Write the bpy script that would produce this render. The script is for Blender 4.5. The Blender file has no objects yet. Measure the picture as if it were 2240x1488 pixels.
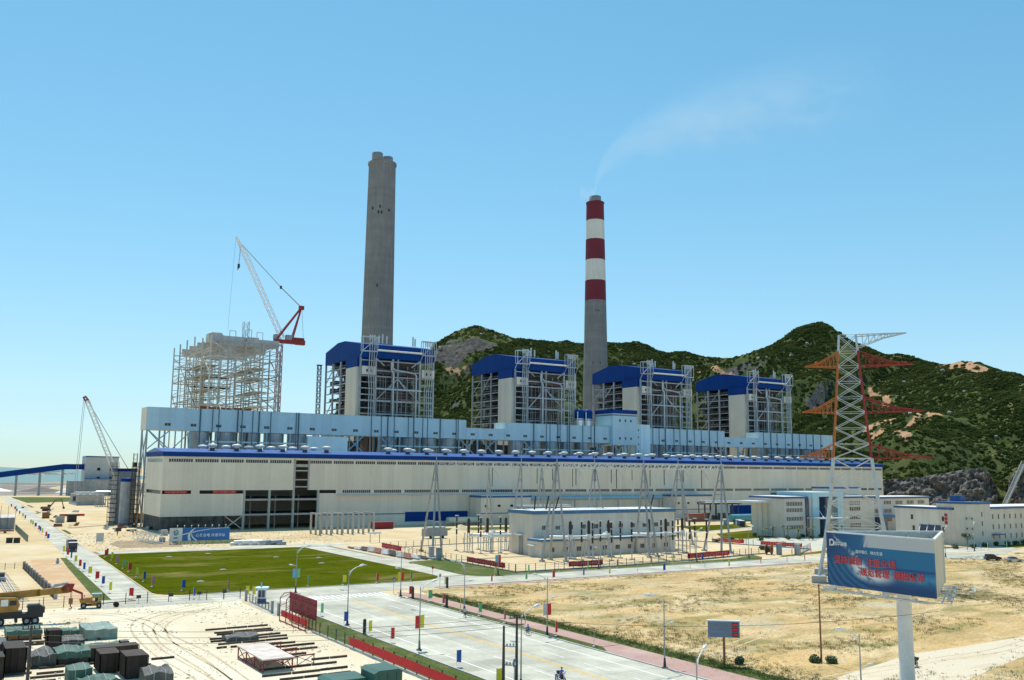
import bpy, bmesh, math, random
from mathutils import Vector, Matrix, noise
random.seed(7)
scene = bpy.context.scene
COL = scene.collection
R = math.radians

# ------------------------------------------------------------------ camera
YAW, PITCH, ROLL, EYE = R(32.4), R(8.0), R(0.53), 25.0
fwd = Vector((math.sin(YAW)*math.cos(PITCH), math.cos(YAW)*math.cos(PITCH), math.sin(PITCH)))
r0 = Vector((math.cos(YAW), -math.sin(YAW), 0)); u0 = r0.cross(fwd)
rr = r0*math.cos(ROLL) + u0*math.sin(ROLL); uu = u0*math.cos(ROLL) - r0*math.sin(ROLL)
cd = bpy.data.cameras.new('camera'); cam = bpy.data.objects.new('camera', cd); COL.objects.link(cam)
cd.sensor_width = 36; cd.sensor_fit = 'HORIZONTAL'; cd.lens = 2030/2240*36
cd.clip_start = 0.5; cd.clip_end = 60000
m3 = Matrix((rr, uu, -fwd)).transposed()
cam.matrix_world = Matrix.Translation((0, 0, EYE)) @ m3.to_4x4()
scene.camera = cam

# ------------------------------------------------------------------ sky and sun
SUN_EL, SUN_AZ = R(62), R(12)          # azimuth clockwise from +Y
w = bpy.data.worlds.new('World'); scene.world = w; w.use_nodes = True
nt = w.node_tree; nt.nodes.clear()
sky = nt.nodes.new('ShaderNodeTexSky'); sky.sky_type = 'NISHITA'; sky.sun_disc = False
sky.sun_elevation = SUN_EL; sky.sun_rotation = SUN_AZ
sky.altitude = 0; sky.air_density = 1.0; sky.dust_density = 0.1; sky.ozone_density = 1.5
hs = nt.nodes.new('ShaderNodeHueSaturation'); hs.inputs['Hue'].default_value = 0.475; hs.inputs['Saturation'].default_value = 1.25
bg = nt.nodes.new('ShaderNodeBackground'); bg.inputs[1].default_value = 0.148
ow = nt.nodes.new('ShaderNodeOutputWorld')
# the film's soft shoulder on the very bright sky near the horizon: c -> k c / (c + b)
v1 = nt.nodes.new('ShaderNodeVectorMath'); v1.operation = 'ADD'; v1.inputs[1].default_value = (4.6, 8.4, 11)
v2 = nt.nodes.new('ShaderNodeVectorMath'); v2.operation = 'MULTIPLY'; v2.inputs[1].default_value = (6.9, 12.2, 16.4)
v3 = nt.nodes.new('ShaderNodeVectorMath'); v3.operation = 'DIVIDE'
nt.links.new(sky.outputs[0], hs.inputs['Color'])
for v in (v1, v2): nt.links.new(hs.outputs[0], v.inputs[0])
nt.links.new(v2.outputs[0], v3.inputs[0]); nt.links.new(v1.outputs[0], v3.inputs[1]); nt.links.new(v3.outputs[0], bg.inputs[0]); nt.links.new(bg.outputs[0], ow.inputs[0])
sd = bpy.data.lights.new('sun', 'SUN'); sd.energy = 4.9; sd.angle = R(0.53); sd.color = (1, 0.95, 0.86)
so = bpy.data.objects.new('sun', sd); COL.objects.link(so); so.location = (0, 0, 400)
sdir = Vector((math.sin(SUN_AZ)*math.cos(SUN_EL), math.cos(SUN_AZ)*math.cos(SUN_EL), math.sin(SUN_EL)))
so.rotation_euler = sdir.to_track_quat('Z', 'Y').to_euler()
vs = scene.view_settings; vs.view_transform = 'Standard'; vs.look = 'None'; vs.exposure = 0.0; vs.gamma = 1; vs.use_curve_mapping = False
scene.render.engine = 'CYCLES'
scene.cycles.max_bounces = 6; scene.cycles.volume_bounces = 0; scene.cycles.volume_step_rate = 4; scene.cycles.volume_max_steps = 128

# ------------------------------------------------------------------ helpers
class MB:
    """collects simple shapes; coordinates are world ones when `org` is a thing's base"""
    def __init__(s, org=None):
        s.v = []; s.f = []; s.sm = []; s.o = Vector(org.location) if org is not None else Vector((0, 0, 0))
    def add(s, vs, fs, smooth=False):
        n = len(s.v); s.v += [tuple(Vector(p)-s.o) for p in vs]
        for f in fs: s.f.append([n+i for i in f]); s.sm.append(smooth)
        return s
    def box(s, a, b):
        x0, y0, z0 = a; x1, y1, z1 = b
        return s.add([(x0,y0,z0),(x1,y0,z0),(x1,y1,z0),(x0,y1,z0),(x0,y0,z1),(x1,y0,z1),(x1,y1,z1),(x0,y1,z1)],
                     [(3,2,1,0),(4,5,6,7),(0,1,5,4),(1,2,6,5),(2,3,7,6),(3,0,4,7)])
    def obox(s, c, sz, rz=0):
        cx, cy, cz = c; hx, hy, hz = sz[0]/2, sz[1]/2, sz[2]/2; ca, sa = math.cos(rz), math.sin(rz)
        P = []
        for z in (-hz, hz):
            for x, y in ((-hx,-hy),(hx,-hy),(hx,hy),(-hx,hy)): P.append((cx+x*ca-y*sa, cy+x*sa+y*ca, cz+z))
        return s.add(P, [(3,2,1,0),(4,5,6,7),(0,1,5,4),(1,2,6,5),(2,3,7,6),(3,0,4,7)])
    def bar(s, p, q, w, h=None):
        p, q = Vector(p), Vector(q); d = (q-p)
        if d.length < 1e-6: return s
        d.normalize(); h = h or w
        a = d.cross(Vector((0,0,1))) if abs(d.z) < 0.95 else d.cross(Vector((0,1,0)))
        a.normalize(); b = a.cross(d); P = []
        for c in (p, q):
            for i, j in ((-1,-1),(1,-1),(1,1),(-1,1)): P.append(c + a*(i*w/2) + b*(j*h/2))
        return s.add(P, [(3,2,1,0),(4,5,6,7),(0,1,5,4),(1,2,6,5),(2,3,7,6),(3,0,4,7)])
    def tube(s, p, q, r, n=8, r2=None, cap=True):
        p, q = Vector(p), Vector(q); d = (q-p).normalized(); r2 = r if r2 is None else r2
        a = d.cross(Vector((0,0,1))) if abs(d.z) < 0.95 else d.cross(Vector((0,1,0)))
        a.normalize(); b = a.cross(d); P = []
        for c, rad in ((p, r), (q, r2)):
            for i in range(n):
                t = 2*math.pi*i/n; P.append(c + a*(rad*math.cos(t)) + b*(rad*math.sin(t)))
        s.add(P, [(i, (i+1) % n, n+(i+1) % n, n+i) for i in range(n)], True)
        if cap:
            s.add(P[:n], [list(reversed(range(n)))]); s.add(P[n:], [list(range(n))])
        return s
    def path(s, pts, r, n=6):
        for a, b in zip(pts, pts[1:]): s.tube(a, b, r, n)
        return s
    def prism(s, poly, z0, z1):
        n = len(poly)
        return s.add([(x,y,z0) for x, y in poly]+[(x,y,z1) for x, y in poly],
                     [list(reversed(range(n))), list(range(n, 2*n))]+[(i,(i+1) % n,n+(i+1) % n,n+i) for i in range(n)])
    def extr(s, poly, axis, a, b):
        """poly of (u, z) swept along x or y between a and b"""
        n = len(poly); f = (lambda t, u, z: (t, u, z)) if axis == 'x' else (lambda t, u, z: (u, t, z))
        return s.add([f(a,u,z) for u, z in poly]+[f(b,u,z) for u, z in poly],
                     [list(range(n)), list(reversed(range(n, 2*n)))]+[((i+1) % n,i,n+i,n+(i+1) % n) for i in range(n)])
    def lathe(s, c, prof, n=16):
        cx, cy, cz = c; P = []; F = []
        for r, z in prof:
            for i in range(n):
                t = 2*math.pi*i/n; P.append((cx+r*math.cos(t), cy+r*math.sin(t), cz+z))
        for k in range(len(prof)-1):
            for i in range(n): F.append((k*n+i, k*n+(i+1) % n, (k+1)*n+(i+1) % n, (k+1)*n+i))
        s.add(P, F, True); s.add(P[:n], [list(reversed(range(n)))]); s.add(P[-n:], [list(range(n))])
        return s
    def poly(s, pts): return s.add(pts, [list(range(len(pts)))])
    def lattice(s, p, q, w0, w1, n, r, br=None, up=None):
        """square lattice boom from p to q"""
        p, q = Vector(p), Vector(q); d = (q-p).normalized(); br = br or r*0.6
        a = d.cross(Vector(up or (0,0,1)));
        if a.length < 0.05: a = d.cross(Vector((0,1,0)))
        a.normalize(); b = a.cross(d); rings = []
        for i in range(n+1):
            t = i/n; c = p.lerp(q, t); h = (w0+(w1-w0)*t)/2
            rings.append([c+a*(x*h)+b*(y*h) for x, y in ((-1,-1),(1,-1),(1,1),(-1,1))])
        for k in range(4): s.bar(rings[0][k], rings[-1][k], r)
        for i in range(n):
            for k in range(4):
                k2 = (k+1) % 4
                if (i+k) % 2: s.bar(rings[i][k], rings[i+1][k2], br)
                else: s.bar(rings[i][k2], rings[i+1][k], br)
        return s
    def mesh(s, name, m):
        me = bpy.data.meshes.new(name); me.from_pydata(s.v, [], s.f); me.polygons.foreach_set('use_smooth', s.sm)
        if m: me.materials.append(m)
        me.update(); return me
    def build(s, name, m, parent=None):
        o = bpy.data.objects.new(name, s.mesh(name, m)); COL.objects.link(o)
        if parent is not None: o.parent = parent
        else: o.location = s.o
        return o
def T(name, label, cat, loc=(0,0,0), rz=0, group=None):
    o = bpy.data.objects.new(name, None); COL.objects.link(o); o.location = loc; o.rotation_euler = (0,0,rz)
    o.empty_display_size = 0.5
    o['label'] = label; o['category'] = cat
    if group: o['group'] = group
    return o
def tag(o, label, cat, group=None):
    o['label'] = label; o['category'] = cat
    if group: o['group'] = group
    return o
def struct(o): o['kind'] = 'structure'; return o
def stuff(o): o['kind'] = 'stuff'; return o
def inst(name, me, parent, loc=(0,0,0), rz=0, sc=None):
    o = bpy.data.objects.new(name, me); COL.objects.link(o); o.parent = parent; o.location = loc; o.rotation_euler = (0,0,rz)
    if sc: o.scale = sc
    return o
KIDS = {}
def copy_tree(o, parent=None):
    c = o.copy(); COL.objects.link(c)
    if parent is not None: c.parent = parent
    for ch in list(o.children): copy_tree(ch, c)
    return c
def dup(root, loc, rz, label, group=None):
    r = copy_tree(root); r.location = loc; r.rotation_euler = (0,0,rz); r['label'] = label
    if group: r['group'] = group
    return r
ORD = ['first','second','third','fourth','fifth','sixth','seventh','eighth','ninth','tenth','eleventh','twelfth','thirteenth','fourteenth','fifteenth','sixteenth','seventeenth','eighteenth','nineteenth','twentieth','twenty-first','twenty-second','twenty-third','twenty-fourth','twenty-fifth','twenty-sixth','twenty-seventh','twenty-eighth','twenty-ninth','thirtieth']

# ------------------------------------------------------------------ materials
MATS = {}
def mat(name, col, rough=0.6, metal=0.0, var=0.12, sc=0.4, bump=0.0, bsc=6.0, panel=0.0, streak=0.0, rnd=0.0, col2=None, emit=0.0, spec=0.5, ring=0.0):
    if name in MATS: return MATS[name]
    m = bpy.data.materials.new(name); m.use_nodes = True; t = m.node_tree; N = t.nodes; L = t.links
    b = N['Principled BSDF']; b.inputs['Roughness'].default_value = rough; b.inputs['Metallic'].default_value = metal
    b.inputs['Specular IOR Level'].default_value = spec
    g = N.new('ShaderNodeNewGeometry')
    def noise_(scale, detail=5, vec=None):
        n = N.new('ShaderNodeTexNoise'); n.inputs['Scale'].default_value = scale; n.inputs['Detail'].default_value = detail
        L.new(vec or g.outputs['Position'], n.inputs['Vector']); return n.outputs['Fac']
    def mul(c, fac, lo, hi):
        mr = N.new('ShaderNodeMapRange'); mr.inputs['To Min'].default_value = lo; mr.inputs['To Max'].default_value = hi
        mr.inputs['From Min'].default_value = 0.3; mr.inputs['From Max'].default_value = 0.7
        L.new(fac, mr.inputs['Value'])
        v = N.new('ShaderNodeVectorMath'); v.operation = 'SCALE'; L.new(c, v.inputs[0]); L.new(mr.outputs[0], v.inputs['Scale'])
        return v.outputs[0]
    rgb = N.new('ShaderNodeRGB'); rgb.outputs[0].default_value = (*col, 1); c = rgb.outputs[0]
    if col2:
        mx = N.new('ShaderNodeMix'); mx.data_type = 'RGBA'; mr = N.new('ShaderNodeMapRange')
        mr.inputs['From Min'].default_value = 0.42; mr.inputs['From Max'].default_value = 0.6
        L.new(noise_(sc*0.7, 8), mr.inputs['Value']); L.new(mr.outputs[0], mx.inputs['Factor'])
        L.new(c, mx.inputs['A']); mx.inputs['B'].default_value = (*col2, 1); c = mx.outputs['Result']
    if var: c = mul(c, noise_(sc), 1-var, 1+var*0.6)
    if var: c = mul(c, noise_(sc*9, 3), 1-var*0.5, 1+var*0.4)
    if streak:
        mp = N.new('ShaderNodeMapping'); mp.inputs['Scale'].default_value = (1.3, 1.3, 0.06); L.new(g.outputs['Position'], mp.inputs['Vector'])
        c = mul(c, noise_(0.8, 4, mp.outputs[0]), 1-streak, 1+streak*0.3)
    if panel or ring:
        sp = N.new('ShaderNodeSeparateXYZ'); L.new(g.outputs['Position'], sp.inputs[0])
        if ring: src = sp.outputs['Z']
        else:
            ad = N.new('ShaderNodeMath'); L.new(sp.outputs['X'], ad.inputs[0]); L.new(sp.outputs['Y'], ad.inputs[1]); src = ad.outputs[0]
        dv = N.new('ShaderNodeMath'); dv.operation = 'DIVIDE'; dv.inputs[1].default_value = ring or panel; L.new(src, dv.inputs[0])
        fl = N.new('ShaderNodeMath'); fl.operation = 'FLOOR'; L.new(dv.outputs[0], fl.inputs[0])
        wn = N.new('ShaderNodeTexWhiteNoise'); wn.noise_dimensions = '1D'; L.new(fl.outputs[0], wn.inputs['W'])
        c = mul(c, wn.outputs['Value'], 0.955, 1.03)
    if rnd:
        oi = N.new('ShaderNodeObjectInfo'); c = mul(c, oi.outputs['Random'], 1-rnd, 1+rnd*0.6)
    L.new(c, b.inputs['Base Color'])
    if bump:
        bp = N.new('ShaderNodeBump'); bp.inputs['Strength'].default_value = bump; bp.inputs['Distance'].default_value = 0.3
        L.new(noise_(bsc, 6), bp.inputs['Height']); L.new(bp.outputs[0], b.inputs['Normal'])
    if emit:
        L.new(c, b.inputs['Emission Color']); b.inputs['Emission Strength'].default_value = emit
    MATS[name] = m; return m
mat('white_clad', (0.735,0.665,0.555), 0.55, var=0.05, sc=0.12, panel=3.0, streak=0.05)
mat('hall_blue', (0.003,0.048,0.235), 0.6, var=0.08, sc=0.2, panel=2.0, spec=0.12)
mat('roof_blue', (0.015,0.09,0.36), 0.35, var=0.08, sc=0.2)
mat('pale_blue', (0.48,0.665,0.715), 0.5, var=0.05, sc=0.1, panel=2.7, streak=0.05)
mat('pale_blue_light', (0.62,0.82,0.86), 0.5, var=0.05, sc=0.1, panel=2.7)
mat('blue_steel', (0.25,0.43,0.55), 0.5, var=0.1)
mat('grey_steel', (0.42,0.45,0.47), 0.5, var=0.14, rnd=0.15)
mat('galv', (0.55,0.57,0.58), 0.35, 0.55, var=0.12)
mat('boiler_steel', (0.40,0.42,0.45), 0.55, var=0.18, rnd=0.2)
mat('boiler_pipe', (0.50,0.53,0.55), 0.35, 0.3, var=0.12, rnd=0.1)
mat('dark_lagging', (0.09,0.085,0.085), 0.7, var=0.4, sc=0.5, col2=(0.05,0.05,0.055))
mat('furnace', (0.13,0.12,0.115), 0.7, var=0.3, sc=0.25, col2=(0.07,0.065,0.065), streak=0.2)
mat('deck', (0.09,0.09,0.09), 0.8, var=0.3)
mat('cream_steel', (0.50,0.475,0.42), 0.6, var=0.15, rnd=0.2)
mat('cream_plate', (0.50,0.46,0.39), 0.7, var=0.2, col2=(0.62,0.60,0.55))
mat('rust_steel', (0.30,0.13,0.08), 0.8, var=0.3)
mat('chimney_concrete', (0.235,0.24,0.245), 0.9, var=0.12, sc=0.1, ring=2.4, streak=0.18, bump=0.1, bsc=1.5)
mat('chimney_red', (0.17,0.012,0.03), 0.7, var=0.12, sc=0.12, streak=0.1)
mat('chimney_white', (0.72,0.71,0.68), 0.7, var=0.08, sc=0.12, streak=0.1)
mat('flue', (0.25,0.25,0.26), 0.6, var=0.2)
mat('vent_white', (0.80,0.77,0.66), 0.5, var=0.1)
mat('glass', (0.012,0.018,0.026), 0.12, var=0.4, sc=0.6, spec=0.7)
mat('glass_blue', (0.02,0.05,0.12), 0.1, var=0.3, sc=0.5, spec=0.8)
mat('dark_interior', (0.03,0.03,0.03), 0.9)  # near-black colour standing in for shade inside the hall and vents
mat('mullion', (0.55,0.55,0.53), 0.5)
mat('netting', (0.075,0.07,0.065), 0.95, var=0.35, sc=0.5, streak=0.35, col2=(0.13,0.12,0.11))
mat('downpipe', (0.055,0.12,0.16), 0.5, var=0.15)
mat('concrete', (0.44,0.43,0.40), 0.9, var=0.15, sc=0.4, bump=0.15, bsc=5, rnd=0.06)
mat('slab', (0.51,0.495,0.40), 0.85, var=0.16, sc=0.22, rnd=0.12, bump=0.05, bsc=9, col2=(0.43,0.415,0.33))
mat('joint', (0.20,0.19,0.17), 0.95)
mat('kerb', (0.52,0.52,0.49), 0.9, var=0.1, rnd=0.08)
mat('paint_white', (0.80,0.80,0.77), 0.7, var=0.12, sc=2.0)
mat('paint_yellow', (0.74,0.46,0.06), 0.7, var=0.15, sc=2.0)
mat('post_dark', (0.05,0.045,0.045), 0.6)
mat('pole_grey', (0.36,0.37,0.37), 0.5, 0.3, var=0.1)
mat('lamp_white', (0.80,0.81,0.80), 0.35)
mat('red_cloth', (0.62,0.025,0.03), 0.8, var=0.15, sc=1.5)
mat('red_steel', (0.27,0.018,0.03), 0.6, var=0.2, rnd=0.1)
mat('crane_red', (0.30,0.016,0.014), 0.5, var=0.15)
mat('orange_steel', (0.46,0.12,0.018), 0.5, var=0.15)
mat('tan_crane', (0.38,0.19,0.03), 0.5, var=0.25, sc=1.0)
mat('tyre', (0.018,0.018,0.018), 0.85)
mat('chassis', (0.03,0.03,0.032), 0.7, var=0.3)
mat('truck_blue', (0.012,0.022,0.09), 0.35)
mat('tarp_green', (0.06,0.14,0.105), 0.7, var=0.25, sc=1.2, bump=0.3, bsc=3)
mat('tarp_pale', (0.20,0.29,0.25), 0.6, var=0.3, sc=1.2, bump=0.4, bsc=3)
mat('tarp_grey', (0.085,0.09,0.083), 0.7, var=0.3, sc=1.2, bump=0.4, bsc=3)
mat('crate_wood', (0.07,0.052,0.042), 0.9, var=0.3, sc=1.0, rnd=0.25)
mat('crate_orange', (0.36,0.16,0.06), 0.9, var=0.25, rnd=0.15)
mat('timber', (0.10,0.065,0.045), 0.9, var=0.3, rnd=0.35)
mat('green_panel', (0.02,0.10,0.075), 0.5, var=0.15)
mat('wall_office', (0.69,0.63,0.54), 0.8, var=0.06, sc=0.3, panel=3.2, streak=0.08)
mat('trim_blue', (0.03,0.10,0.26), 0.5, var=0.1)
mat('trim_teal', (0.05,0.17,0.30), 0.5, var=0.1)
mat('roof_white', (0.72,0.72,0.70), 0.7, var=0.12, sc=0.3)
mat('sheet_grey', (0.36,0.38,0.40), 0.5, var=0.2, streak=0.2, rnd=0.15)
mat('silver', (0.70,0.71,0.72), 0.3, 0.7, var=0.1)
mat('porcelain', (0.025,0.018,0.016), 0.35)
mat('tank_green', (0.10,0.30,0.33), 0.45)
mat('leaf_dark', (0.03,0.075,0.022), 0.7, var=0.4, sc=0.3, col2=(0.06,0.11,0.03))
mat('palm_leaf', (0.05,0.11,0.025), 0.6, var=0.3, sc=0.6)
mat('trunk', (0.16,0.12,0.08), 0.9, var=0.3)
mat('skin', (0.36,0.21,0.14), 0.6); mat('hair', (0.015,0.012,0.01), 0.6)
mat('cloth_blue', (0.07,0.16,0.45), 0.8); mat('cloth_dark', (0.03,0.035,0.05), 0.8); mat('cloth_white', (0.6,0.6,0.6), 0.8)
mat('black_plastic', (0.02,0.02,0.022), 0.5)
M = MATS
# ================================================================== THE SETTING
def nodes_mat(name):
    m = bpy.data.materials.new(name); m.use_nodes = True; MATS[name] = m
    return m, m.node_tree.nodes, m.node_tree.links, m.node_tree.nodes['Principled BSDF']
def layered(name, base, layers, rough=0.95, spec=0.1, fine=0.12, fsc=3.0, bump=0.3, bsc=2.5):
    """layers: (colour, noise scale, lo, hi, stretch, strength)"""
    m, N, L, b = nodes_mat(name); b.inputs['Roughness'].default_value = rough; b.inputs['Specular IOR Level'].default_value = spec
    g = N.new('ShaderNodeNewGeometry'); rgb = N.new('ShaderNodeRGB'); rgb.outputs[0].default_value = (*base, 1); c = rgb.outputs[0]
    for i, (col, sc, lo, hi, st, stg) in enumerate(layers):
        mp = N.new('ShaderNodeMapping'); mp.inputs['Scale'].default_value = st; mp.inputs['Location'].default_value = (i*37.3, i*11.9, 0)
        L.new(g.outputs['Position'], mp.inputs['Vector'])
        n = N.new('ShaderNodeTexNoise'); n.inputs['Scale'].default_value = sc; n.inputs['Detail'].default_value = 9; n.inputs['Roughness'].default_value = 0.62
        n.inputs['Distortion'].default_value = 0.4
        L.new(mp.outputs[0], n.inputs['Vector'])
        mr = N.new('ShaderNodeMapRange'); mr.inputs['From Min'].default_value = lo; mr.inputs['From Max'].default_value = hi; mr.inputs['To Max'].default_value = stg
        L.new(n.outputs['Fac'], mr.inputs['Value'])
        mx = N.new('ShaderNodeMix'); mx.data_type = 'RGBA'; L.new(mr.outputs[0], mx.inputs['Factor']); L.new(c, mx.inputs['A']); mx.inputs['B'].default_value = (*col, 1)
        c = mx.outputs['Result']
    n = N.new('ShaderNodeTexNoise'); n.inputs['Scale'].default_value = fsc; n.inputs['Detail'].default_value = 6; L.new(g.outputs['Position'], n.inputs['Vector'])
    mr = N.new('ShaderNodeMapRange'); mr.inputs['From Min'].default_value = 0.3; mr.inputs['From Max'].default_value = 0.7; mr.inputs['To Min'].default_value = 1-fine; mr.inputs['To Max'].default_value = 1+fine*0.5
    L.new(n.outputs['Fac'], mr.inputs['Value'])
    v = N.new('ShaderNodeVectorMath'); v.operation = 'SCALE'; L.new(c, v.inputs[0]); L.new(mr.outputs[0], v.inputs['Scale']); L.new(v.outputs[0], b.inputs['Base Color'])
    n2 = N.new('ShaderNodeTexNoise'); n2.inputs['Scale'].default_value = bsc; n2.inputs['Detail'].default_value = 8; L.new(g.outputs['Position'], n2.inputs['Vector'])
    bp = N.new('ShaderNodeBump'); bp.inputs['Strength'].default_value = bump; bp.inputs['Distance'].default_value = 0.12
    L.new(n2.outputs['Fac'], bp.inputs['Height']); L.new(bp.outputs[0], b.inputs['Normal'])
    return m
I1 = (1, 1, 1)
layered('sand', (0.59,0.45,0.25), [((0.66,0.55,0.36), 0.035, 0.42, 0.6, I1, 0.9), ((0.48,0.34,0.20), 0.06, 0.5, 0.68, I1, 0.6), ((0.30,0.25,0.15), 0.16, 0.58, 0.72, (1,2,1), 0.55), ((0.70,0.62,0.48), 0.4, 0.55, 0.7, (0.5,2,1), 0.5)])
layered('yard_sand', (0.66,0.57,0.40), [((0.74,0.68,0.52), 0.05, 0.4, 0.6, (1,0.5,1), 0.9), ((0.53,0.38,0.22), 0.12, 0.55, 0.7, (1,0.4,1), 0.5), ((0.43,0.36,0.26), 0.5, 0.6, 0.72, (0.35,1.5,1), 0.5)])
layered('orange_soil', (0.55,0.36,0.20), [((0.62,0.46,0.30), 0.12, 0.45, 0.62, I1, 0.8), ((0.45,0.30,0.18), 0.5, 0.55, 0.7, (2,0.5,1), 0.5)])
layered('field_soil', (0.62,0.42,0.19), [((0.66,0.52,0.30), 0.04, 0.42, 0.58, I1, 0.9), ((0.46,0.33,0.15), 0.08, 0.44, 0.58, (1,1.6,1), 0.85), ((0.25,0.22,0.08), 0.09, 0.50, 0.63, (0.8,1.6,1), 0.8), ((0.50,0.46,0.33), 0.05, 0.56, 0.66, (1,1.5,1), 0.7), ((0.14,0.15,0.06), 0.9, 0.56, 0.70, I1, 0.55), ((0.34,0.24,0.13), 0.35, 0.55, 0.7, (1,2.2,1), 0.5)], fine=0.3, fsc=2.2)
layered('track_soil', (0.64,0.56,0.42), [((0.57,0.46,0.31), 0.25, 0.5, 0.65, (0.4,1.6,1), 0.6)])
layered('lawn', (0.066,0.088,0.004), [((0.092,0.105,0.006), 0.07, 0.42, 0.6, (0.6,1.4,1), 0.8), ((0.04,0.058,0.003), 0.3, 0.5, 0.68, I1, 0.7), ((0.24,0.20,0.07), 0.05, 0.52, 0.68, (0.7,1.5,1), 0.75), ((0.16,0.16,0.03), 0.6, 0.55, 0.68, (0.3,1.5,1), 0.5)], fine=0.35, fsc=5, bump=0.6, bsc=7, spec=0)
layered('verge', (0.09,0.125,0.03), [((0.25,0.21,0.10), 0.15, 0.5, 0.66, I1, 0.7), ((0.07,0.10,0.02), 0.8, 0.5, 0.66, I1, 0.7)], fine=0.35, fsc=5, bump=0.6, bsc=7)
layered('paver_pink', (0.46,0.30,0.26), [((0.40,0.25,0.21), 0.5, 0.5, 0.65, I1, 0.6), ((0.55,0.42,0.36), 0.15, 0.52, 0.66, I1, 0.5)], fine=0.18, fsc=6)
layered('brown_earth', (0.34,0.25,0.16), [((0.46,0.36,0.23), 0.2, 0.5, 0.65, I1, 0.7)])
layered('coal_land', (0.20,0.18,0.16), [((0.48,0.42,0.33), 0.02, 0.48, 0.6, (0.5,1.5,1), 0.9), ((0.10,0.09,0.09), 0.05, 0.55, 0.65, I1, 0.8)])
m, N, L, b = nodes_mat('sea'); b.inputs['Base Color'].default_value = (0.07,0.17,0.15,1); b.inputs['Roughness'].default_value = 0.45
tn = N.new('ShaderNodeTexNoise'); tn.inputs['Scale'].default_value = 0.35; tn.inputs['Detail'].default_value = 6
gg = N.new('ShaderNodeNewGeometry'); L.new(gg.outputs['Position'], tn.inputs['Vector'])
bp = N.new('ShaderNodeBump'); bp.inputs['Strength'].default_value = 0.5; bp.inputs['Distance'].default_value = 0.5; L.new(tn.outputs['Fac'], bp.inputs['Height']); L.new(bp.outputs[0], b.inputs['Normal'])

def sheet(name, poly, z, m): return MB().poly([(x, y, z) for x, y in poly]).build(name, M[m])
def arc(cx, cy, r, a0, a1, n=8): return [(cx+r*math.cos(R(a0+(a1-a0)*i/n)), cy+r*math.sin(R(a0+(a1-a0)*i/n))) for i in range(n+1)]
struct(sheet('ground', [(-25000,-6000),(25000,-6000),(25000,25000),(-25000,25000)], 0.0, 'sand'))
struct(sheet('sea', [(-12000,1250),(-800,1430),(-200,1530),(0,1490),(60,1560),(150,1600),(230,1700),(330,1820),(500,2400),(900,6000),(1500,24900),(-24900,24900),(-24900,1250)], 0.1, 'sea'))
struct(sheet('coal_yard_ground', [(-900,960),(-100,930),(60,915),(160,925),(220,1000),(330,1100),(300,1650),(150,1590),(50,1540),(0,1480),(-200,1520),(-900,1400)], 0.05, 'coal_land'))
# breakwater far out in the bay
o = MB(); pts = [(-700,2750),(-200,2850),(100,2900),(260,3000),(420,3200)]
for (a, b_) in zip(pts, pts[1:]):
    n = 8
    for i in range(n):
        p = Vector((*a, 0)).lerp(Vector((*b_, 0)), i/n); q = Vector((*a, 0)).lerp(Vector((*b_, 0)), (i+1)/n)
        h1 = 5+3*noise.noise(p*0.01); h2 = 5+3*noise.noise(q*0.01); nn = Vector((0.15, -1, 0)).normalized()*16
        o.add([p+nn, q+nn, q+Vector((0,0,h2)), p+Vector((0,0,h1)), p-nn, q-nn], [(0,1,2,3),(3,2,5,4)])
o = o.build('breakwater', M['coal_land']); tag(o, 'long dark breakwater lying out on the sea horizon', 'breakwater')

# ---------------------------------------------------------------- hills
RIDGE = [(330,1090,8,90),(392,1040,40,120),(417,1020,74,150),(438,1009,100,190),(455,985,128,240),(472,971,146,300),(489,941,157,340),(495,932,172,360),(509,919,184,380),(527,908,190,400),(548,908,186,410),(574,915,182,420),(608,917,180,430),(652,923,182,430),(693,930,185,430),(719,936,185,440),(754,934,191,440),(779,926,193,440),(799,922,187,440),(823,914,181,440),(847,905,183,440),(864,889,177,440),(889,864,174,440),(894,830,176,440),(891,789,186,440),(890,759,195,440),(889,737,202,440),(894,724,205,440),(894,708,195,440),(895,690,181,440),(899,668,170,440),(904,644,158,440),(909,619,154,440),(903,593,145,440),(893,571,138,450),(885,546,139,450),(877,522,134,450),(860,490,122,450),(843,459,111,440),(826,427,100,420),(802,363,76,400),(780,280,50,350),(770,180,20,300)]
BOUND = [(100,700),(300,650),(470,628),(540,600),(545,440),(556,408),(570,389),(588,360),(597,347),(605,333),(650,270),(720,180),(800,60)]
FLAT = BOUND + [(800,-200),(-100,-200),(-100,700)]
def in_poly(x, y, P):
    c = False; j = len(P)-1
    for i in range(len(P)):
        if (P[i][1] > y) != (P[j][1] > y) and x < (P[j][0]-P[i][0])*(y-P[i][1])/(P[j][1]-P[i][1])+P[i][0]: c = not c
        j = i
    return c
def near(x, y, P):
    best = (1e18, 0, 0)
    for i in range(len(P)-1):
        ax, ay = P[i][0], P[i][1]; dx, dy = P[i+1][0]-ax, P[i+1][1]-ay
        t = max(0, min(1, ((x-ax)*dx+(y-ay)*dy)/(dx*dx+dy*dy))); ex, ey = x-ax-dx*t, y-ay-dy*t; d = ex*ex+ey*ey
        if d < best[0]: best = (d, i, t)
    return math.sqrt(best[0]), best[1], best[2]
def sst(a, b, x):
    t = max(0, min(1, (x-a)/(b-a))); return t*t*(3-2*t)
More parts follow.
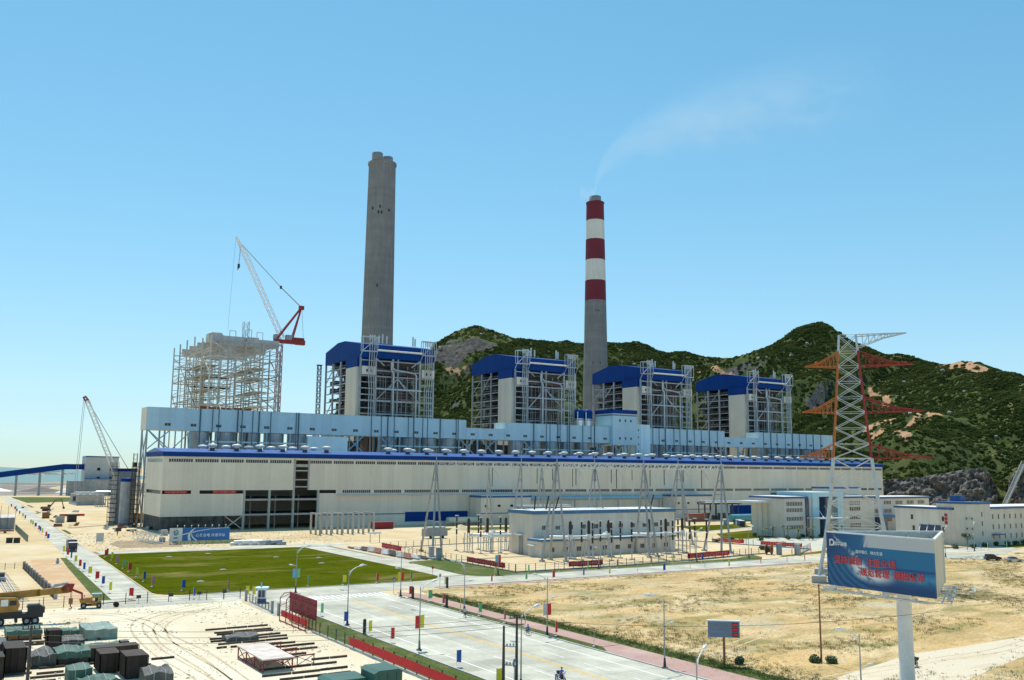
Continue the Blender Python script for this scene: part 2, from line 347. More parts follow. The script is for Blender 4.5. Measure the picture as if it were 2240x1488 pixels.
SCARS = [([(675,499),(698,495),(750,508),(735,478)],9,0),([(684,468),(735,478)],8,0),([(666,486),(632,434)],5,0),([(829,611),(786,562),(770,553)],4.5,0),([(884,566),(877,541),(864,515)],11,0),([(452,834),(466,824)],4,0),([(458,800),(462,796)],5,0),([(474,740),(527,769)],3.5,0),([(815,854),(765,770),(762,745)],3.5,0),
    ([(452,866),(465,855),(477,851),(496,842)],13,1),([(466,840),(455,850)],9,1),([(470,900),(490,880)],9,1)]
def hill_z(x, y):
    if in_poly(x, y, FLAT): return -1.5
    db, ib, tb = near(x, y, BOUND); d, i, t = near(x, y, RIDGE)
    h = RIDGE[i][2]*(1-t)+RIDGE[i+1][2]*t; wd = RIDGE[i][3]*(1-t)+RIDGE[i+1][3]*t
    k = max(0, 1-d/wd); z = h*k**1.28
    p = Vector((x, y, 0))
    sp = noise.fractal(p*0.0085, 1.0, 2.1, 5); fn = noise.fractal(p*0.035+Vector((9,4,2)), 0.9, 2.0, 4)
    z += sst(5, 130, d)*(sp*34*k+abs(noise.noise(p*0.012))*26*k)+fn*(2.5+3*k)*min(1, d/25+0.35)
    bench = (21+4*fn)*sst(0, 26, db) if ib >= 4 else 0
    return max(z*sst(-5, 60, db), bench, -1.5+db*0.05)
STEP = 5.0; NX, NY = 165, 224; X0, Y0 = 285, 180
verts = []; faces = []; bare = []; cliff = []; front = []
for j in range(NY):
    for i in range(NX):
        x, y = X0+i*STEP, Y0+j*STEP
        z = hill_z(x, y); verts.append((x, y, z)); s = [0, 0]; nb_ = noise.fractal(Vector((x*0.05, y*0.05, 3)), 0.9, 2, 3)
        if z > 5:
            for P_, r_, kd in SCARS:
                if abs(x-P_[0][0]) > 140 or abs(y-P_[0][1]) > 140: continue
                q = near(x, y, P_)[0]/(r_*(1+0.7*nb_)); s[kd] = max(s[kd], 1-sst(0.6, 1.15, q))
        bare.append(s[0]); cliff.append(s[1])
        if z > 3: d_, i_, t_ = near(x, y, RIDGE); front.append(math.hypot(x, y) < math.hypot(RIDGE[i_][0], RIDGE[i_][1])+25)
        else: front.append(False)
for j in range(NY-1):
    for i in range(NX-1):
        a = j*NX+i; q = (a, a+1, a+1+NX, a+NX)
        if max(verts[k][2] for k in q) > -1.4: faces.append(q)
me = bpy.data.meshes.new('hills'); me.from_pydata(verts, [], faces); me.polygons.foreach_set('use_smooth', [True]*len(faces))
at = me.attributes.new('bare', 'FLOAT', 'POINT'); at.data.foreach_set('value', bare); at = me.attributes.new('cliff', 'FLOAT', 'POINT'); at.data.foreach_set('value', cliff)
m, N, L, b = nodes_mat('hill'); b.inputs['Roughness'].default_value = 0.95; b.inputs['Specular IOR Level'].default_value = 0.1
g = N.new('ShaderNodeNewGeometry')
def nz(sc, det=8):
    n = N.new('ShaderNodeTexNoise'); n.inputs['Scale'].default_value = sc; n.inputs['Detail'].default_value = det; n.inputs['Roughness'].default_value = 0.65; L.new(g.outputs['Position'], n.inputs['Vector']); return n.outputs['Fac']
def rng(v, lo, hi, a=0.0, c=1.0):
    r = N.new('ShaderNodeMapRange'); r.inputs['From Min'].default_value = lo; r.inputs['From Max'].default_value = hi; r.inputs['To Min'].default_value = a; r.inputs['To Max'].default_value = c; L.new(v, r.inputs['Value']); return r.outputs[0]
def mixc(f, A, B):
    x = N.new('ShaderNodeMix'); x.data_type = 'RGBA'; L.new(f, x.inputs['Factor'])
    for k, c in (('A', A), ('B', B)):
        if isinstance(c, tuple): x.inputs[k].default_value = (*c, 1)
        else: L.new(c, x.inputs[k])
    return x.outputs['Result']
c = mixc(rng(nz(0.03), 0.4, 0.6), (0.085,0.105,0.03), (0.045,0.068,0.02))
c = mixc(rng(nz(0.012, 5), 0.5, 0.66), c, (0.17,0.165,0.06))
sep = N.new('ShaderNodeSeparateXYZ'); L.new(g.outputs['Normal'], sep.inputs[0])
ad = N.new('ShaderNodeMath'); ad.operation = 'MULTIPLY_ADD'; L.new(nz(0.06), ad.inputs[0]); ad.inputs[1].default_value = 0.45; L.new(sep.outputs['Z'], ad.inputs[2])
c = mixc(rng(ad.outputs[0], 0.86, 0.78), c, (0.13,0.12,0.115))
c = mixc(rng(nz(0.09, 4), 0.68, 0.73), c, (0.36,0.31,0.25))
atn = N.new('ShaderNodeAttribute'); atn.attribute_name = 'bare'
am = N.new('ShaderNodeMath'); am.operation = 'MULTIPLY_ADD'; L.new(nz(0.12, 6), am.inputs[0]); am.inputs[1].default_value = 0.6; L.new(atn.outputs['Fac'], am.inputs[2])
c = mixc(rng(am.outputs[0], 0.75, 0.95), c, mixc(rng(nz(0.2, 6), 0.4, 0.62), (0.50,0.29,0.15), (0.40,0.25,0.16)))
atc = N.new('ShaderNodeAttribute'); atc.attribute_name = 'cliff'; ac = N.new('ShaderNodeMath'); ac.operation = 'MULTIPLY_ADD'; L.new(nz(0.15, 6), ac.inputs[0]); ac.inputs[1].default_value = 0.7; L.new(atc.outputs['Fac'], ac.inputs[2])
c = mixc(rng(ac.outputs[0], 0.75, 0.95), c, mixc(rng(nz(0.25, 7), 0.4, 0.62), (0.075,0.072,0.066), (0.14,0.13,0.115)))
L.new(c, b.inputs['Base Color'])
bp = N.new('ShaderNodeBump'); bp.inputs['Strength'].default_value = 0.9; bp.inputs['Distance'].default_value = 3.0; L.new(nz(0.12, 9), bp.inputs['Height']); L.new(bp.outputs[0], b.inputs['Normal'])
me.materials.append(m); o = bpy.data.objects.new('hills', me); COL.objects.link(o); struct(o)

# shrub cover of the hills: one mass nobody could count
def leaf_clump(name, n, mt, seed, sq=0.75, ls=0.42):
    rd = random.Random(seed); V = []; F = []
    for k in range(n):
        while True:
            p = Vector((rd.uniform(-1,1), rd.uniform(-1,1), rd.uniform(-0.3,1)))
            if 0.25 < p.length < 1: break
        p.z *= sq; nrm = (p.normalized()*0.7+Vector((rd.uniform(-1,1), rd.uniform(-1,1), rd.uniform(-0.4,1)))).normalized()
        a = nrm.orthogonal().normalized(); a.rotate(Matrix.Rotation(rd.uniform(0, 6.28), 3, nrm)); c2 = nrm.cross(a); s = ls*rd.uniform(0.6, 1.3); i = len(V)
        V += [p-a*s, p-c2*s*0.55, p+a*s, p+c2*s*0.55]; F.append((i,i+1,i+2,i+3))
    me = bpy.data.meshes.new(name); me.from_pydata(V, [], F); me.materials.append(mt); return me
def scatter(name, pts, src_mesh, label=None, cat=None):
    """pts: (x, y, z, scale, rot); one object whose geometry nodes set a copy of src_mesh on each point"""
    me = bpy.data.meshes.new(name); me.from_pydata([p[:3] for p in pts], [], [])
    a = me.attributes.new('sz', 'FLOAT', 'POINT'); a.data.foreach_set('value', [p[3] for p in pts])
    a = me.attributes.new('rt', 'FLOAT_VECTOR', 'POINT'); a.data.foreach_set('vector', [v for p in pts for v in (0, 0, p[4])])
    o = bpy.data.objects.new(name, me); COL.objects.link(o); stuff(o)
    src = bpy.data.objects.new(name+'_source', src_mesh)
    ng = bpy.data.node_groups.new(name, 'GeometryNodeTree')
    ng.interface.new_socket('Geometry', in_out='INPUT', socket_type='NodeSocketGeometry'); ng.interface.new_socket('Geometry', in_out='OUTPUT', socket_type='NodeSocketGeometry')
    gi = ng.nodes.new('NodeGroupInput'); go = ng.nodes.new('NodeGroupOutput'); ip = ng.nodes.new('GeometryNodeInstanceOnPoints'); oi = ng.nodes.new('GeometryNodeObjectInfo')
    oi.inputs['Object'].default_value = src; oi.inputs['As Instance'].default_value = True
    n1 = ng.nodes.new('GeometryNodeInputNamedAttribute'); n1.data_type = 'FLOAT'; n1.inputs['Name'].default_value = 'sz'
    n2 = ng.nodes.new('GeometryNodeInputNamedAttribute'); n2.data_type = 'FLOAT_VECTOR'; n2.inputs['Name'].default_value = 'rt'
    l = ng.links; l.new(gi.outputs[0], ip.inputs['Points']); l.new(oi.outputs['Geometry'], ip.inputs['Instance']); l.new(n1.outputs[0], ip.inputs['Scale']); l.new(n2.outputs[0], ip.inputs['Rotation']); l.new(ip.outputs[0], go.inputs[0])
    md = o.modifiers.new('scatter', 'NODES'); md.node_group = ng
    if label: o['label'] = label; o['category'] = cat
    return o
def leafmat(name, a, b2, sc):
    """leaves let part of the light through"""
    mm = mat(name, a, 0.9, var=0.35, sc=sc, col2=b2, spec=0.05); t = mm.node_tree; b_ = t.nodes['Principled BSDF']; src = b_.inputs['Base Color'].links[0].from_socket
    tr = t.nodes.new('ShaderNodeBsdfTranslucent'); mxs = t.nodes.new('ShaderNodeMixShader'); mxs.inputs[0].default_value = 0.45; t.links.new(src, tr.inputs['Color'])
    t.links.new(b_.outputs[0], mxs.inputs[1]); t.links.new(tr.outputs[0], mxs.inputs[2]); t.links.new(mxs.outputs[0], t.nodes['Material Output'].inputs['Surface']); return mm
leafmat('shrub_a', (0.085,0.12,0.028), (0.12,0.14,0.04), 0.05); leafmat('shrub_b', (0.06,0.09,0.026), (0.085,0.11,0.033), 0.05)
def zgrid(x, y):
    fx, fy = (x-X0)/STEP, (y-Y0)/STEP; i, j = int(fx), int(fy)
    if i < 0 or j < 0 or i >= NX-1 or j >= NY-1: return -9, 0, 0, False
    tx, ty = fx-i, fy-j; a = j*NX+i
    z = (verts[a][2]*(1-tx)+verts[a+1][2]*tx)*(1-ty)+(verts[a+NX][2]*(1-tx)+verts[a+NX+1][2]*tx)*ty
    sl = math.hypot(verts[a+1][2]-verts[a][2], verts[a+NX][2]-verts[a][2])/STEP
    return z, sl, max(bare[a], cliff[a]), front[a]
rd = random.Random(3); P1, P2 = [], []
while len(P1)+len(P2) < 105000:
    x, y = rd.uniform(X0, X0+NX*STEP-8), rd.uniform(Y0, Y0+NY*STEP-8)
    r_ = zgrid(x, y)
    if r_[0] < 3: continue
    if not r_[3]: continue
    if r_[2] > 0.45 and rd.random() < 0.93: continue
    if r_[1] > 1.0 and rd.random() < 0.8: continue
    n_ = noise.fractal(Vector((x, y, 0))*0.012, 1, 2, 4)+0.35*noise.noise(Vector((x, y, 5))*0.05)
    right = x > 620
    if rd.random() > sst(-0.45, 0.25, n_+(0.38 if right else 0.12)): continue
    if r_[0] < 55 and right and rd.random() < 0.55: continue
    s = (0.7+1.9*rd.random()**2.2)*(1+max(0, n_)*0.6)
    (P2 if (n_ > 0.0 or right and rd.random() < 0.6) else P1).append((x, y, r_[0]-0.3*s, s, rd.uniform(0, 6.28)))
scatter('hill_shrubs', P1, leaf_clump('shrub', 70, M['shrub_a'], 1), 'yellow green shrubs scattered over the hillsides', 'shrubs')
scatter('hill_scrub', P2, leaf_clump('scrub', 80, M['shrub_b'], 2), 'dense dark green scrub covering the hills', 'scrub')
# boulders lying out on the hills
bm = bmesh.new(); bmesh.ops.create_icosphere(bm, subdivisions=2, radius=1)
for v in bm.verts: v.co *= 1+0.35*noise.noise(v.co*1.7)
bme = bpy.data.meshes.new('boulder'); bm.to_mesh(bme); bm.free(); bme.materials.append(mat('boulder', (0.36,0.31,0.26), 0.9, var=0.3, sc=0.3))
BP = []
for k in range(420):
    x, y = rd.uniform(X0, X0+NX*STEP-8), rd.uniform(Y0, Y0+NY*STEP-8); r_ = zgrid(x, y)
    if r_[0] > 25 and noise.noise(Vector((x, y, 2))*0.015) > 0.0: BP.append((x, y, r_[0]+0.2, rd.uniform(0.9, 2.6), rd.uniform(0, 6)))
scatter('hill_boulders', BP, bme, 'pale weathered boulders strewn on the hillsides', 'boulders')

# blasted rock slope behind the offices
def rock_face(name, foot, tops, depth, label, seed):
    o = MB(); n = 22; cols = []
    F2 = [];
    for k in range(len(foot)-1):
        for s_ in range(18): F2.append([foot[k][c]+(foot[k+1][c]-foot[k][c])*s_/18 for c in (0,1)]+[tops[k]+(tops[k+1]-tops[k])*s_/18])
    F2.append([*foot[-1], tops[-1]])
    V = []; Fc = []
    for k, (x, y, h) in enumerate(F2):
        dx, dy = depth
        for i in range(n+1):
            t = i/n; z = h*(t**0.9); p = Vector((x+dx*t*18, y+dy*t*18, z))
            q = Vector((x*0.09, y*0.09, z*0.16+seed)); dsp = noise.fractal(q*1.6, 0.65, 2.2, 7)*3.2+abs(noise.noise(q*4.3))*2.0+noise.noise(Vector((x,y,z*1.4)))*0.5
            e = 1 if 0 < i < n else 0.3
            V.append(p+Vector((-dx, -dy, 0.4))*dsp*e)
        V.append((x+dx*34, y+dy*34, h*0.86))
    mrow = n+2
    for k in range(len(F2)-1):
        for i in range(mrow-1): Fc.append((k*mrow+i, (k+1)*mrow+i, (k+1)*mrow+i+1, k*mrow+i+1))
    me = bpy.data.meshes.new(name); me.from_pydata(V, [], Fc); me.materials.append(M['rock']); o = bpy.data.objects.new(name, me); COL.objects.link(o)
    struct(o); o['label'] = label; return o
mat('rock', (0.185,0.165,0.145), 0.95, var=0.5, sc=0.35, col2=(0.10,0.092,0.082), bump=1.0, bsc=1.2)
rock_face('rock_slope', [(536,432),(548,420),(559,404),(566,395),(570,389),(575,380.5),(582,370),(588.5,360),(592.5,354),(595,350),(597,347)], [18,20,21,22,22.3,24.3,26.6,28.9,29.6,26,17], (0.83,0.56), 'grey blasted rock slope', 3.0)
rock_face('rock_slope', [(601,341),(603,337),(606,331),(612,322),(622,308),(640,285)], [20,27,34,38,40,36], (0.83,0.56), 'grey rock slope right of the stairs', 8.0)
stairs = T('hillside_stairs', 'concrete stairway climbing between the two grey rock slopes', 'stairs', (597,344,0))
for k in range(26):
    t = k/26; p = Vector((595+t*24, 345-t*4, t*33)); MB(stairs).obox((p.x, p.y, p.z), (1.3, 2.2, 1.5), R(-10)).build('step', M['concrete'], stairs)
for sgn in (-1, 1): MB(stairs).bar((595, 345+sgn*1.3, 0.7), (619, 341+sgn*1.3, 34), 0.35, 1.0).build('side_wall', M['concrete'], stairs)

# ---------------------------------------------------------------- grounds of the site
struct(sheet('yard', [(-20,70),(53.6,70),(53.6,178),(55,184),(30,186.3),(-20,189)], 0.004, 'yard_sand'))
struct(sheet('field', [(89,40),(330,40),(330,150),(268,171),(230,181),(91,179.5),(89,170)], 0.004, 'field_soil'))
struct(sheet('dirt_track', [(60,58),(117,71.4),(132.4,74.8),(190,88),(260,104),(262,112),(190,96),(148.1,83.6),(119,83.6),(100,79.5),(89,76)], 0.008, 'track_soil'))
struct(sheet('soil_plot', [(26.5,190.5),(31,190.5),(33.6,250),(34.8,282),(28,284),(25,240)], 0.006, 'orange_soil'))
struct(sheet('soil_plot', [(56,313),(74,311),(78,335),(60,345),(55,330)], 0.006, 'brown_earth'))
struct(sheet('lawn', [(45.5,288)]+arc(49.5,289,4,180,90,5)+[(103,293)]+arc(104,290,3,90,0,4)+[(107,208)]+arc(97,203,10,0,-90,6)[1:]+[(48,193.6)]+arc(48.5,200.5,6.5,-90,-175,5)+[(42.4,210)], 0.05, 'lawn'))
struct(sheet('lawn', [(114.8,229)]+arc(119,229.5,5,180,95,5)+[(127.2,236),(127.2,198.2),(205,199.6),(219,206),(216,199.5),(211,195),(205,193.4),(122,193.4)]+arc(121,201,8,-90,-180,6), 0.05, 'verge'))
struct(sheet('lawn', [(54.4,60),(59.7,60),(59.7,158.5),(58.5,161),(54.4,146)], 0.05, 'verge'))
struct(sheet('grass_verge', [(83.3,106),(85.1,108.5),(85.1,166),(84.5,170),(83.3,169)], 0.05, 'verge'))
struct(sheet('grass_verge', [(88.9,60),(92.5,60),(91.8,120),(91.5,172),(89.3,171),(88.9,140)], 0.02, 'verge'))
struct(sheet('grass_verge', [(30.6,190.6),(33.2,190.6),(36.3,262),(37.2,286),(35.6,287),(34,260)], 0.02, 'verge'))
for k, (x, y, l) in enumerate([(50.0,385,28),(54.0,470,22),(57.4,560,26),(61.5,640,40)]):
    struct(sheet('grass_verge', [(x,y),(x+1.6,y+4),(x+2.2,y+l),(x+0.6,y+l)], 0.02, 'verge'))
struct(sheet('grass_verge', [(66,720),(110,745),(130,830),(66,860)], 0.02, 'verge'))
struct(sheet('lawn', [(74,322),(97,318),(101,336),(76,342)], 0.02, 'verge'))
struct(sheet('lawn', [(262,262),(270,271),(281,284),(300,290),(322,297),(300,262),(287,258),(270,256)], 0.02, 'lawn'))
struct(sheet('lawn', [(284,296),(330,310),(345,330),(300,330)], 0.02, 'lawn'))
struct(sheet('lawn', [(283,181.8),(305,182.5),(340,184.5),(360,186),(360,191.5),(318,192.5),(300,198),(288,192)], 0.02, 'lawn'))
struct(sheet('lawn', [(220,196.5),(262,203),(258,208),(226,200)], 0.03, 'verge'))
struct(sheet('lawn', [(186,347),(240,335),(262,352),(220,360),(190,360)], 0.02, 'verge'))
struct(sheet('plaza', [(238,212),(300,214),(330,240),(330,254),(285,256),(262,255),(252,240)], 0.006, 'slab'))
struct(sheet('access_road', [(262,284),(281,292),(322,303),(357,316),(357,325),(320,312),(262,292),(215,272),(215,266)], 0.012, 'slab'))
layered('rut_soil', (0.50,0.40,0.26), [((0.60,0.51,0.36), 0.5, 0.42, 0.6, I1, 0.9)])
def ruts(pts, z=0.012):
    V = [Vector((*p, 0)) for p in pts]; P_ = []
    for i in range(len(V)-1):
        a, b_, c_, d_ = V[max(0, i-1)], V[i], V[i+1], V[min(len(V)-1, i+2)]
        for k in range(6):
            t = k/6; P_.append(0.5*((2*b_)+(c_-a)*t+(2*a-5*b_+4*c_-d_)*t*t+(3*b_-a-3*c_+d_)*t**3))
    for off in (-0.85, 0.85):
        o = MB(); vs_ = []; F = []
        for i, p in enumerate(P_):
            q = P_[min(i+1, len(P_)-1)]-P_[max(i-1, 0)]; n_ = Vector((-q.y, q.x, 0)).normalized(); w_ = 0.16+0.10*noise.noise(p*0.6)
            vs_ += [p+n_*(off-w_)+Vector((0,0,z)), p+n_*(off+w_)+Vector((0,0,z))]
        for i in range(len(P_)-1): F.append((2*i,2*i+1,2*i+3,2*i+2))
        struct(o.add(vs_, F).build('tyre_track', M['rut_soil']))
for pts in ([(29,92),(31,115),(30,140),(33,165),(46,179),(54,182)],[(31.5,92),(33,118),(32.5,142),(34,160),(30,175),(20,181)],[(34,96),(35,130),(34,155),(42,170),(53,172)],[(5,165),(20,166),(36,168),(50,176)],[(4,172),(18,176),(34,174),(50,168)],
            [(95,120),(115,132),(140,138),(175,150),(215,176)],[(96,150),(120,148),(150,158),(190,168),(225,178)],[(100,100),(125,108),(150,104),(190,120),(250,140)],[(92,172),(110,160),(140,162),(170,172),(200,178)],
            [(60,70),(90,78.5),(119,79.5),(140,80),(190,92),(255,107)],[(48,312),(70,320),(95,345),(105,370),(125,378)],[(52,390),(62,420),(66,470),(70,540)]): ruts(pts)
# pavement with pink pavers
struct(sheet('footpath', [(85.3,109.5),(88.7,109.5),(88.7,170),(88.2,174),(85.5,178),(84,174),(85.3,166)], 0.06, 'paver_pink'))
struct(sheet('footpath', [(83.4,60),(88.7,60),(88.7,109.3),(85.3,109.3),(83.4,105.8)], 0.06, 'paver_pink'))
struct(sheet('footpath', [(96,178.6),(215,179.6),(215,180.9),(96,180.2)], 0.03, 'paver_pink'))

# roads laid in concrete slabs
def road(name, quads, kerbs, label):
    base = MB(); rt = None
    for q in quads[:1]: pass
    return rt
def slab_road(name, rows, z=0.02, base=None):
    """rows: list of cross-lines, each a list of points; a slab between neighbouring lines"""
    b_ = MB().poly([(x, y, 0.008) for x, y in base]).build(name, M['joint']); struct(b_)
    for r1, r2 in zip(rows, rows[1:]):
        for k in range(len(r1)-1):
            q = [r1[k], r1[k+1], r2[k+1], r2[k]]; cx = sum(p[0] for p in q)/4; cy = sum(p[1] for p in q)/4
            g_ = 0.02; qq = []
            for x, y in q:
                d = math.hypot(x-cx, y-cy); qq.append((x-(x-cx)/d*g_*1.4, y-(y-cy)/d*g_*1.4))
            o = MB(); o.o = Vector((cx, cy, 0)); o.prism(qq, 0.004, z+random.uniform(0, 0.004)); s = o.build('slab', M['slab'], b_); s.location = (cx, cy, 0)
    return b_
XS = [60, 64.6, 69.2, 73.8, 78.4, 83]
avenue = slab_road('avenue', [[(x, y) for x in XS] for y in [64+5.1*i for i in range(24)]], base=[(60,64),(83,64),(83,181.3),(60,181.3)])
xs = [30+5.0*i for i in range(60)]
cross = slab_road('cross_road', [[(x, y) for y in (181.35, 187.2, 193.1)] for x in xs], base=[(30,181.35),(325,181.35),(325,193.1),(30,193.1)])
def lrow(y):
    L_ = [(194,33.4),(286,37),(361,40.7),(640,52),(855,59)]; R_ = [(194,41.5),(213,41.9),(290,45.2),(367,47.8),(578,56),(699,60.5),(855,67)]
    f = lambda P: next(a[1]+(b_[1]-a[1])*(y-a[0])/(b_[0]-a[0]) for a, b_ in zip(P, P[1:]) if a[0] <= y <= b_[0])
    l, r_ = f(L_), f(R_); return [(l, y), ((l+r_)/2, y), (r_, y)]
ly = [194+6*i for i in range(38)]+[422+8*i for i in range(55)]; ly = [y for y in ly if y <= 855]
slab_road('side_road', [lrow(y) for y in ly], base=[lrow(ly[0])[0], lrow(ly[0])[2], lrow(290)[2], lrow(578)[2], lrow(ly[-1])[2], lrow(ly[-1])[0], lrow(640)[0], lrow(361)[0]])
slab_road('north_road', [[(x, 293.8), (x, 298.6), (x, 303.4)] for x in [47+5.5*i for i in range(15)]], base=[(46,293.8),(124,293.8),(124,303.4),(46,303.4)])
slab_road('link_road', [[(107.2, y), (111, y), (114.7, y)] for y in [199+5.2*i for i in range(19)]], base=[(107.2,193.2),(114.7,193.2),(116.5,293.7),(107.2,293.7)])
struct(sheet('link_road_apron', [(98,193.2),(104,197),(107.1,205),(107.1,198),(114.8,198),(117,194),(120,193.2)], 0.016, 'slab'))
struct(sheet('link_road_apron', [(114.8,232),(121,236.5),(127.5,237),(127.5,246),(118,244),(114.8,252)], 0.016, 'slab'))
struct(sheet('junction_apron', [(53.8,160),(59.9,160),(59.9,181.2),(56,181.2),(54,176)], 0.012, 'slab'))
struct(sheet('east_road', [(325.1,181.4),(270,163),(262,171),(278,180.8),(296,178.4),(312,180.2)], 0.014, 'slab'))
def kerb(pts, parent, h=0.14):
    for a, b_ in zip(pts, pts[1:]):
        MB().bar((*a, h/2), (*b_, h/2), 0.22, h).build('kerb', M['kerb'], parent)
for y in range(64, 166, 12): kerb([(83.14, y), (83.14, min(y+12, 170))], avenue)
for y in range(64, 158, 12): kerb([(59.86, y), (59.86, min(y+12, 158))], avenue)
for x in range(120, 212, 12): kerb([(x, 193.24), (x+12, 193.24)], cross)
for x in range(96, 216, 12): kerb([(x, 181.2), (x+12, 181.2)], cross)
for x in range(48, 96, 12): kerb([(x, 193.3), (x+12, 193.3)], cross)
# painted markings
zt = 0.030
def stripe(x0, y0, x1, y1, m='paint_white', name='lane_marking', par=avenue): MB().box((x0,y0,zt), (x1,y1,zt+0.003)).build(name, M[m], par)
for x in (62.9, 79.7): stripe(x-0.11, 64, x+0.11, 172)
for x in (72.3, 72.75): stripe(x-0.10, 64, x+0.10, 171, 'paint_yellow', 'centre_line')
for x in (68.2, 76.1):
    for k in range(10): stripe(x-0.08, 66+10*k, x+0.08, 71.5+10*k)
stripe(63, 172.2, 72, 172.6); 
for k in range(19): stripe(61.2+1.15*k, 174.8, 61.75+1.15*k, 179.4, 'paint_white', 'crossing_stripe')
# pale concrete covers let into the lawn
for k, (x, y) in enumerate([(62,276),(74,281),(88,262),(98,255),(93,240),(101,230),(66,236),(55,214)]):
    o = MB(); o.o = Vector((x, y, 0)); o.box((x-0.7,y-0.7,0.0), (x+0.7,y+0.7,0.18)).box((x-0.45,y-0.45,0.18), (x+0.45,y+0.45,0.26))
    tag(o.build('manhole', M['concrete']), 'square concrete cover in the lawn, %s from the upper left corner' % ORD[k], 'cover', 'concrete covers in the big lawn')
# ================================================================== POWER STATION
# ---------------------------------------------------------------- turbine hall
HX0, HX1, HY0, HY1 = 82.5, 533.5, 387.0, 419.0
hall = T('turbine_hall', 'very long white turbine hall with blue roof edge and strip windows', 'power station', (HX0, HY0, 0))
def wall(x0, x1, z0, z1, m='white_clad', name='wall_panel', y=HY0, th=0.3): return MB(hall).box((x0,y,z0), (x1,y+th,z1)).build(name, M[m], hall)
# lower band
for x0 in (82.5, 93.5, 104.5): wall(x0, min(x0+10.98, 115.2), 5.6, 14.5)
xs = [147.8+14.84*i for i in range(27)]
for a, b_ in zip(xs, xs[1:]):
    wall(a, min(b_-0.02, HX1), 5.4 if a < 215 else 0, 14.5)
    if a < 215: wall(a, b_-0.02, 0, 4.95)
MB(hall).box((147.8,386.93,4.95), (221.9,387.25,5.4)).build('stripe', M['trim_teal'], hall)
for x0, x1, z0, z1 in ((189,221.5,1.6,5.9),(394,421,1.0,6.4),(300,318,2,6)): wall(x0, x1, z0, z1, 'hall_blue', 'blue_panel', 386.8, 0.18)
# middle band
for i in range(4):
    a = 82.5+13.4*i; wall(a, a+13.38, 15.9, 27.1)
xs = [143.0+14.46*i for i in range(28)]
for a, b_ in zip(xs, xs[1:]): wall(a, min(b_-0.02, HX1), 15.9, 27.1)
xs = [82.5+15.03*i for i in range(31)]
for a, b_ in zip(xs, xs[1:]): wall(a, min(b_-0.02, HX1), 28.5, 29.35)
def strip_window(x0, x1, z0, z1, pane=0.95, y=HY0):
    g_ = MB(hall).box((x0,y+0.16,z0), (x1,y+0.22,z1)).build('window', M['glass'], hall)
    o = MB(hall); n = max(2, round((x1-x0)/pane))
    for i in range(n+1):
        x = x0+(x1-x0)*i/n; o.box((x-0.09,y+0.05,z0), (x+0.09,y+0.15,z1))
    o.box((x0,y+0.04,z0), (x1,y+0.155,z0+0.09)).box((x0,y+0.04,z1-0.09), (x1,y+0.155,z1)); o.build('mullions', M['mullion'], g_)
def strip(z0, z1, xa, xb, pitch, win):
    x = xa
    while x < xb-1:
        e = min(x+pitch, xb); wl = min(win, e-x-0.3)
        MB(hall).box((x+wl,HY0,z0), (e,HY0+0.3,z1)).build('pier', M['white_clad'], hall)
        strip_window(x, x+wl, z0, z1); x = e
strip(27.1, 28.5, 84.6, 135.8, 10.24, 9.4); strip(27.1, 28.5, 143.6, 533.4, 10.26, 9.5)
strip(14.5, 15.9, 158.4, 533.4, 15.0, 13.4)
MB(hall).box((82.5,HY0,27.1), (84.6,HY0+0.3,28.5)).build('pier', M['white_clad'], hall)
MB(hall).box((93.9,HY0,14.5), (97.2,HY0+0.3,15.9)).build('pier', M['white_clad'], hall)
MB(hall).box((155.4,HY0,14.5), (158.4,HY0+0.3,15.9)).build('pier', M['white_clad'], hall)
for x0, x1 in ((83.2,93.9),(97.2,114.9),(147.8,155.4)): MB(hall).box((x0,HY0+1.2,14.4), (x1,HY0+1.25,16.0)).build('shade_sheet', M['dark_interior'], hall)  # near-black sheets painted as the shade behind the empty window strips
MB(hall).box((156,386.0,13.5), (221.5,387,13.85)).build('ledge', M['mullion'], hall)
# roof, fascia
MB(hall).extr([(386.5,31.25),(403,32.9),(419.5,31.25),(419.5,31.0),(386.5,31.0)], 'x', 82.2, 533.8).build('roof', M['roof_blue'], hall)
for i in range(30):
    a = 82.2+15.05*i; MB(hall).box((a,386.55,29.35), (min(a+15.03,533.8),386.95,31.2)).build('fascia', M['hall_blue'], hall)
for x in (82.2, 533.5): MB(hall).box((x,386.97,29.35), (x+0.3,419.4,31.15)).build('fascia', M['hall_blue'], hall)
MB(hall).extr([(387,31.3),(403,32.8),(419,31.3)], 'x', 82.25, 82.45).build('gable', M['hall_blue'], hall)
# end walls and back
for x in (82.5, 533.2):
    for z0, z1 in ((5.6,14.5),(15.9,27.1),(28.5,29.35)): MB(hall).box((x,387.32,z0), (x+0.3,419,z1)).build('end_wall', M['white_clad'], hall)
    MB(hall).box((x+0.1,388.5,14.5), (x+0.2,416,15.9)).build('window', M['glass'], hall); MB(hall).box((x+0.1,388.5,27.1), (x+0.2,416,28.5)).build('window', M['glass'], hall)
    for z0 in (14.5, 27.1):
        for y0, y1 in ((387.32,388.5),(416,419)): MB(hall).box((x,y0,z0), (x+0.3,y1,z0+1.4)).build('pier', M['white_clad'], hall)
MB(hall).box((82.5,418.7,0), (533.5,419,31)).build('back_wall', M['white_clad'], hall)
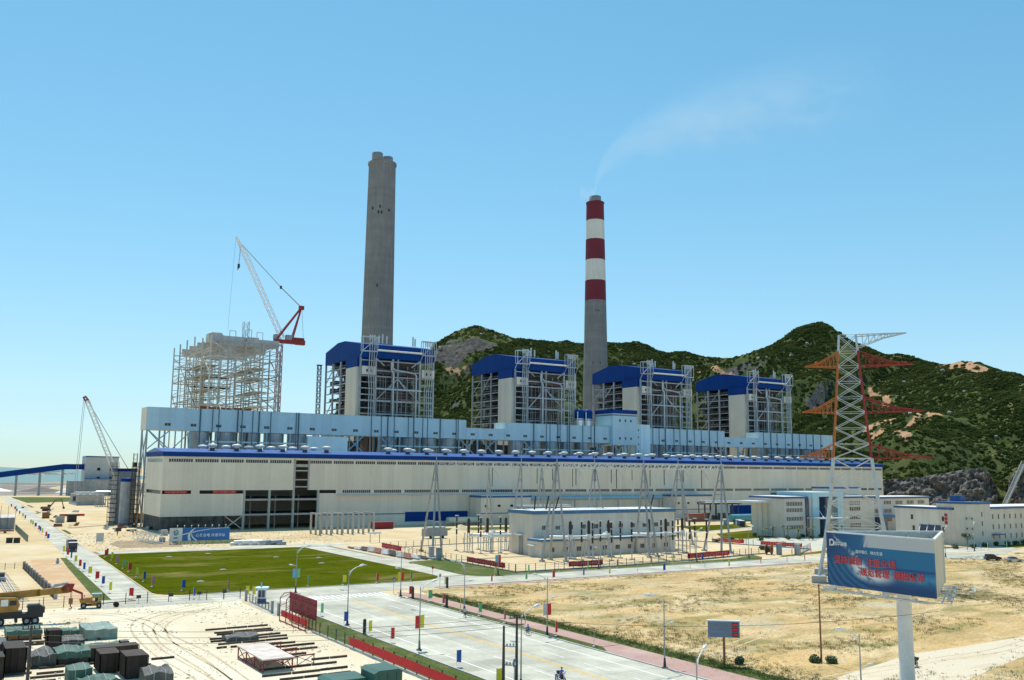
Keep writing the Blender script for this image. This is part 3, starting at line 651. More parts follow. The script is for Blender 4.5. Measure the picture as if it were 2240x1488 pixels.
# scaffold netting round the foot of the unfinished end
for x0, x1 in ((82.6,90.6),(90.7,98.8),(98.9,107)): MB(hall).box((x0,387.02,0), (x1,387.12,5.6)).build('netting', M['netting'], hall)
MB(hall).box((82.6,387.15,0), (82.7,418,5.6)).build('netting', M['netting'], hall)
for i in range(9): MB(hall).tube((83+3*i,386.8,0), (83+3*i,386.8,5.7), 0.05, 5).build('scaffold_pole', M['netting'], hall)
for z in (1.8, 3.6, 5.5): MB(hall).tube((82.6,386.75,z), (107,386.75,z), 0.05, 5).build('scaffold_pole', M['netting'], hall)
# unfinished bays: columns, beams, floors
for x in (115.4, 126.0, 136.4, 147.4): MB(hall).box((x-0.45,386.95,0), (x+0.45,387.9,15.9 if x != 136.4 else 29)).build('column', M['concrete'], hall)
MB(hall).box((142.5,386.95,15.9), (143.2,387.9,29)).build('column', M['concrete'], hall)
for a, b_ in ((115.4,126.0),(126.0,136.4),(136.4,147.4)):
    for z in (5.5, 11.6): MB(hall).box((a+0.46,387.05,z), (b_-0.46,387.6,z+0.75)).build('beam', M['concrete'], hall)
for z in (17.0, 20.0, 23.8, 25.6): MB(hall).box((136.9,387.1,z), (142.4,387.5,z+(0.5 if z != 25.6 else 1.2))).build('beam', M['concrete'], hall)
MB(hall).bar((108,387.3,0.4), (114.8,387.3,5.4), 0.35).build('brace', M['mullion'], hall); MB(hall).bar((108,387.5,5.4), (114.8,387.5,0.4), 0.35).build('brace', M['mullion'], hall)
for x in (120.5, 131.2, 141.5, 110, 152): MB(hall).box((x-0.25,395,0), (x+0.25,395.5,14)).build('inner_post', M['concrete'], hall)
for z in (5.6, 12.2): MB(hall).box((84,388.5,z), (160,418,z+0.3)).build('floor', M['deck'], hall)  # floors coloured dark to deepen the shade inside the open bays
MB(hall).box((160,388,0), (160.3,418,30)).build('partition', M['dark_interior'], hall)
# roof ventilators
vm = MB().lathe((0,0,0), [(1.05,0),(1.05,0.55),(1.8,0.6),(2.0,0.95),(1.9,1.35),(1.3,1.65),(0.2,1.75)], 16).mesh('ventilator', M['vent_white'])
vb = MB().lathe((0,0,0), [(1.0,-1.6),(1.0,0.0)], 12).mesh('ventilator_base', M['deck'])  # shade under the cap is put into the dark base colour
def vent(x, y, z):
    v = inst('ventilator', vm, hall, (x-HX0, y-HY0, z)); inst('ventilator_base', vb, v)
for i in range(43):
    x = 103.5+10.0*i
    if i in (6,7): continue
    vent(x, 395, 33.2); 
    if i % 9 != 8: vent(x, 411, 33.0)
# red banners hung in the unfinished window strip
def glyph_rows(o, p, ux, n, s, gap, rnd_, up=Vector((0,0,1)), off=0.0):
    """illegible rows of small characters: a few strokes each"""
    for k in range(n):
        c = Vector(p)+Vector(ux)*(k*(s+gap))
        for q in range(4):
            if rnd_.random() < 0.8:
                z = up*(s*(0.12+0.25*q)); o.bar(c+z, c+Vector(ux)*s*rnd_.uniform(0.6,0.95)+z, 0.02, s*0.09)
        o.bar(c+Vector(ux)*s*0.4, c+Vector(ux)*s*0.4+up*s*0.95, 0.02, s*0.1)
mat('cream_print', (0.72,0.55,0.36), 0.8); mat('white_print', (0.75,0.76,0.76), 0.7); mat('black_print', (0.03,0.03,0.03), 0.8)
def banner(x0, x1, y, z0, z1, label, n):
    b_ = T('banner', label, 'banner', ((x0+x1)/2, y, z0)); MB(b_).box((x0,y,z0), (x1,y+0.04,z1)).build('cloth', M['red_cloth'], b_)
    o = MB(b_); s = (z1-z0)*0.55; glyph_rows(o, (x0+0.5,y-0.02,z0+(z1-z0)*0.2), (1,0,0), n, s, ((x1-x0-1)/n)-s, random.Random(n)); o.build('lettering', M['cream_print'], b_)
banner(83.8, 92.6, 387.6, 14.75, 15.75, 'small red banner in the first dark window strip of the unfinished hall end', 11)
banner(102.6, 112.2, 387.6, 14.75, 15.75, 'red banner hanging in the second dark window strip beside the open bays', 13)

# low annexes and ducts against the front of the hall
def annex(x0, x1, y0, z1, label):
    t = T('annex', label, 'building', (x0, y0, 0))
    MB(t).box((x0,y0,0), (x1,386.4,z1-0.9)).build('wall', M['white_clad'], t)
    MB(t).box((x0-0.3,y0-0.3,z1-0.9), (x1+0.3,386.45,z1)).build('roof_edge', M['trim_blue'], t)
    MB(t).box((x0+0.4,y0+0.3,z1), (x1-0.4,386.0,z1+0.15)).build('roof', M['roof_white'], t)
    MB(t).box((x0-0.05,y0-0.06,4.9), (x1+0.05,y0,5.3)).build('stripe', M['trim_teal'], t)
    for k in range(int((x1-x0)/7)): MB(t).box((x0+2+7*k,y0-0.05,8.0), (x0+3.6+7*k,y0+0.02,9.0)).build('window', M['glass'], t)
    return t
annex(222.5, 250, 376, 13.2, 'white annex with dark blue roof edge beside the big blue wall panel')
annex(343, 370, 377, 12.9, 'white annex with dark blue roof edge behind the right half of the substation building')
annex(428, 452, 374, 13.2, 'small white annex at the hall foot near the office block')
dk = T('pipe_duct', 'pale blue duct running along the hall between two annexes', 'duct', (252,384,0))
for k in range(6): MB(dk).tube((253+14.6*k,384,11.6), (267.5+14.6*k,384,11.6), 1.05, 10).build('duct_section', M['blue_steel'], dk)
for k in range(7): MB(dk).box((254+14*k,383.7,0), (254.5+14*k,384.3,10.6)).build('support', M['grey_steel'], dk)
def bus_duct(x0, x1, y, z, label):
    t = T('bus_duct', label, 'duct', (x0, y, 0))
    for dy in (0, 1.7, 3.4): MB(t).tube((x0,y+dy,z), (x1,y+dy,z), 0.75, 10).build('duct', M['silver'], t)
    for k in range(int((x1-x0)/4)+1):
        for dy in (-0.6, 4): MB(t).box((x0+4*k,y+dy,0), (x0+4*k+0.35,y+dy+0.35,z-0.8)).build('post', M['netting'], t)
    MB(t).box((x0-0.5,y-0.8,z-1.2), (x1+0.5,y+4.4,z-0.85)).build('platform', M['deck'], t)
    rd_ = random.Random(int(x0))
    for k in range(4):
        a = x0+1+k*(x1-x0-3)/4; MB(t).box((a,y,0), (a+rd_.uniform(2,4),y+3,rd_.uniform(2.5,5))).build('transformer', M['dark_lagging'], t)
bus_duct(234, 262, 360, 8.6, 'silver bus ducts on a dark frame left behind the substation building')
bus_duct(346, 372, 358, 9.6, 'silver bus ducts on a dark frame behind the right end of the substation building')
bus_duct(420, 452, 362, 8.0, 'silver bus ducts on posts left of the office block')
o = T('storage_tank', 'long horizontal pale tank against the white wall below the blue panel', 'tank', (205,380,0))
MB(o).tube((206,378,2.2), (224,378,2.2), 1.5, 14).build('vessel', M['white_clad'], o)
for x in (209, 215, 221): MB(o).box((x,377,0), (x+0.6,379,1.2)).build('saddle', M['concrete'], o)
o = T('storage_tank', 'long horizontal green tank near the office block', 'tank', (340,332,0))
MB(o).tube((337,331,2.9), (356,331,2.9), 1.9, 14).lathe((0,0,0), [(0.01,0),(0.01,0.01)], 4).build('vessel', M['tank_green'], o)
for x in (340, 346, 352): MB(o).box((x,330,0), (x+0.6,332,1.6)).build('saddle', M['concrete'], o)

# ---------------------------------------------------------------- bunker gallery on steel frame
GY0, GY1 = 432.0, 443.5
bun = T('coal_bunker_gallery', 'long pale blue elevated coal gallery stepping along above the hall', 'gallery', (84, GY0, 0))
def gbox(x0, x1, z0, z1, name='gallery_wall', m='pale_blue', y0=GY0, y1=GY1): return MB(bun).box((x0,y0,z0), (x1,y1,z1)).build(name, M[m], bun)
def gal(x0, x1, z1):
    n = max(1, round((x1-x0)/24))
    for k in range(n):
        a, b_ = x0+(x1-x0)*k/n, x0+(x1-x0)*(k+1)/n-0.03
        gbox(a, b_, 41.4, z1); MB(bun).box((a,GY0-0.12,z1), (b_,GY1+0.1,z1+0.22)).build('roof', M['roof_white'] if z1 < 50 else M['pale_blue'], bun)
gal(84, 245.8, 51.2); gal(245.9, 270, 47.1); gal(270.1, 343, 50.8); gal(372.4, 436.6, 51.0); gal(436.7, 467.8, 47.2); gal(467.9, 541.5, 51.2)
gbox(83.85, 83.98, 41.4, 51.3, 'end_panel', 'white_clad')
# windows, downpipes
wm = MB().box((-1.25,-0.06,-0.6), (-0.08,0.02,0.6)).box((0.08,-0.06,-0.6), (1.25,0.02,0.6)).mesh('window', M['glass'])
x = 93.0
while x < 540:
    if not (343 < x < 373): inst('window', wm, bun, (x-84, -0.02, 43.9))
    x += 11.2
for k, x in enumerate([107,112.5,115.3,124,126,131,134,139.6,152,153.2,  191,196.5,200,203.6,211.5,214.6,219.8,222.6,230,239.6,240.8, 289,297.5,300,305.4,307,312,313.4,323,329,331.5, 376,381,386,393,398,404,410,416,423,430, 472,479,485,493,500,507,514,521,529]):
    MB(bun).tube((x,GY0-0.3,33.5), (x,GY0-0.3,51.6), 0.17 if k % 3 else 0.3, 6).build('downpipe', M['downpipe'], bun)
# frame below
for x in [84.5, 92] + [103.5+11.5*i for i in range(39)]:
    if x > 541: break
    for y in (GY0+0.4, GY1-0.6): MB(bun).box((x-0.35,y-0.35,0), (x+0.35,y+0.35,41.4)).build('column', M['blue_steel'] if y < 440 and x > 100 else M['grey_steel'], bun)
for x0, x1 in ((110,166),(196,243),(282,332),(384,430),(476,534)):
    MB(bun).box((x0,GY0-0.1,36.4), (x1,GY0+0.5,37.1)).build('beam', M['pale_blue'], bun)
for x in (85,166,178,196,242,255,282,331,345,384,428,446,476,520):
    MB(bun).bar((x,GY0,41.2), (x+9,GY0,33), 0.45).build('brace', M['blue_steel'], bun); MB(bun).bar((x+9,GY0+0.2,41.2), (x,GY0+0.2,33), 0.45).build('brace', M['blue_steel'], bun)
for y in (GY0+0.5, GY1-0.5):
    MB(bun).bar((84.5,y,2), (84.5,y+(10 if y < 440 else -10),20), 0.4).build('brace', M['grey_steel'], bun); MB(bun).bar((84.5,y,22), (84.5,y+(10 if y < 440 else -10),41), 0.4).build('brace', M['grey_steel'], bun)
MB(bun).bar((85,GY0,22), (103,GY0,41), 0.4).build('brace', M['grey_steel'], bun); MB(bun).bar((85,GY0+.2,41), (103,GY0+.2,22), 0.4).build('brace', M['grey_steel'], bun)
# steel coal silos under the gallery
sm_ = MB().lathe((0,0,0), [(1.2,14),(4.4,22),(4.5,22.05),(4.5,41.3)], 20).mesh('coal_silo', mat('silo', (0.40,0.46,0.49), 0.45, 0.2, var=0.2, sc=0.3, streak=0.25, ring=1.6))
for u in ((108.5,120,131.5,143,154.5),(203,214.5,226,237.5),(281,292.5,304,315.5,327),(377,388.5,400,411.5,423),(473,484.5,496,507.5,519,530.5)):
    for x in u: inst('coal_silo', sm_, bun, (x-84, 5.8, 0))
rdp = random.Random(5)
for k in range(60):
    x = rdp.uniform(100, 536); MB(bun).tube((x,GY0+rdp.uniform(1,10),20), (x+rdp.uniform(-3,3),GY0+rdp.uniform(1,10),41), rdp.uniform(0.15,0.5), 6).build('coal_pipe', M['boiler_pipe'] if k % 3 else M['dark_lagging'], bun)
for x0, x1 in ((166,190),(246,280),(336,343)): MB(bun).box((x0,GY1-0.3,20), (x1,GY1,39)).build('lagging', M['dark_lagging'], bun)
gbox(158, 178.5, 30, 40.5, 'switch_room', 'pale_blue_light', GY0-0.4, GY0+6)
# stair and lift tower in the gallery
st = T('lift_tower', 'grey blue lift tower with dark blue top band rising through the gallery', 'tower', (343.2,429.5,0))
MB(st).box((343.2,429.5,40.5), (361.4,446,57.6)).build('wall', M['pale_blue'], st)
MB(st).box((343.0,429.3,57.6), (361.6,446.2,58.2)).build('band', M['trim_teal'], st); MB(st).box((343.2,429.5,58.2), (361.4,446,58.9)).build('wall', M['white_clad'], st)
MB(st).box((342.9,429.2,58.9), (361.7,446.3,61.2)).build('parapet', M['hall_blue'], st)
for z in (43.5, 54):
    for x in (348, 352.2, 356.4): MB(st).box((x,429.42,z), (x+1.1,429.52,z+1.5)).build('window', M['glass'], st)
for x in (343.6, 352.0, 361.0): MB(st).box((x-0.35,429.6,0), (x+0.35,430.3,40.5)).build('column', M['blue_steel'], st)
MB(st).bar((344,429.9,32), (351,429.9,40), 0.4).build('brace', M['blue_steel'], st); MB(st).bar((360,429.9,32), (353,429.9,40), 0.4).build('brace', M['blue_steel'], st)
MB(st).box((361.5,430.0,0), (372.3,443.6,53.0)).build('shaft', M['pale_blue_light'], st)
MB(st).box((361.45,430.8,0), (365,429.9,52.8)).build('shaft_return', M['pale_blue'], st)
for k in range(6): MB(st).box((362.6,429.84,28+4.2*k), (363.4,429.95,29+4.2*k)).build('window', M['glass'], st)
for k, x in enumerate((332.5, 338.7)):
    t = T('dust_silo', ['steel silo with blue band, left one beside the lift tower', 'steel silo with blue band, right one beside the lift tower'][k], 'silo', (x,448,0))
    MB(t).lathe((x,448,0), [(2.9,20),(2.9,56)], 18).build('shell', M['silver'], t)
    MB(t).lathe((x,448,0), [(3.0,56),(3.05,60.2),(2.0,61.6),(0.3,62)], 18).build('cap', M['hall_blue'], t)
    MB(t).lathe((x,448,0), [(2.96,55.0),(2.96,55.5)], 18).build('hoop', M['trim_blue'], t)
    MB(t).tube((x-3.4,445,46), (x-3.4,445,60), 0.3, 8).build('pipe', M['lamp_white'], t)

# ---------------------------------------------------------------- boiler houses
def boiler_house(seed):
    t = T('boiler_house', '', 'boiler house', (0,0,0)); rd_ = random.Random(seed); W, D = 43.5, 50.0
    def b(name, a, c, m): return MB().box(a, c).build(name, M[m], t)
    S = 'boiler_steel'
    # blue hood: front fascia and gabled sides
    MB().extr([(0,83.3),(0,90.3),(22,94.0),(32,94.0),(D,90.2),(D,83.1)], 'x', 0, W).build('roof_hood', M['hall_blue'], t)
    MB().box((-1.2,1.5,78.4), (6,17,83.2)).build('stair_cap', M['hall_blue'], t)
    b('stair_tower', (-1.1,2.2,30), (1.2,16.6,78.3), 'white_clad')
    # columns
    fx = (0.3, 9.0, 18.9, 21.8, 35.0, 43.2)
    for x in fx: b('column', (x-0.42,0,20), (x+0.42,0.9,83.2), S)
    for y in (17.5, 27, 38, 49.2):
        for x in (0.3, 43.2): b('column', (x-0.42,y-0.45,20), (x+0.42,y+0.45,83), S)
    for x in (9, 21.8, 35): b('column', (x-0.42,48.7,20), (x+0.42,49.6,83), S)
    # beams across the front
    for z, w_ in ((48.5,0.7),(53.5,0.6),(60.2,0.9),(73.2,0.7),(76.4,0.5),(81.5,0.6)): b('beam', (0.3,-0.05,z), (W-0.3,0.75,z+w_), S)
    for z in (56.5, 63.5, 66.8, 70):
        b('beam', (0.3,0.1,z), (9,0.6,z+0.5), S); b('beam', (35,0.1,z), (43.2,0.6,z+0.5), S)
    MB().tube((8.5,-0.7,67), (35.5,-0.7,67), 0.55, 10).build('header_pipe', M['boiler_pipe'], t)
    # white boxes at the upper corners
    b('corner_room', (0.9,-0.6,74.2), (8.4,6,78.6), 'white_clad'); b('corner_room', (36,-0.6,74.2), (43.4,6,78.6), 'white_clad')
    for x in (3.2, 5.6, 38.2, 40.4): b('window', (x,-0.68,75.6), (x+0.9,-0.58,77), 'glass')
    b('gallery_panel', (9.6,1.2,75.0), (34.6,1.5,78), 'furnace')
    # braces
    for p, q in (((9.2,60.6),(18.6,70)),((35,60.6),(25,70)),((9.2,83),(14,79.5)),((34.6,83),(30,79.5)),((9.2,53),(18,45)),((34.8,53),(26,45)),((21.8,73),(16.5,66.8)),((21.8,73),(27,66.8))):
        MB().bar((p[0],0.3,p[1]), (q[0],0.35,q[1]), 0.55).build('brace', M[S], t)
    # furnace and its gear
    b('furnace', (9.6,9,25), (34.4,36,82.6), 'furnace')
    for z in (53, 58.5, 64, 69.5, 75, 80): MB().box((9.2,8.6,z), (34.8,36.4,z+0.8)).build('buckstay', M['dark_lagging'], t)
    b('penthouse', (8,5,79), (36,40,83.2), 'furnace')
    b('rear_pass', (10,37,30), (34,47,80), 'dark_lagging')
    for k in range(12):
        x = 10.2+k*2.15; MB().tube((x,rd_.uniform(3,7.5),48), (x+rd_.uniform(-0.4,0.4),rd_.uniform(3,7.5),rd_.uniform(72,82)), rd_.uniform(0.15,0.4), 6).build('riser', M['boiler_pipe'] if k % 2 else M['dark_lagging'], t)
    MB().path([(18.9,-0.8,45),(18.9,-0.8,75.5),(17.6,-0.8,77),(17.6,-0.8,81.5)], 0.55, 8).build('main_steam_pipe', M['boiler_pipe'], t)
    MB().path([(18.0,-1.1,81.5),(18.0,-1.1,78.6),(19.5,-1.1,77.4),(31,-1.1,76.2),(32.2,-1.1,75),(32.2,-1.1,45)], 0.5, 8).build('steam_pipe', M['boiler_pipe'], t)
    for k in range(46):          # small pipework, cable trays and platforms in front of the furnace
        x0 = rd_.uniform(1, 38); z0 = rd_.uniform(46, 81); y0 = rd_.uniform(1.5, 8); m_ = rd_.choice(('boiler_pipe','deck','dark_lagging','boiler_steel','rust_steel'))
        if k % 3 == 0: MB().tube((x0,y0,z0), (x0+rd_.uniform(-1,1),y0,z0+rd_.uniform(4,14) if z0 < 66 else z0-8), rd_.uniform(0.1,0.25), 6).build('pipework', M[m_], t)
        elif k % 3 == 1: MB().bar((x0,y0,z0), (min(43,x0+rd_.uniform(4,16)),y0,z0), rd_.uniform(0.15,0.4)).build('tray', M[m_], t)
        else: MB().box((x0,y0,z0), (min(43,x0+rd_.uniform(2,7)),y0+rd_.uniform(1,2.5),z0+rd_.uniform(0.2,1.6))).build('platform', M[m_], t)
    for z in (51, 55.2, 58.6, 62.2, 65.4, 71.6): MB().bar((9,2.2,z), (35,2.2,z), 0.16).build('thin_beam', M[S], t)
    for x in (12.4, 15.6, 25.2, 28.4, 31.8): MB().bar((x,1.8,46), (x,1.8,rd_.choice((60,66,74))), 0.2).build('thin_post', M[S], t)
    # drain pipes in both corner bays
    for k, x in enumerate((4.6,5.9,7.2,37.4,38.7,40.0,41.3)):
        top = 92.5 if k < 3 else 91.5; j = -0.5 if k < 3 else 0.5
        MB().path([(x,-1.3,45),(x-j*0.6,-1.3,66),(x+j*0.6,-1.3,74),(x,-1.3,84),(x,-1.3,top)], 0.24, 6).build('vent_pipe', M['boiler_pipe'], t)
        MB().tube((x,-1.3,top), (x,-1.3,top+2.6), 0.42, 8).build('silencer', M['galv'], t)
    for k, x in enumerate((13, 15, 17.5, 33.2, 34.5)):
        MB().tube((x,6,92), (x,6,96.2+k % 2), 0.45, 8).build('silencer', M['galv'], t)
    # open cages at the roof corners and the white pipe between them
    for x0, x1 in ((0.2,8.6),(35.4,43.3)):
        o = MB()
        for x in (x0, x1):
            for y in (-2.4, 0.0): o.bar((x,y,86.2), (x,y,94.2), 0.3)
        for z in (86.4, 94.0):
            for y in (-2.4, 0): o.bar((x0,y,z), (x1,y,z), 0.35)
            for x in (x0, x1): o.bar((x,-2.4,z), (x,0,z), 0.3)
        o.bar((x0,-2.4,86.4), (x1,-2.4,94), 0.28).bar((x0,-2.2,86.4), (x0-0.3,0,83.4), 0.3).bar((x1,-2.2,86.4), (x1+0.3,0,83.4), 0.3)
        o.build('pipe_cage', M['boiler_pipe'], t)
    MB().tube((8.6,-1.8,87.2), (35.4,-1.8,87.2), 0.5, 8).build('pipe', M['vent_white'], t)
    # side decks, rails, braces (left and right)
    for sx, x0, x1 in ((0,0.4,9.4),(1,34.6,43.1)):
        for z in (48, 53, 57.5, 62, 66.5, 71, 75.5, 79.5):
            y1 = rd_.choice((38, 44, 49)); o = MB().box((x0,17.5,z), (x1,y1,z+0.3)); o.build('deck', M['deck'], t)
            xe = 0.4 if sx == 0 else 43.1
            o = MB().bar((xe,17.5,z+1.2), (xe,y1,z+1.2), 0.12)
            for q in range(int((y1-17.5)/2.4)): o.bar((xe,17.6+2.4*q,z+0.3), (xe,17.6+2.4*q,z+1.2), 0.09)
            o.build('handrail', M[S], t)
            MB().box((xe-0.25,17.5,z-0.55), (xe+0.25,49.5,z-0.05)).build('beam', M[S], t)
            for q in range(3):
                y = rd_.uniform(19, 44); zz = z+0.35; MB().box((x0+1,y,zz), (x1-1.5,y+rd_.uniform(1.5,4),zz+rd_.uniform(1,3))).build('equipment', M[rd_.choice(('dark_lagging','furnace','dark_lagging'))], t)
        xe = 0.3 if sx == 0 else 43.2
        for y0, z0, z1 in ((38,53,62),(38,72,80),(27,72,82)): MB().bar((xe,y0+11,z0), (xe,y0,z1), 0.4).build('brace', M[S], t)
    for y in range(4): MB().path([(rd_.uniform(2,8),8+9*y,40), (rd_.uniform(2,8),8+9*y,82)], 0.4, 6).build('duct', M['dark_lagging'], t)
    for k in range(5): MB().tube((2,14+7*k,60+3*k), (9,14+7*k,60+3*k), 0.6, 8).build('duct', M['furnace'], t)
    return t
boilers = boiler_house(1)
BX = (191.7, 287.9, 382.1, 477.4)
BL = ['blue-roofed open boiler house standing in front of the plain grey chimney', 'blue-roofed open boiler house left of the striped chimney', 'blue-roofed open boiler house right of the striped chimney, behind the lift tower', 'blue-roofed open boiler house farthest right, nearest the pylon']
boilers.location = (BX[0], 450, 0); boilers['label'] = BL[0]; boilers['group'] = 'finished boiler houses in a row'
for k in (1, 2, 3): dup(boilers, (BX[k], 450, 0), 0, BL[k])
# builders hoist left of the first boiler house
h = T('hoist_tower', 'tall dark lattice hoist left of the first blue-roofed boiler house', 'hoist', (191,506,0))
MB(h).lattice((190.5,506,30), (190.5,506,84), 1.8, 1.8, 34, 0.3, 0.16).build('mast', M['chassis'], h); MB(h).box((189,505,83.6), (192,507,84)).build('top_frame', M['chassis'], h)

# ---------------------------------------------------------------- boiler frame under construction
fr = T('steel_skeleton', 'cream steel skeleton of an unfinished boiler house without cladding', 'steel frame', (114.6,450,0))
FX = (114.6, 123.2, 131.6, 140.2, 148.5); FY = (450, 466, 482, 498, 513, 527)
ZT = {450: 86.5, 466: 88.5, 482: 91, 498: 91, 513: 90.5, 527: 90}
rf = random.Random(11)
for x in FX:
    for y in FY:
        if y in (466, 482) and x in FX[1:4]: continue
        MB(fr).box((x-0.3,y-0.3,20), (x+0.3,y+0.3,ZT[y]-(4 if x == FX[-1] and y < 470 else 0))).build('column', M['cream_steel'], fr)
for z in (50, 55, 59, 62.5, 66.5, 70, 74, 78, 82, 85.5):
    w_ = 0.5 if z in (59, 70, 78, 85.5) else 0.26
    for y in FY:
        if y in (466, 482, 498) and z < 80:
            MB(fr).box((FX[0],y-0.2,z), (FX[1],y+0.2,z+w_)).build('beam', M['cream_steel'], fr); MB(fr).box((FX[3],y-0.2,z), (FX[4],y+0.2,z+w_)).build('beam', M['cream_steel'], fr)
        elif not (y == 450 and z in (62.5, 74)): MB(fr).box((FX[0],y-0.2,z), (FX[4],y+0.2,z+w_)).build('beam', M['cream_steel'], fr)
    for x in (FX[0], FX[1], FX[3], FX[4]):
        if rf.random() < 0.85: MB(fr).box((x-0.2,450,z), (x+0.2,527,z+w_)).build('beam', M['cream_steel'], fr)
for z in (55, 62.5, 70, 74.5):
    for x0, x1 in ((FX[0],FX[1]),(FX[3],FX[4])):
        MB(fr).box((x0,462+rf.uniform(0,10),z+0.8), (x1,rf.choice((500,513,527)),z+1.0)).build('deck', M['cream_plate'], fr)
        MB(fr).bar((x0,452,z+1.9), (x0,527,z+1.9), 0.14).build('handrail', M['cream_steel'], fr)
        for q in range(8): MB(fr).bar((x0,454+9*q,z+0.9), (x0,454+9*q,z+1.9), 0.12).build('rail_post', M['cream_steel'], fr)
for (x0, z0, x1, z1, y) in ((114.6,86,131.6,75,450),(148.5,86,131.6,75,450),(131.6,75,114.6,60,450),(131.6,75,148.5,60,450),(114.6,60,131.6,50,450),(131.6,66,148.5,52,450),(114.6,84,131,70,527),(148,84,131,70,527),(123,70,140,58,527)):
    MB(fr).bar((x0,y,z0), (x1,y+0.2,z1), 0.42).build('brace', M['cream_steel'], fr)
for y0, y1, z0, z1 in ((450,466,70,80),(482,498,60,70),(498,513,70,80),(513,527,55,64),(466,482,50,60)):
    for x in (FX[0], FX[4]): MB(fr).bar((x,y0,z0), (x,y1,z1), 0.5).build('brace', M['cream_steel'], fr)
for x in (118.9, 127.4, 135.9, 144.4):                     # secondary posts and light members
    for y in (450.2, 490, 513, 526.6):
        if rf.random() < 0.85: MB(fr).box((x-0.16,y-0.16,rf.choice((50,55,59))), (x+0.16,y+0.16,rf.choice((74,82,85.5)))).build('secondary_post', M['cream_steel'], fr)
for k in range(70):
    x = rf.choice((114.6,114.6,123.2,140.2,148.5,148.5)); y = rf.choice(FY[:-1]); z = rf.choice((50,55,59,62.5,66.5,70,74,78)); d_ = rf.choice((14,15,16)); MB(fr).bar((x,y,z+rf.uniform(0,4)), (x,y+d_,z+rf.uniform(-1,7)), 0.2).build('light_brace', M['cream_steel'], fr)
for z in (52.5, 57, 64.5, 68, 72, 76, 80): MB(fr).box((114.6,450.1,z), (148.5,450.35,z+0.18)).build('girt', M['cream_steel'], fr)
# deep plate girders and boxes on the top
for y in (474, 490, 506): MB(fr).box((FX[0]-0.5,y,83.4), (FX[4]+0.3,y+0.8,87.2)).build('plate_girder', M['cream_plate'], fr)
for x0, x1, z1 in ((115.5,131.0,88.6),(132.4,148.5,88.0)): MB(fr).box((x0,451.5,84.4), (x1,456,z1)).build('roof_girder', mat('grey_plate', (0.44,0.46,0.47), 0.6, var=0.15), fr)
for x0, y0, dx, z1 in ((118,468,7,91.5),(121,474,5,93),(134,468,8,90.8),(139,474,6,92),(126,486,4,92.4)): MB(fr).box((x0,y0,87.2), (x0+dx,y0+6,z1)).build('load_box', M['cream_plate'], fr)
for x, y in ((126,460),(131.5,452),(139,458)):
    o = MB(fr)
    for dx in (0, 3):
        o.bar((x+dx,y,87), (x+dx,y,92.5), 0.25)
    o.bar((x,y,92.5), (x+3,y,92.5), 0.25).build('lift_frame', M['cream_steel'], fr)
MB(fr).lattice((134.5,462,88), (134.5,462,98), 2.6, 2.6, 5, 0.25, 0.15).build('derrick', M['grey_steel'], fr)
for k, z in enumerate((53, 66.5, 72)): MB(fr).box((118,500,z), (138,500.6,z+1.0)).build('hung_beam', M['chassis'], fr)
MB(fr).box((118,478,52), (144,482,55.5)).build('hung_load', M['rust_steel'], fr)
for k in range(8): MB(fr).tube((116+4*k,rf.uniform(455,520),80), (116+4*k,rf.uniform(455,520),rf.uniform(50,70)), 0.25, 6).build('hanger', M['cream_steel'], fr)

# tower crane beside the frame
tc = T('tower_crane', 'red luffing tower crane with white lattice jib above the unfinished frame', 'crane', (151.5,459,0))
MB(tc).lattice((151.2,459,0), (151.2,459,88), 2.4, 2.4, 34, 0.32, 0.18).build('mast', M['crane_red'], tc)
MB(tc).box((148.2,457.5,88.2), (159.5,460.5,90.0)).build('deck', M['crane_red'], tc); MB(tc).box((159.5,457.8,88.0), (164.2,460.2,90.4)).build('counter_jib', M['crane_red'], tc)
for k in range(5): MB(tc).box((157.8+1.25*k,457.9,90), (158.7+1.25*k,460.1,91.6)).build('counterweight', M['crane_red'], tc)
MB(tc).box((148,457.6,90), (150.2,460.4,92.4)).build('cab', M['sheet_grey'], tc); MB(tc).box((154.2,457.6,90), (157.6,460.4,92.6)).build('winch_house', M['sheet_grey'], tc)
for y in (457.8, 460.2):
    MB(tc).bar((149.2,y,90), (161.8,459,107.6), 0.9).build('a_frame_strut', M['crane_red'], tc); MB(tc).bar((157.2,y,90), (161.6,459,106.6), 0.7).build('a_frame_leg', M['crane_red'], tc)
MB(tc).box((160.6,458,106.4), (163,460,108.4)).build('a_frame_head', M['crane_red'], tc)
MB(tc).lattice((152.5,459,90.5), (130.6,459,133), 2.2, 2.0, 26, 0.26, 0.13, up=(0,1,0)).build('jib', M['lamp_white'], tc)
MB(tc).lattice((130.6,459,133), (126.2,459,140.2), 1.8, 0.5, 4, 0.26, 0.13, up=(0,1,0)).build('jib_tip', M['lamp_white'], tc)
MB(tc).tube((162,459,107.5), (150.5,459,117), 0.28, 5).tube((150.5,459,117), (129.5,459,136.5), 0.2, 5).build('pendant', M['grey_steel'], tc)
MB(tc).obox((150.5,459,117), (1.0,0.6,1.6), 0).build('pendant_block', M['post_dark'], tc)
MB(tc).tube((162.2,459,106), (163.6,459,90.5), 0.1, 5).build('stay', M['grey_steel'], tc)
MB(tc).tube((128.6,458.7,136), (128.2,458.7,126.4), 0.09, 5).tube((129.2,459.3,136), (128.6,459.3,126.4), 0.09, 5).build('hoist_rope', M['grey_steel'], tc)
MB(tc).box((127.9,458.5,124.4), (128.9,459.5,126.4)).tube((128.4,459,124.4), (127.9,459,123.4), 0.25, 6).build('hook_block', M['post_dark'], tc)
MB(tc).tube((126.3,459,139.8), (124.6,459,92), 0.07, 5).build('fly_rope', M['grey_steel'], tc)

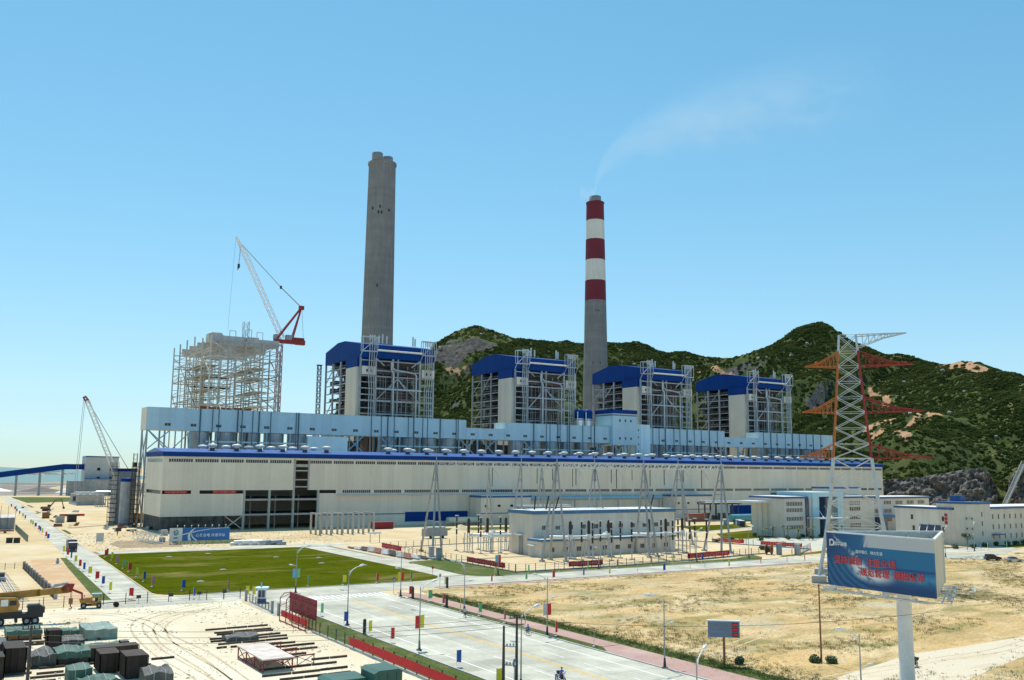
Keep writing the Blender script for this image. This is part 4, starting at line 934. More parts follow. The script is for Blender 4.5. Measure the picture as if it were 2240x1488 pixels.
# ---------------------------------------------------------------- chimneys
def shaft(name, label, cat, x, y, rings, loc=None):
    t = T(name, label, cat, (x, y, 0)); return t
c1 = T('chimney', 'tall plain grey concrete chimney with twin flues', 'chimney', (262,587,0))
CR = lambda z: 12.0-(12.0-9.5)*z/240
for k in range(8): MB(c1).lathe((262,587,0), [(CR(30*k),30*k),(CR(30*k+29.9),min(30*k+29.95,238))], 40).build('shaft', M['chimney_concrete'], c1)
MB(c1).lathe((262,587,0), [(9.6,238),(10.1,238.4),(10.1,240.2),(9.2,240.4)], 40).build('rim', M['chimney_concrete'], c1)
for dx, dy in ((-4.9,-2.2),(4.9,2.2)): MB(c1).lathe((262+dx,587+dy,0), [(3.9,239),(3.9,246),(3.5,246.4)], 20).build('flue', M['flue'], c1)
for a, z in ((-118,206),(-112,202),(-124,202),(-80,204),(-150,205),(-120,150),(-116,90)): MB(c1).obox((262+math.cos(R(a))*(CR(z)+0.02), 587+math.sin(R(a))*(CR(z)+0.02), z), (0.5,0.9,2.0), R(a)).build('vent_opening', M['dark_interior'], c1)
c2 = T('chimney', 'tall chimney with red and white bands at the top, giving off smoke', 'chimney', (452,587,0))
C2R = lambda z: 11.6-(11.6-7.15)*z/242
B2 = [(0,80,'chimney_concrete'),(80,161,'chimney_concrete'),(161,177.5,'chimney_red'),(177.5,194.5,'chimney_white'),(194.5,211.5,'chimney_red'),(211.5,227.5,'chimney_white'),(227.5,242.4,'chimney_red')]
for z0, z1, mm in B2: MB(c2).lathe((452,587,0), [(C2R(z0),z0),(C2R(z1),z1)], 40).build('shaft' if 'con' in mm else 'painted_band', M[mm], c2)
MB(c2).lathe((452,587,0), [(7.3,241.6),(7.5,242),(7.5,243),(7.0,243.2)], 36).build('rim', M['chimney_red'], c2)
MB(c2).lathe((452,587,0), [(4.9,243),(4.9,248),(4.5,248.2)], 24).build('flue', M['flue'], c2)
for a, z in ((-125,152),(-110,152),(-140,110),(-105,110)): MB(c2).obox((452+math.cos(R(a))*(C2R(z)+0.02), 587+math.sin(R(a))*(C2R(z)+0.02), z), (0.4,0.6,1.4), R(a)).build('vent_opening', M['dark_interior'], c2)

# ---------------------------------------------------------------- left end: scaffolds, silo, crane, conveyor
sc = T('scaffold_tower', 'dark scaffolding tower wrapped round a hoist beside the hall end', 'scaffold', (75,444,0))
for x in (72.8, 74.2, 75.6):
    for y in (441, 444, 447): MB(sc).tube((x,y,0), (x,y,27), 0.09, 5).build('upright', M['netting'], sc)
for z in range(1, 27, 2):
    o = MB(sc)
    for y in (441, 444, 447): o.tube((72.8,y,z), (75.6,y,z), 0.07, 5)
    for x in (72.8, 75.6): o.tube((x,441,z), (x,447,z), 0.07, 5)
    o.build('ledger', M['netting'], sc)
    if z % 4 == 1: MB(sc).box((72.9,441.1,z+0.1), (75.5,446.9,z+0.18)).build('plank_deck', M['netting'], sc)
for z in (2, 8, 14, 20): MB(sc).bar((72.8,440.9,z), (75.6,440.9,z+5), 0.09).build('brace', M['netting'], sc)
sc2 = dup(sc, (81.6,430,0), 0, 'dark scaffolding tower standing close against the hall corner')
lb = T('silo_building', 'grey building with blue roof band behind the scaffolding', 'building', (76,446,0))
MB(lb).box((76,446,0), (84,460,23)).build('wall', M['sheet_grey'], lb); MB(lb).box((75.8,445.8,23), (84.2,460.2,24.3)).build('roof_band', M['hall_blue'], lb)
ash = T('ash_silo', 'round grey silo with blue rim between the scaffolding towers', 'silo', (78.6,437,0))
MB(ash).lathe((78.6,437,0), [(2.7,0),(2.7,18.6)], 20).build('shell', M['sheet_grey'], ash); MB(ash).lathe((78.6,437,0), [(2.85,18.6),(2.85,19.9),(0.4,20.3)], 20).build('rim', M['hall_blue'], ash)
hl = T('hoist_mast', 'thin lattice hoist mast rising above the scaffolding', 'hoist', (80.6,433,0))
MB(hl).lattice((80.6,433,0), (80.6,433,31), 1.5, 1.5, 18, 0.14, 0.08).build('mast', M['netting'], hl); MB(hl).box((79.9,432.4,25), (81.2,433.6,27)).build('cage', M['post_dark'], hl)
cr = T('crawler_crane', 'crawler crane with long white lattice boom leaning left behind scaffolding', 'crane', (86,452,0))
for y in (449.5, 454.5): MB(cr).box((81,y-0.6,0), (90,y+0.6,1.4)).build('track', M['chassis'], cr)
MB(cr).box((82,450,1.4), (91,454,4.2)).build('house', M['tan_crane'], cr); MB(cr).box((81.5,448.4,1.6), (84,450,4)).build('cab', M['glass_blue'], cr)
MB(cr).lattice((84.6,452,2.5), (62.2,452,54.0), 2.0, 1.6, 34, 0.3, 0.16, up=(0,1,0)).build('boom', M['lamp_white'], cr)
MB(cr).lattice((62.2,452,54), (60.8,452,56), 1.4, 1.0, 2, 0.4, 0.3, up=(0,1,0)).build('boom_head', M['crane_red'], cr)
MB(cr).tube((61.2,452,56), (89.5,452,11), 0.16, 5).tube((89.5,452,11), (90,452,4), 0.16, 5).build('pendant', M['grey_steel'], cr)
MB(cr).tube((60.7,452,55), (59.4,452,12), 0.10, 5).tube((61.3,452,55), (60.2,452,12), 0.10, 5).build('hoist_rope', M['grey_steel'], cr)
MB(cr).box((59.3,451.5,10), (60.4,452.5,12)).build('hook_block', M['post_dark'], cr)

cv = T('conveyor', 'blue enclosed coal conveyor bending down to the left on grey legs', 'conveyor', (100,907,0))
CP = [(-60,907,2.5),(40,907,12.5),(57,907,14.4),(110,907,22.2),(128,907,22.2)]
for a, b_ in zip(CP, CP[1:]):
    MB(cv).extr([(a[0],a[2]),(b_[0],b_[2]),(b_[0],b_[2]+4.4),(a[0],a[2]+4.4)], 'y', 904, 910).build('gallery', M['hall_blue'], cv)
    MB(cv).extr([(a[0],a[2]+4.42),(b_[0],b_[2]+4.42),(b_[0],b_[2]+4.9),(a[0],a[2]+4.9)], 'y', 903.7, 910.3).build('roof', M['roof_blue'], cv)
for x, z in ((73.5,17),(91.5,19.6),(109.3,22.2)):
    for y in (904.6, 909.4): MB(cv).box((x-0.7,y-0.6,0), (x+0.7,y+0.6,z)).build('leg', M['sheet_grey'], cv)
for a, b_ in ((91.5,109.3),): MB(cv).bar((a,906,19), (b_,906,21), 0.5).build('truss', M['grey_steel'], cv)
tw = T('transfer_tower', 'tall grey transfer tower at the end of the blue conveyor', 'tower', (126,900,0))
MB(tw).box((126,900,0), (153.5,920,33.2)).build('wall', M['mullion'], tw)
MB(tw).extr([(125.5,33.2),(154,33.2),(154,34.0),(127,34.4)], 'y', 899.6, 920.4).build('roof', M['trim_blue'], tw)
for x in (136, 146.5):
    for z in (13.5, 21.5): MB(tw).box((x,899.9,z), (x+2.6,900.05,z+2.6)).build('window', M['glass'], tw); 
MB(tw).box((112,885,0), (126,900,12.5)).build('side_block', M['sheet_grey'], tw); MB(tw).box((126,888,0), (150,899.9,14)).build('front_block', M['sheet_grey'], tw)
for z in (14.0,): MB(tw).box((125.8,887.8,z), (150.2,899.9,z+0.6)).build('parapet', M['trim_blue'], tw)
cw = T('pump_house', 'squat pale concrete box of cooling cells in front of the grey tower', 'building', (91,662,0))
MB(cw).box((90,664,0), (106,700,7)).build('wall', M['concrete'], cw); MB(cw).box((89.4,663.4,0), (106.6,700.6,1.6)).build('plinth', M['sheet_grey'], cw)
for k in range(4):
    for j in range(3): MB(cw).lathe((92.5+3.6*k,669+11*j,0), [(1.3,7),(1.2,8.2),(1.3,8.4)], 10).build('fan', M['roof_white'], cw)
for k in range(6): MB(cw).box((89.85,666+5.6*k,1.8), (90,666.5+5.6*k,7)).build('rib', M['sheet_grey'], cw)
pr = T('pipe_rack', 'open steel pipe rack running right from the pale cooling cells', 'pipe rack', (106,640,0))
for k in range(5):
    for y in (640, 648): MB(pr).box((98+3*k,y-0.2,0), (98.4+3*k,y+0.2,8.5)).build('post', M['grey_steel'], pr)
for z in (4, 6.5, 8.5): MB(pr).box((98,640,z), (111,648,z+0.35)).build('shelf', M['grey_steel'], pr)
for k in range(4): MB(pr).tube((98,641+2*k,9.2), (111,641+2*k,9.2), 0.4, 6).build('pipe', M['silver'], pr)
# ================================================================== SUBSTATION
nb = T('control_building', 'cream two-storey substation building with flat roof and blue roof edge', 'building', (155,227.5,0))
def nbx(name, a, c, m, par=None): return MB(nb).box(a, c).build(name, M[m], par or nb)
nbx('main_block', (157,234.4,0), (213,248,11.7), 'wall_office'); nbx('front_block', (155,227.5,0), (207,234.35,4.5), 'wall_office')
nbx('roof_edge', (156.6,234.0,12.0), (213.4,248.4,13.0), 'trim_teal'); nbx('roof_edge', (154.7,227.2,4.5), (207.3,234.3,5.1), 'trim_teal')
nbx('cornice', (156.8,234.2,11.7), (213.2,248.2,12.0), 'wall_office'); nbx('roof', (157.2,234.6,13.0), (212.8,247.8,13.1), 'roof_white'); nbx('roof', (155.3,227.8,5.1), (206.7,234.2,5.15), 'roof_white')
def win3(x, y, z, w_=0.55, h=1.25, n=3, face='y'):
    f = nbx('window', (x,y-0.05,z), (x+n*w_+0.1,y+0.02,z+h), 'glass')
    for k in range(n+1): nbx('mullion', (x+k*w_,y-0.09,z), (x+k*w_+0.09,y-0.051,z+h), 'mullion', f)
for k in range(11): win3(160+4.9*k, 234.4, 7.4)
for k in range(10): win3(158+4.9*k, 227.5, 1.5)
nbx('door', (156.95,240,0), (157.02,242.4,5.4), 'sheet_grey'); nbx('canopy', (155.4,239,5.6), (157,243.4,5.9), 'roof_white'); nbx('canopy', (153.6,230,3.2), (155,233,3.4), 'roof_white'); nbx('door', (154.95,230.5,0), (155.02,232.6,2.6), 'mullion')
for k in range(3): nbx('vent', (156.96,237-1.2*k,2), (157.02,237.4-1.2*k,2.5), 'glass')

# ------- steel portal with lattice beams
gan = T('substation_portal', 'tall grey tubular portal frames carrying long lattice beams over the substation', 'portal', (170,230,0))
def apex(p, feet, zt=27.2, spike=31.5):
    ax, ay = p
    for fx, fy in feet:
        MB(gan).tube((fx,fy,0.5), (ax+(fx-ax)*0.04,ay+(fy-ay)*0.04,zt), 0.36, 8, 0.22).build('leg', M['pole_grey'], gan)
        MB(gan).box((fx-0.6,fy-0.6,0), (fx+0.6,fy+0.6,0.5)).build('footing', M['concrete'], gan)
        for t in (0.35, 0.6, 0.8): 
            q = (fx+(ax-fx)*t, fy+(ay-fy)*t, zt*t); MB(gan).tube((q[0],q[1],q[2]), (q[0],q[1],q[2]+0.25), 0.46-0.12*t, 8).build('flange', M['pole_grey'], gan)
    f0, f1 = feet[0], feet[-1]; t = 0.62
    for t in (0.36, 0.66, 0.82): MB(gan).bar((f0[0]+(ax-f0[0])*t,f0[1]+(ay-f0[1])*t,zt*t), (f1[0]+(ax-f1[0])*t,f1[1]+(ay-f1[1])*t,zt*t), 0.25).build('tie', M['pole_grey'], gan)
    MB(gan).tube((ax,ay,zt), (ax,ay,spike), 0.2, 6, 0.06).build('spike', M['pole_grey'], gan)
apex((130,246), [(134,262.5),(127.3,242.1),(131,243.5)]); apex((153.2,217), [(148.7,217.7),(154.1,221.5),(154.7,214.7)]); apex((185.6,217.5), [(184,213.5),(187.8,214.2),(190.5,227.6)]); apex((219,218.5), [(215.6,223.5),(214.8,215),(217.8,214)])
apex((161,247.5), [(158.5,250.5),(163.5,250.5)]); apex((190,247.5), [(187.5,250.5),(192,250.5),(192.5,243)]); apex((227,247.5), [(223,251),(227,250.5),(230,244)])
apex((197,327), [(196.4,323),(198.4,331.5)], 26.3, 27); apex((223,327), [(221.5,323),(226.5,327),(223,331)], 26.3, 27); apex((302,327), [(299,322),(304,329)], 25.6, 26)
def beam(a, b_): MB(gan).lattice((*a,26.6), (*b_,26.6), 1.7, 1.7, max(8, int(math.dist(a,b_)/1.5)), 0.2, 0.1).build('lattice_beam', M['galv'], gan)
for a, b_ in (((130,246.3),(161,247.5)),((161,247.5),(190,247.5)),((190,247.5),(227,247.5)),((153.2,217),(185.6,217.5)),((185.6,217.5),(219,218.5))): beam(a, b_)
# insulator strings and droppers on the beams
for k, (x, y) in enumerate([(150,247),(167,247.5),(173,247.5),(181,247.5),(197,247.5),(206,247.5),(214,247.5),(160,217.2),(167,217.3),(175,217.4),(194,217.8),(202,218),(210,218.2)]):
    s = T('insulator_string', 'hanging insulator string below the lattice beam, %s from the left' % ORD[k], 'insulator', (x,y,26), 0, 'insulator strings of the substation portal')
    MB(s).tube((x,y,25.8), (x,y,20+k % 3), 0.13, 6).build('rod', M['porcelain'], s)
    MB(s).path([(x,y,25.8),(x+1.2,y-0.5,24.4),(x+1.9,y-1,22.6)], 0.16, 6).build('glass_discs', M['cloth_white'], s)
    MB(s).tube((x,y,20+k % 3), (x,y-1,11), 0.04, 4).build('dropper', M['grey_steel'], s)
# black bushings on lattice stands, posts with insulators
def bushing(x, y, label, stand=6.2):
    t = T('bushing', label, 'insulator', (x,y,0), 0, 'black bushings of the switchgear')
    for dx, dy in ((-0.9,-0.9),(0.9,-0.9),(0.9,0.9),(-0.9,0.9)):
        MB(t).box((x+dx-0.1,y+dy-0.1,0), (x+dx+0.1,y+dy+0.1,stand)).build('stand_leg', M['grey_steel'], t)
    o = MB(t)
    for z in (1.5, 3, 4.5): o.bar((x-0.9,y-0.9,z), (x+0.9,y-0.9,z+1.4), 0.07).bar((x+0.9,y-0.9,z), (x-0.9,y-0.9,z+1.4), 0.07).bar((x-0.9,y-0.9,z), (x-0.9,y+0.9,z+1.4), 0.07)
    o.build('stand_brace', M['grey_steel'], t)
    MB(t).box((x-1.3,y-1.3,0), (x+1.3,y+1.3,0.3)).build('pad', M['concrete'], t)
    MB(t).lathe((x,y,0), [(0.45,stand)]+[(0.42+0.06*(i % 2),stand+0.15+0.2*i) for i in range(20)]+[(0.3,stand+4.2),(0.1,stand+4.5)], 10).build('porcelain', M['porcelain'], t)
    return t
def arrester(x, y, label):
    t = T('arrester_post', label, 'insulator', (x,y,0), 0, 'slim insulator posts of the switchgear')
    MB(t).tube((x,y,0.3), (x,y,4.8), 0.14, 8).build('post', M['grey_steel'], t); MB(t).box((x-0.5,y-0.5,0), (x+0.5,y+0.5,0.3)).build('pad', M['concrete'], t)
    for z in (5.0, 7.0, 9.0): MB(t).lathe((x,y,0), [(0.24+0.05*(i % 2),z+0.15*i) for i in range(12)], 8).build('porcelain', M['porcelain'], t); 
    MB(t).lathe((x,y,10.7), [(0.6,0),(0.68,0.12),(0.6,0.24)], 12).build('corona_ring', M['silver'], t)
rows = ['front', 'middle', 'rear']
for k, x in enumerate((161.5,168.2,175.6,191.3,198.1,205)):
    bushing(x, 222, 'thick black bushing on lattice stand before the building, %s from left' % ORD[k])
    arrester(x-0.4, 216, 'slim black insulator post, rear row, %s from left' % ORD[k]); arrester(x-0.3, 211, 'slim black insulator post, front row, %s from left' % ORD[k])
for k, (x, y) in enumerate(((145.6,253.4),(152.4,253.4),(159.2,253.4))): bushing(x, y, 'thick black bushing left of the substation building, %s from left' % ORD[k], 5.8)
for k, (x, y) in enumerate(((146,246.7),(153,246.7),(144.5,259),(153,260))): arrester(x, y, 'slim insulator post left of the substation building, %s of four' % ORD[k])
def gis(label, pts):
    t = T('bus_pipe', label, 'pipe', pts[0][:2]+(0,)); MB(t).path(pts, 0.55, 10).build('pipe', M['lamp_white'], t)
    for a in pts[1:-1]:
        MB(t).lathe((a[0],a[1],a[2]-0.8), [(0.8,0),(0.8,1.6)], 10).build('joint', M['lamp_white'], t); MB(t).box((a[0]-0.15,a[1]-0.15,0), (a[0]+0.15,a[1]+0.15,a[2]-0.8)).build('support', M['grey_steel'], t)
gis('white bus pipe on supports along the left half of the building front', [(157,226,5.9),(161.5,222,5.9),(168.2,222,5.9),(175.6,222,6.1),(177,226,6.2)])
gis('white bus pipe on supports along the right half of the building front', [(188,226,5.9),(191.3,222,5.9),(198.1,222,5.9),(205,222,6.1),(207,226,6.1)])
gis('white bus pipe left of the substation building', [(146,253.4,5.2),(150,247.5,5.2),(157,246,5.2)])
gis('white bus pipe behind the left bushings', [(152.4,253.4,5.4),(156,256,5.4),(159.2,253.4,5.4)])
for k, (x, y, a) in enumerate(((161,240,0.1),(166,241,0.25),(171,243,0.35),(203,240,0.1),(207,242,0.2),(210,243,0.4))):
    o = MB(); o.o = Vector((x,y,0)); tag(o.tube((x,y,13.0), (x+a*4,y,17.2), 0.22, 8).build('roof_bushing', M['porcelain']), 'leaning black bushing on the substation roof, %s from the left' % ORD[k], 'insulator', 'black bushings on the substation roof')

# ------- fences
def fence(name, label, pts, h=2.0, step=3.0, m='post_dark', base='trim_teal', wires=4):
    t = T(name, label, 'fence', (pts[0][0], pts[0][1], 0))
    for (ax, ay), (bx, by) in zip(pts, pts[1:]):
        L_ = math.dist((ax,ay),(bx,by)); n = max(1, round(L_/step))
        for i in range(n+1):
            x, y = ax+(bx-ax)*i/n, ay+(by-ay)*i/n; MB(t).box((x-0.06,y-0.06,0), (x+0.06,y+0.06,h)).build('post', M[m], t)
        for k in range(wires): MB(t).bar((ax,ay,0.35+(h-0.4)*k/(wires-1)), (bx,by,0.35+(h-0.4)*k/(wires-1)), 0.03).build('rail', M[m], t)
        if base: MB(t).bar((ax,ay,0.12), (bx,by,0.12), 0.25, 0.24).build('kerb', M[base], t)
    return t
fence('fence', 'dark wire fence along the right-hand verge before the substation', [(127.4,198),(160,198.3),(188,201),(219,206.5),(226,207)])
fence('fence', 'dark wire fence on the left side of the substation', [(127.4,198.2),(127.5,234.5)]); fence('fence', 'dark wire fence behind the stacked pipes left of the portal', [(125.2,240),(127.3,276),(160,282)], base='concrete')
fence('fence', 'dark wire fence at the back of the substation', [(160,282),(200,287),(246,292)], base='concrete')
fence('fence', 'dark wire fence on the right of the substation by the plaza', [(230.5,198.5),(252.5,212),(247,232),(244,252),(228,275)])
for k, (x, y, l) in enumerate(((125.4,239.2,'left gate post of the substation side gate'),(125.5,235,'right gate post of the substation side gate'),(226.3,202,'left grey gate post beside the cable drum'),(230.5,198.6,'right grey gate post beside the cable drum'))):
    o = MB(); o.o = Vector((x,y,0)); tag(o.box((x-0.6,y-0.6,0), (x+0.6,y+0.6,3.2)).box((x-0.75,y-0.75,3.2), (x+0.75,y+0.75,3.4)).build('gate_post', M['sheet_grey']), l+', square pillar', 'gate post', 'grey pillars of the substation gates')
def fbanner(p, q, z0, z1, label, n):
    p, q = Vector((*p,0)), Vector((*q,0)); t = T('banner', label, 'banner', (p.x,p.y,0)); d = (q-p).normalized(); nn = Vector((d.y,-d.x,0))*0.14
    segs = 8
    o = MB(t); V = []; F = []
    for i in range(segs+1):
        c = p.lerp(q, i/segs)+nn*(1+0.25*math.sin(i*2.1)); V += [c+Vector((0,0,z0+0.04*math.sin(i*1.7))), c+Vector((0,0,z1+0.03*math.sin(i*2.3)))]
    for i in range(segs): F.append((2*i,2*i+2,2*i+3,2*i+1))
    o.add(V, F).add([v-nn*0.2 for v in V], [tuple(reversed(f)) for f in F]); o.build('cloth', M['red_cloth'], t)
    o = MB(t); L_ = (q-p).length; s = (z1-z0)*0.5
    glyph_rows(o, p+d*0.8+nn*1.45+Vector((0,0,z0+(z1-z0)*0.25)), d, n, s, (L_-1.6)/n-s, random.Random(n)); o.build('lettering', mat('pink_print', (0.78,0.42,0.36), 0.8), t)
fbanner((143.7,198.3), (154.9,198.4), 0.6, 1.9, 'red banner on the fence before the middle of the substation', 16)
fbanner((187.5,201.2), (207.6,204.6), 0.6, 2.0, 'long red banner on the fence at the right of the substation', 22)
fbanner((127.3,222), (127.3,202.7), 0.6, 1.9, 'dark red banner on the left side fence of the substation', 20)
fbanner((127.0,276), (126.1,260), 0.5, 1.9, 'dark red banner behind the stacked pipes', 14)
fbanner((244.6,246), (246.4,236), 0.5, 1.7, 'red banner on the plaza fence, farther one', 12); fbanner((247.5,229), (251.9,215), 0.5, 1.7, 'red banner on the plaza fence, nearer one', 14)

# ------- pylon
py = T('pylon', 'tall lattice pylon with orange left arms and dark red right arms', 'pylon', (190,146,0))
vx = Vector((0.609,-0.793,0)); vy = Vector((0.793,0.609,0)); PC = Vector((190,146,0)); UZ = Vector((0,0,1))
LV = [(1.6,16.6),(7,14.5),(12.5,12.6),(18,10.9),(23.4,9.6),(28.6,8.7),(32,8.05),(35.8,7.4),(39.6,6.8),(43.2,6.2),(47,5.6),(50.8,5.0),(54.4,4.5),(58.4,3.9)]
def pc(k, sx, sy): z, w_ = LV[k]; return PC+vx*(sx*w_/2)+vy*(sy*w_/2)+UZ*z
for sx, sy in ((-1,-1),(1,-1),(1,1),(-1,1)):
    for k in range(len(LV)-1):
        mid = LV[k][0]; mm = 'galv' if mid < 28 or mid > 54 else ('orange_steel' if sx < 0 else 'crane_red')
        MB(py).bar(pc(k,sx,sy), pc(k+1,sx,sy), 0.48 if k < 5 else 0.34).build('leg', M[mm], py)
    f = pc(0,sx,sy); MB(py).obox((f.x,f.y,0.8), (3.2,3.2,1.6), R(38)).build('foundation', M['concrete'], py)
for k in range(len(LV)-1):
    for A, B in (((-1,-1),(1,-1)),((1,-1),(1,1)),((1,1),(-1,1)),((-1,1),(-1,-1))):
        w_ = 0.22 if k < 5 else 0.13
        MB(py).bar(pc(k,*A), pc(k+1,*B), w_).build('brace', M['galv'], py); MB(py).bar(pc(k,*B), pc(k+1,*A), w_).build('brace', M['galv'], py)
        MB(py).bar(pc(k+1,*A), pc(k+1,*B), w_*0.8).build('tie', M['galv'], py)
        if k < 4:   # redundant members of the wide lower panels
            m_ = (pc(k,*A)+pc(k+1,*B))/2; MB(py).bar(m_, (pc(k,*A)+pc(k+1,*A))/2, 0.14).build('tie', M['galv'], py); MB(py).bar(m_, (pc(k,*B)+pc(k+1,*B))/2, 0.14).build('tie', M['galv'], py)
def arm(sgn, zb, ztop, length, hw_b, hw_t, mm, name='arm'):
    """slender crossarm: flat lower chords, upper chords that drop quickly and then run along"""
    tip = PC+vx*(sgn*length)+UZ*(zb+0.25); o = MB(py); n = 8; up = 1 if ztop > zb else -1
    for sy in (-1, 1):
        a = PC+vx*(sgn*hw_b)+vy*(sy*hw_b)+UZ*zb; b_ = PC+vx*(sgn*hw_t)+vy*(sy*hw_t)+UZ*ztop; k_ = a.lerp(tip, 0.55)+UZ*(up*0.95)
        o.bar(a, tip, 0.22).bar(b_, k_, 0.2).bar(k_, tip+UZ*0.1*up, 0.18)
        top = lambda t: b_.lerp(k_, t/0.55) if t < 0.55 else k_.lerp(tip, (t-0.55)/0.45)
        for i in range(1, n):
            p, q = a.lerp(tip, i/n), top(i/n); p2 = a.lerp(tip, (i+1)/n); o.bar(p, q, 0.1).bar(q, p2, 0.09)
            if sy == 1: o.bar(p, (PC+vx*(sgn*hw_b)-vy*hw_b+UZ*zb).lerp(tip, (i-0.5)/n), 0.09)
    o.build(name, M[mm], py)
for zb, zt_, lo, ro in ((50.8,54.4,10.2,14.6),(39.6,43.2,11.2,16.4),(28.6,32,12.2,18.0)):
    hb = 2.5+(50.8-zb)*0.083; arm(-1, zb, zt_, lo, hb, hb-0.2, 'orange_steel'); arm(1, zb, zt_, ro, hb, hb-0.2, 'crane_red')
    MB(py).lathe(tuple(PC-vx*(lo*0.72)+UZ*(zb+0.6)), [(0.3,0),(0.6,0.4),(0.3,0.9)], 8).build('fitting', M['orange_steel'], py)
arm(1, 58.4, 55.4, 13.4, 2.0, 2.0, 'galv', 'earth_wire_arm')

# ================================================================== OFFICES
def office_block(t, x0, x1, y0, y1, h, wall='wall_office'):
    MB(t).box((x0,y0,0), (x1,y1,h)).build('wall', M[wall], t); MB(t).box((x0-0.6,y0-0.7,h), (x1+0.6,y1+0.5,h+0.7)).build('roof_edge', M['trim_blue'], t); MB(t).box((x0-0.2,y0-0.3,h+0.7), (x1+0.2,y1+0.1,h+0.8)).build('roof', M['roof_white'], t)
def wstrip(t, x0, x1, y, z, h, n):
    g_ = MB(t).box((x0,y-0.04,z), (x1,y+0.02,z+h)).build('window', M['glass'], t); o = MB(t)
    for k in range(n+1): x = x0+(x1-x0)*k/n; o.box((x-0.13,y-0.12,z), (x+0.13,y-0.041,z+h))
    o.build('mullions', M['wall_office'], g_)
oa = T('office_block', 'cream three-storey office block with strip windows and blue entrance', 'office building', (289,255,0))
office_block(oa, 289, 301.5, 255, 272, 15); office_block(oa, 324.5, 345, 255, 272, 14.9); office_block(oa, 345.8, 388, 258, 272, 14.4)
for z in (3.0, 6.3, 9.7, 12.2):
    if z < 12: wstrip(oa, 290.4, 299.8, 255, z if z > 3 else 3.0, 1.5, 10); wstrip(oa, 328.6, 335.6, 255, z, 1.5, 6)
wstrip(oa, 290.4, 299.8, 255, 12.1, 1.5, 10); wstrip(oa, 328.6, 335.6, 255, 12.0, 1.5, 6)
for k in range(5):
    for z in (4.6, 8.4, 11.9): wstrip(oa, 347.5+8*k, 352.5+8*k, 258, z, 1.5, 5)
MB(oa).box((301.6,254.6,0), (303,272,15.2)).build('glass_bay', M['glass_blue'], oa); MB(oa).box((303.2,254.2,0), (304.2,256,15)).build('column', M['wall_office'], oa)
MB(oa).box((304.3,253.6,0), (308.2,255.6,15.6)).build('pier', M['pale_blue'], oa); MB(oa).box((319.5,253.6,0), (323.0,255.6,15.6)).build('pier', M['pale_blue'], oa); MB(oa).box((304.3,253.6,15.6), (323,272,17.4)).build('portal_beam', M['pale_blue'], oa)
MB(oa).box((308.2,259,0), (319.5,259.4,15.6)).build('curtain_wall', M['glass_blue'], oa); MB(oa).box((311.5,258.9,12.6), (315,258.99,14.8)).build('emblem', M['red_cloth'], oa)
MB(oa).box((301,247,7.2), (318,254,7.6)).build('canopy', M['roof_white'], oa)
for x in (304, 309): MB(oa).tube((x,248,7.6), (x+4,255,12), 0.14, 6).build('canopy_rod', M['lamp_white'], oa)
MB(oa).box((326.5,262,15.7), (346,272,18.6)).build('plant_room', M['wall_office'], oa); MB(oa).box((326.2,261.7,18.6), (346.3,272.3,19.3)).build('roof_edge', M['trim_blue'], oa)
MB(oa).box((345.0,252,6.6), (362,258,7.2)).build('porch', M['trim_blue'], oa); MB(oa).box((345.4,252.4,0), (350,258,6.6)).build('porch_wall', M['glass_blue'], oa)
MB(oa).box((281,262,13.2), (289,272,13.9)).build('link_roof', M['roof_white'], oa)
for x in (282, 285, 288): MB(oa).box((x,262.4,0), (x+0.4,262.8,13.2)).build('link_post', M['grey_steel'], oa)
ob = T('service_building', 'cream angular building with red characters and slit windows at right', 'office building', (315,198,0))
MB(ob).box((315.3,200,0), (328,224,12.4)).build('wall', M['wall_office'], ob); MB(ob).box((314.8,200.3,12.4), (328.3,224.3,13.1)).build('roof_edge', M['trim_blue'], ob); MB(ob).box((315.3,200.6,13.1), (328,224,13.2)).build('roof', M['roof_white'], ob)
MB(ob).prism([(315.3,199.98),(316.2,197),(318.2,194.9),(321,193.8),(327.6,193.8),(327.6,199.98)], 0, 14.6).build('corner_wall', M['wall_office'], ob)
MB(ob).prism([(314.9,200.2),(315.8,196.8),(318,194.5),(320.9,193.4),(328,193.4),(328,207),(315.0,207)], 14.6, 15.3).build('roof_edge', M['trim_blue'], ob)
MB(ob).box((315.32,200.02,13.25), (327.6,207,14.6)).build('upper_wall', M['wall_office'], ob)
MB(ob).box((322.5,202,15.3), (326,206,17.4)).build('roof_hut', M['trim_blue'], ob)
MB(ob).box((327.7,194.4,0), (380,210,12.8)).build('wall', M['wall_office'], ob); MB(ob).box((327.7,193.9,12.8), (380.4,210.4,13.5)).build('roof_edge', M['trim_blue'], ob); MB(ob).box((328,194.4,13.5), (380,210,13.6)).build('roof', M['roof_white'], ob)
for k in range(13):
    for z in (2.2, 5.6, 9.2): MB(ob).box((329.5+3.7*k,194.34,z), (330.2+3.7*k,194.42,z+1.7)).build('window', M['glass'], ob)
for k in range(2):
    for z in (6.0, 9.5): MB(ob).obox((316.6+1.2*k,196.2-1.3*k,z), (0.2,1.0,0.6), R(-42)).build('window', M['glass'], ob)
for z in (3.5, 7.0, 10.2): MB(ob).box((321.8,193.74,z), (322.4,193.83,z+1.6)).build('window', M['glass'], ob)
for y, z in ((216.5,8.4),(204,8.2),(216,4.4),(204,4.4)): MB(ob).box((315.22,y,z), (315.32,y+0.9,z+1.7)).build('window', M['glass'], ob)
MB(ob).box((315.2,205.5,0), (315.32,214,6.7)).build('entrance', M['glass_blue'], ob); 
for k in range(3): MB(ob).tube((312.5,206.5+3*k,4.2), (315.2,207.5+3*k,7.0), 0.14, 6).build('canopy_rod', M['lamp_white'], ob)
MB(ob).box((311.8,205,3.9), (315.2,214.6,4.2)).build('canopy', M['roof_white'], ob)
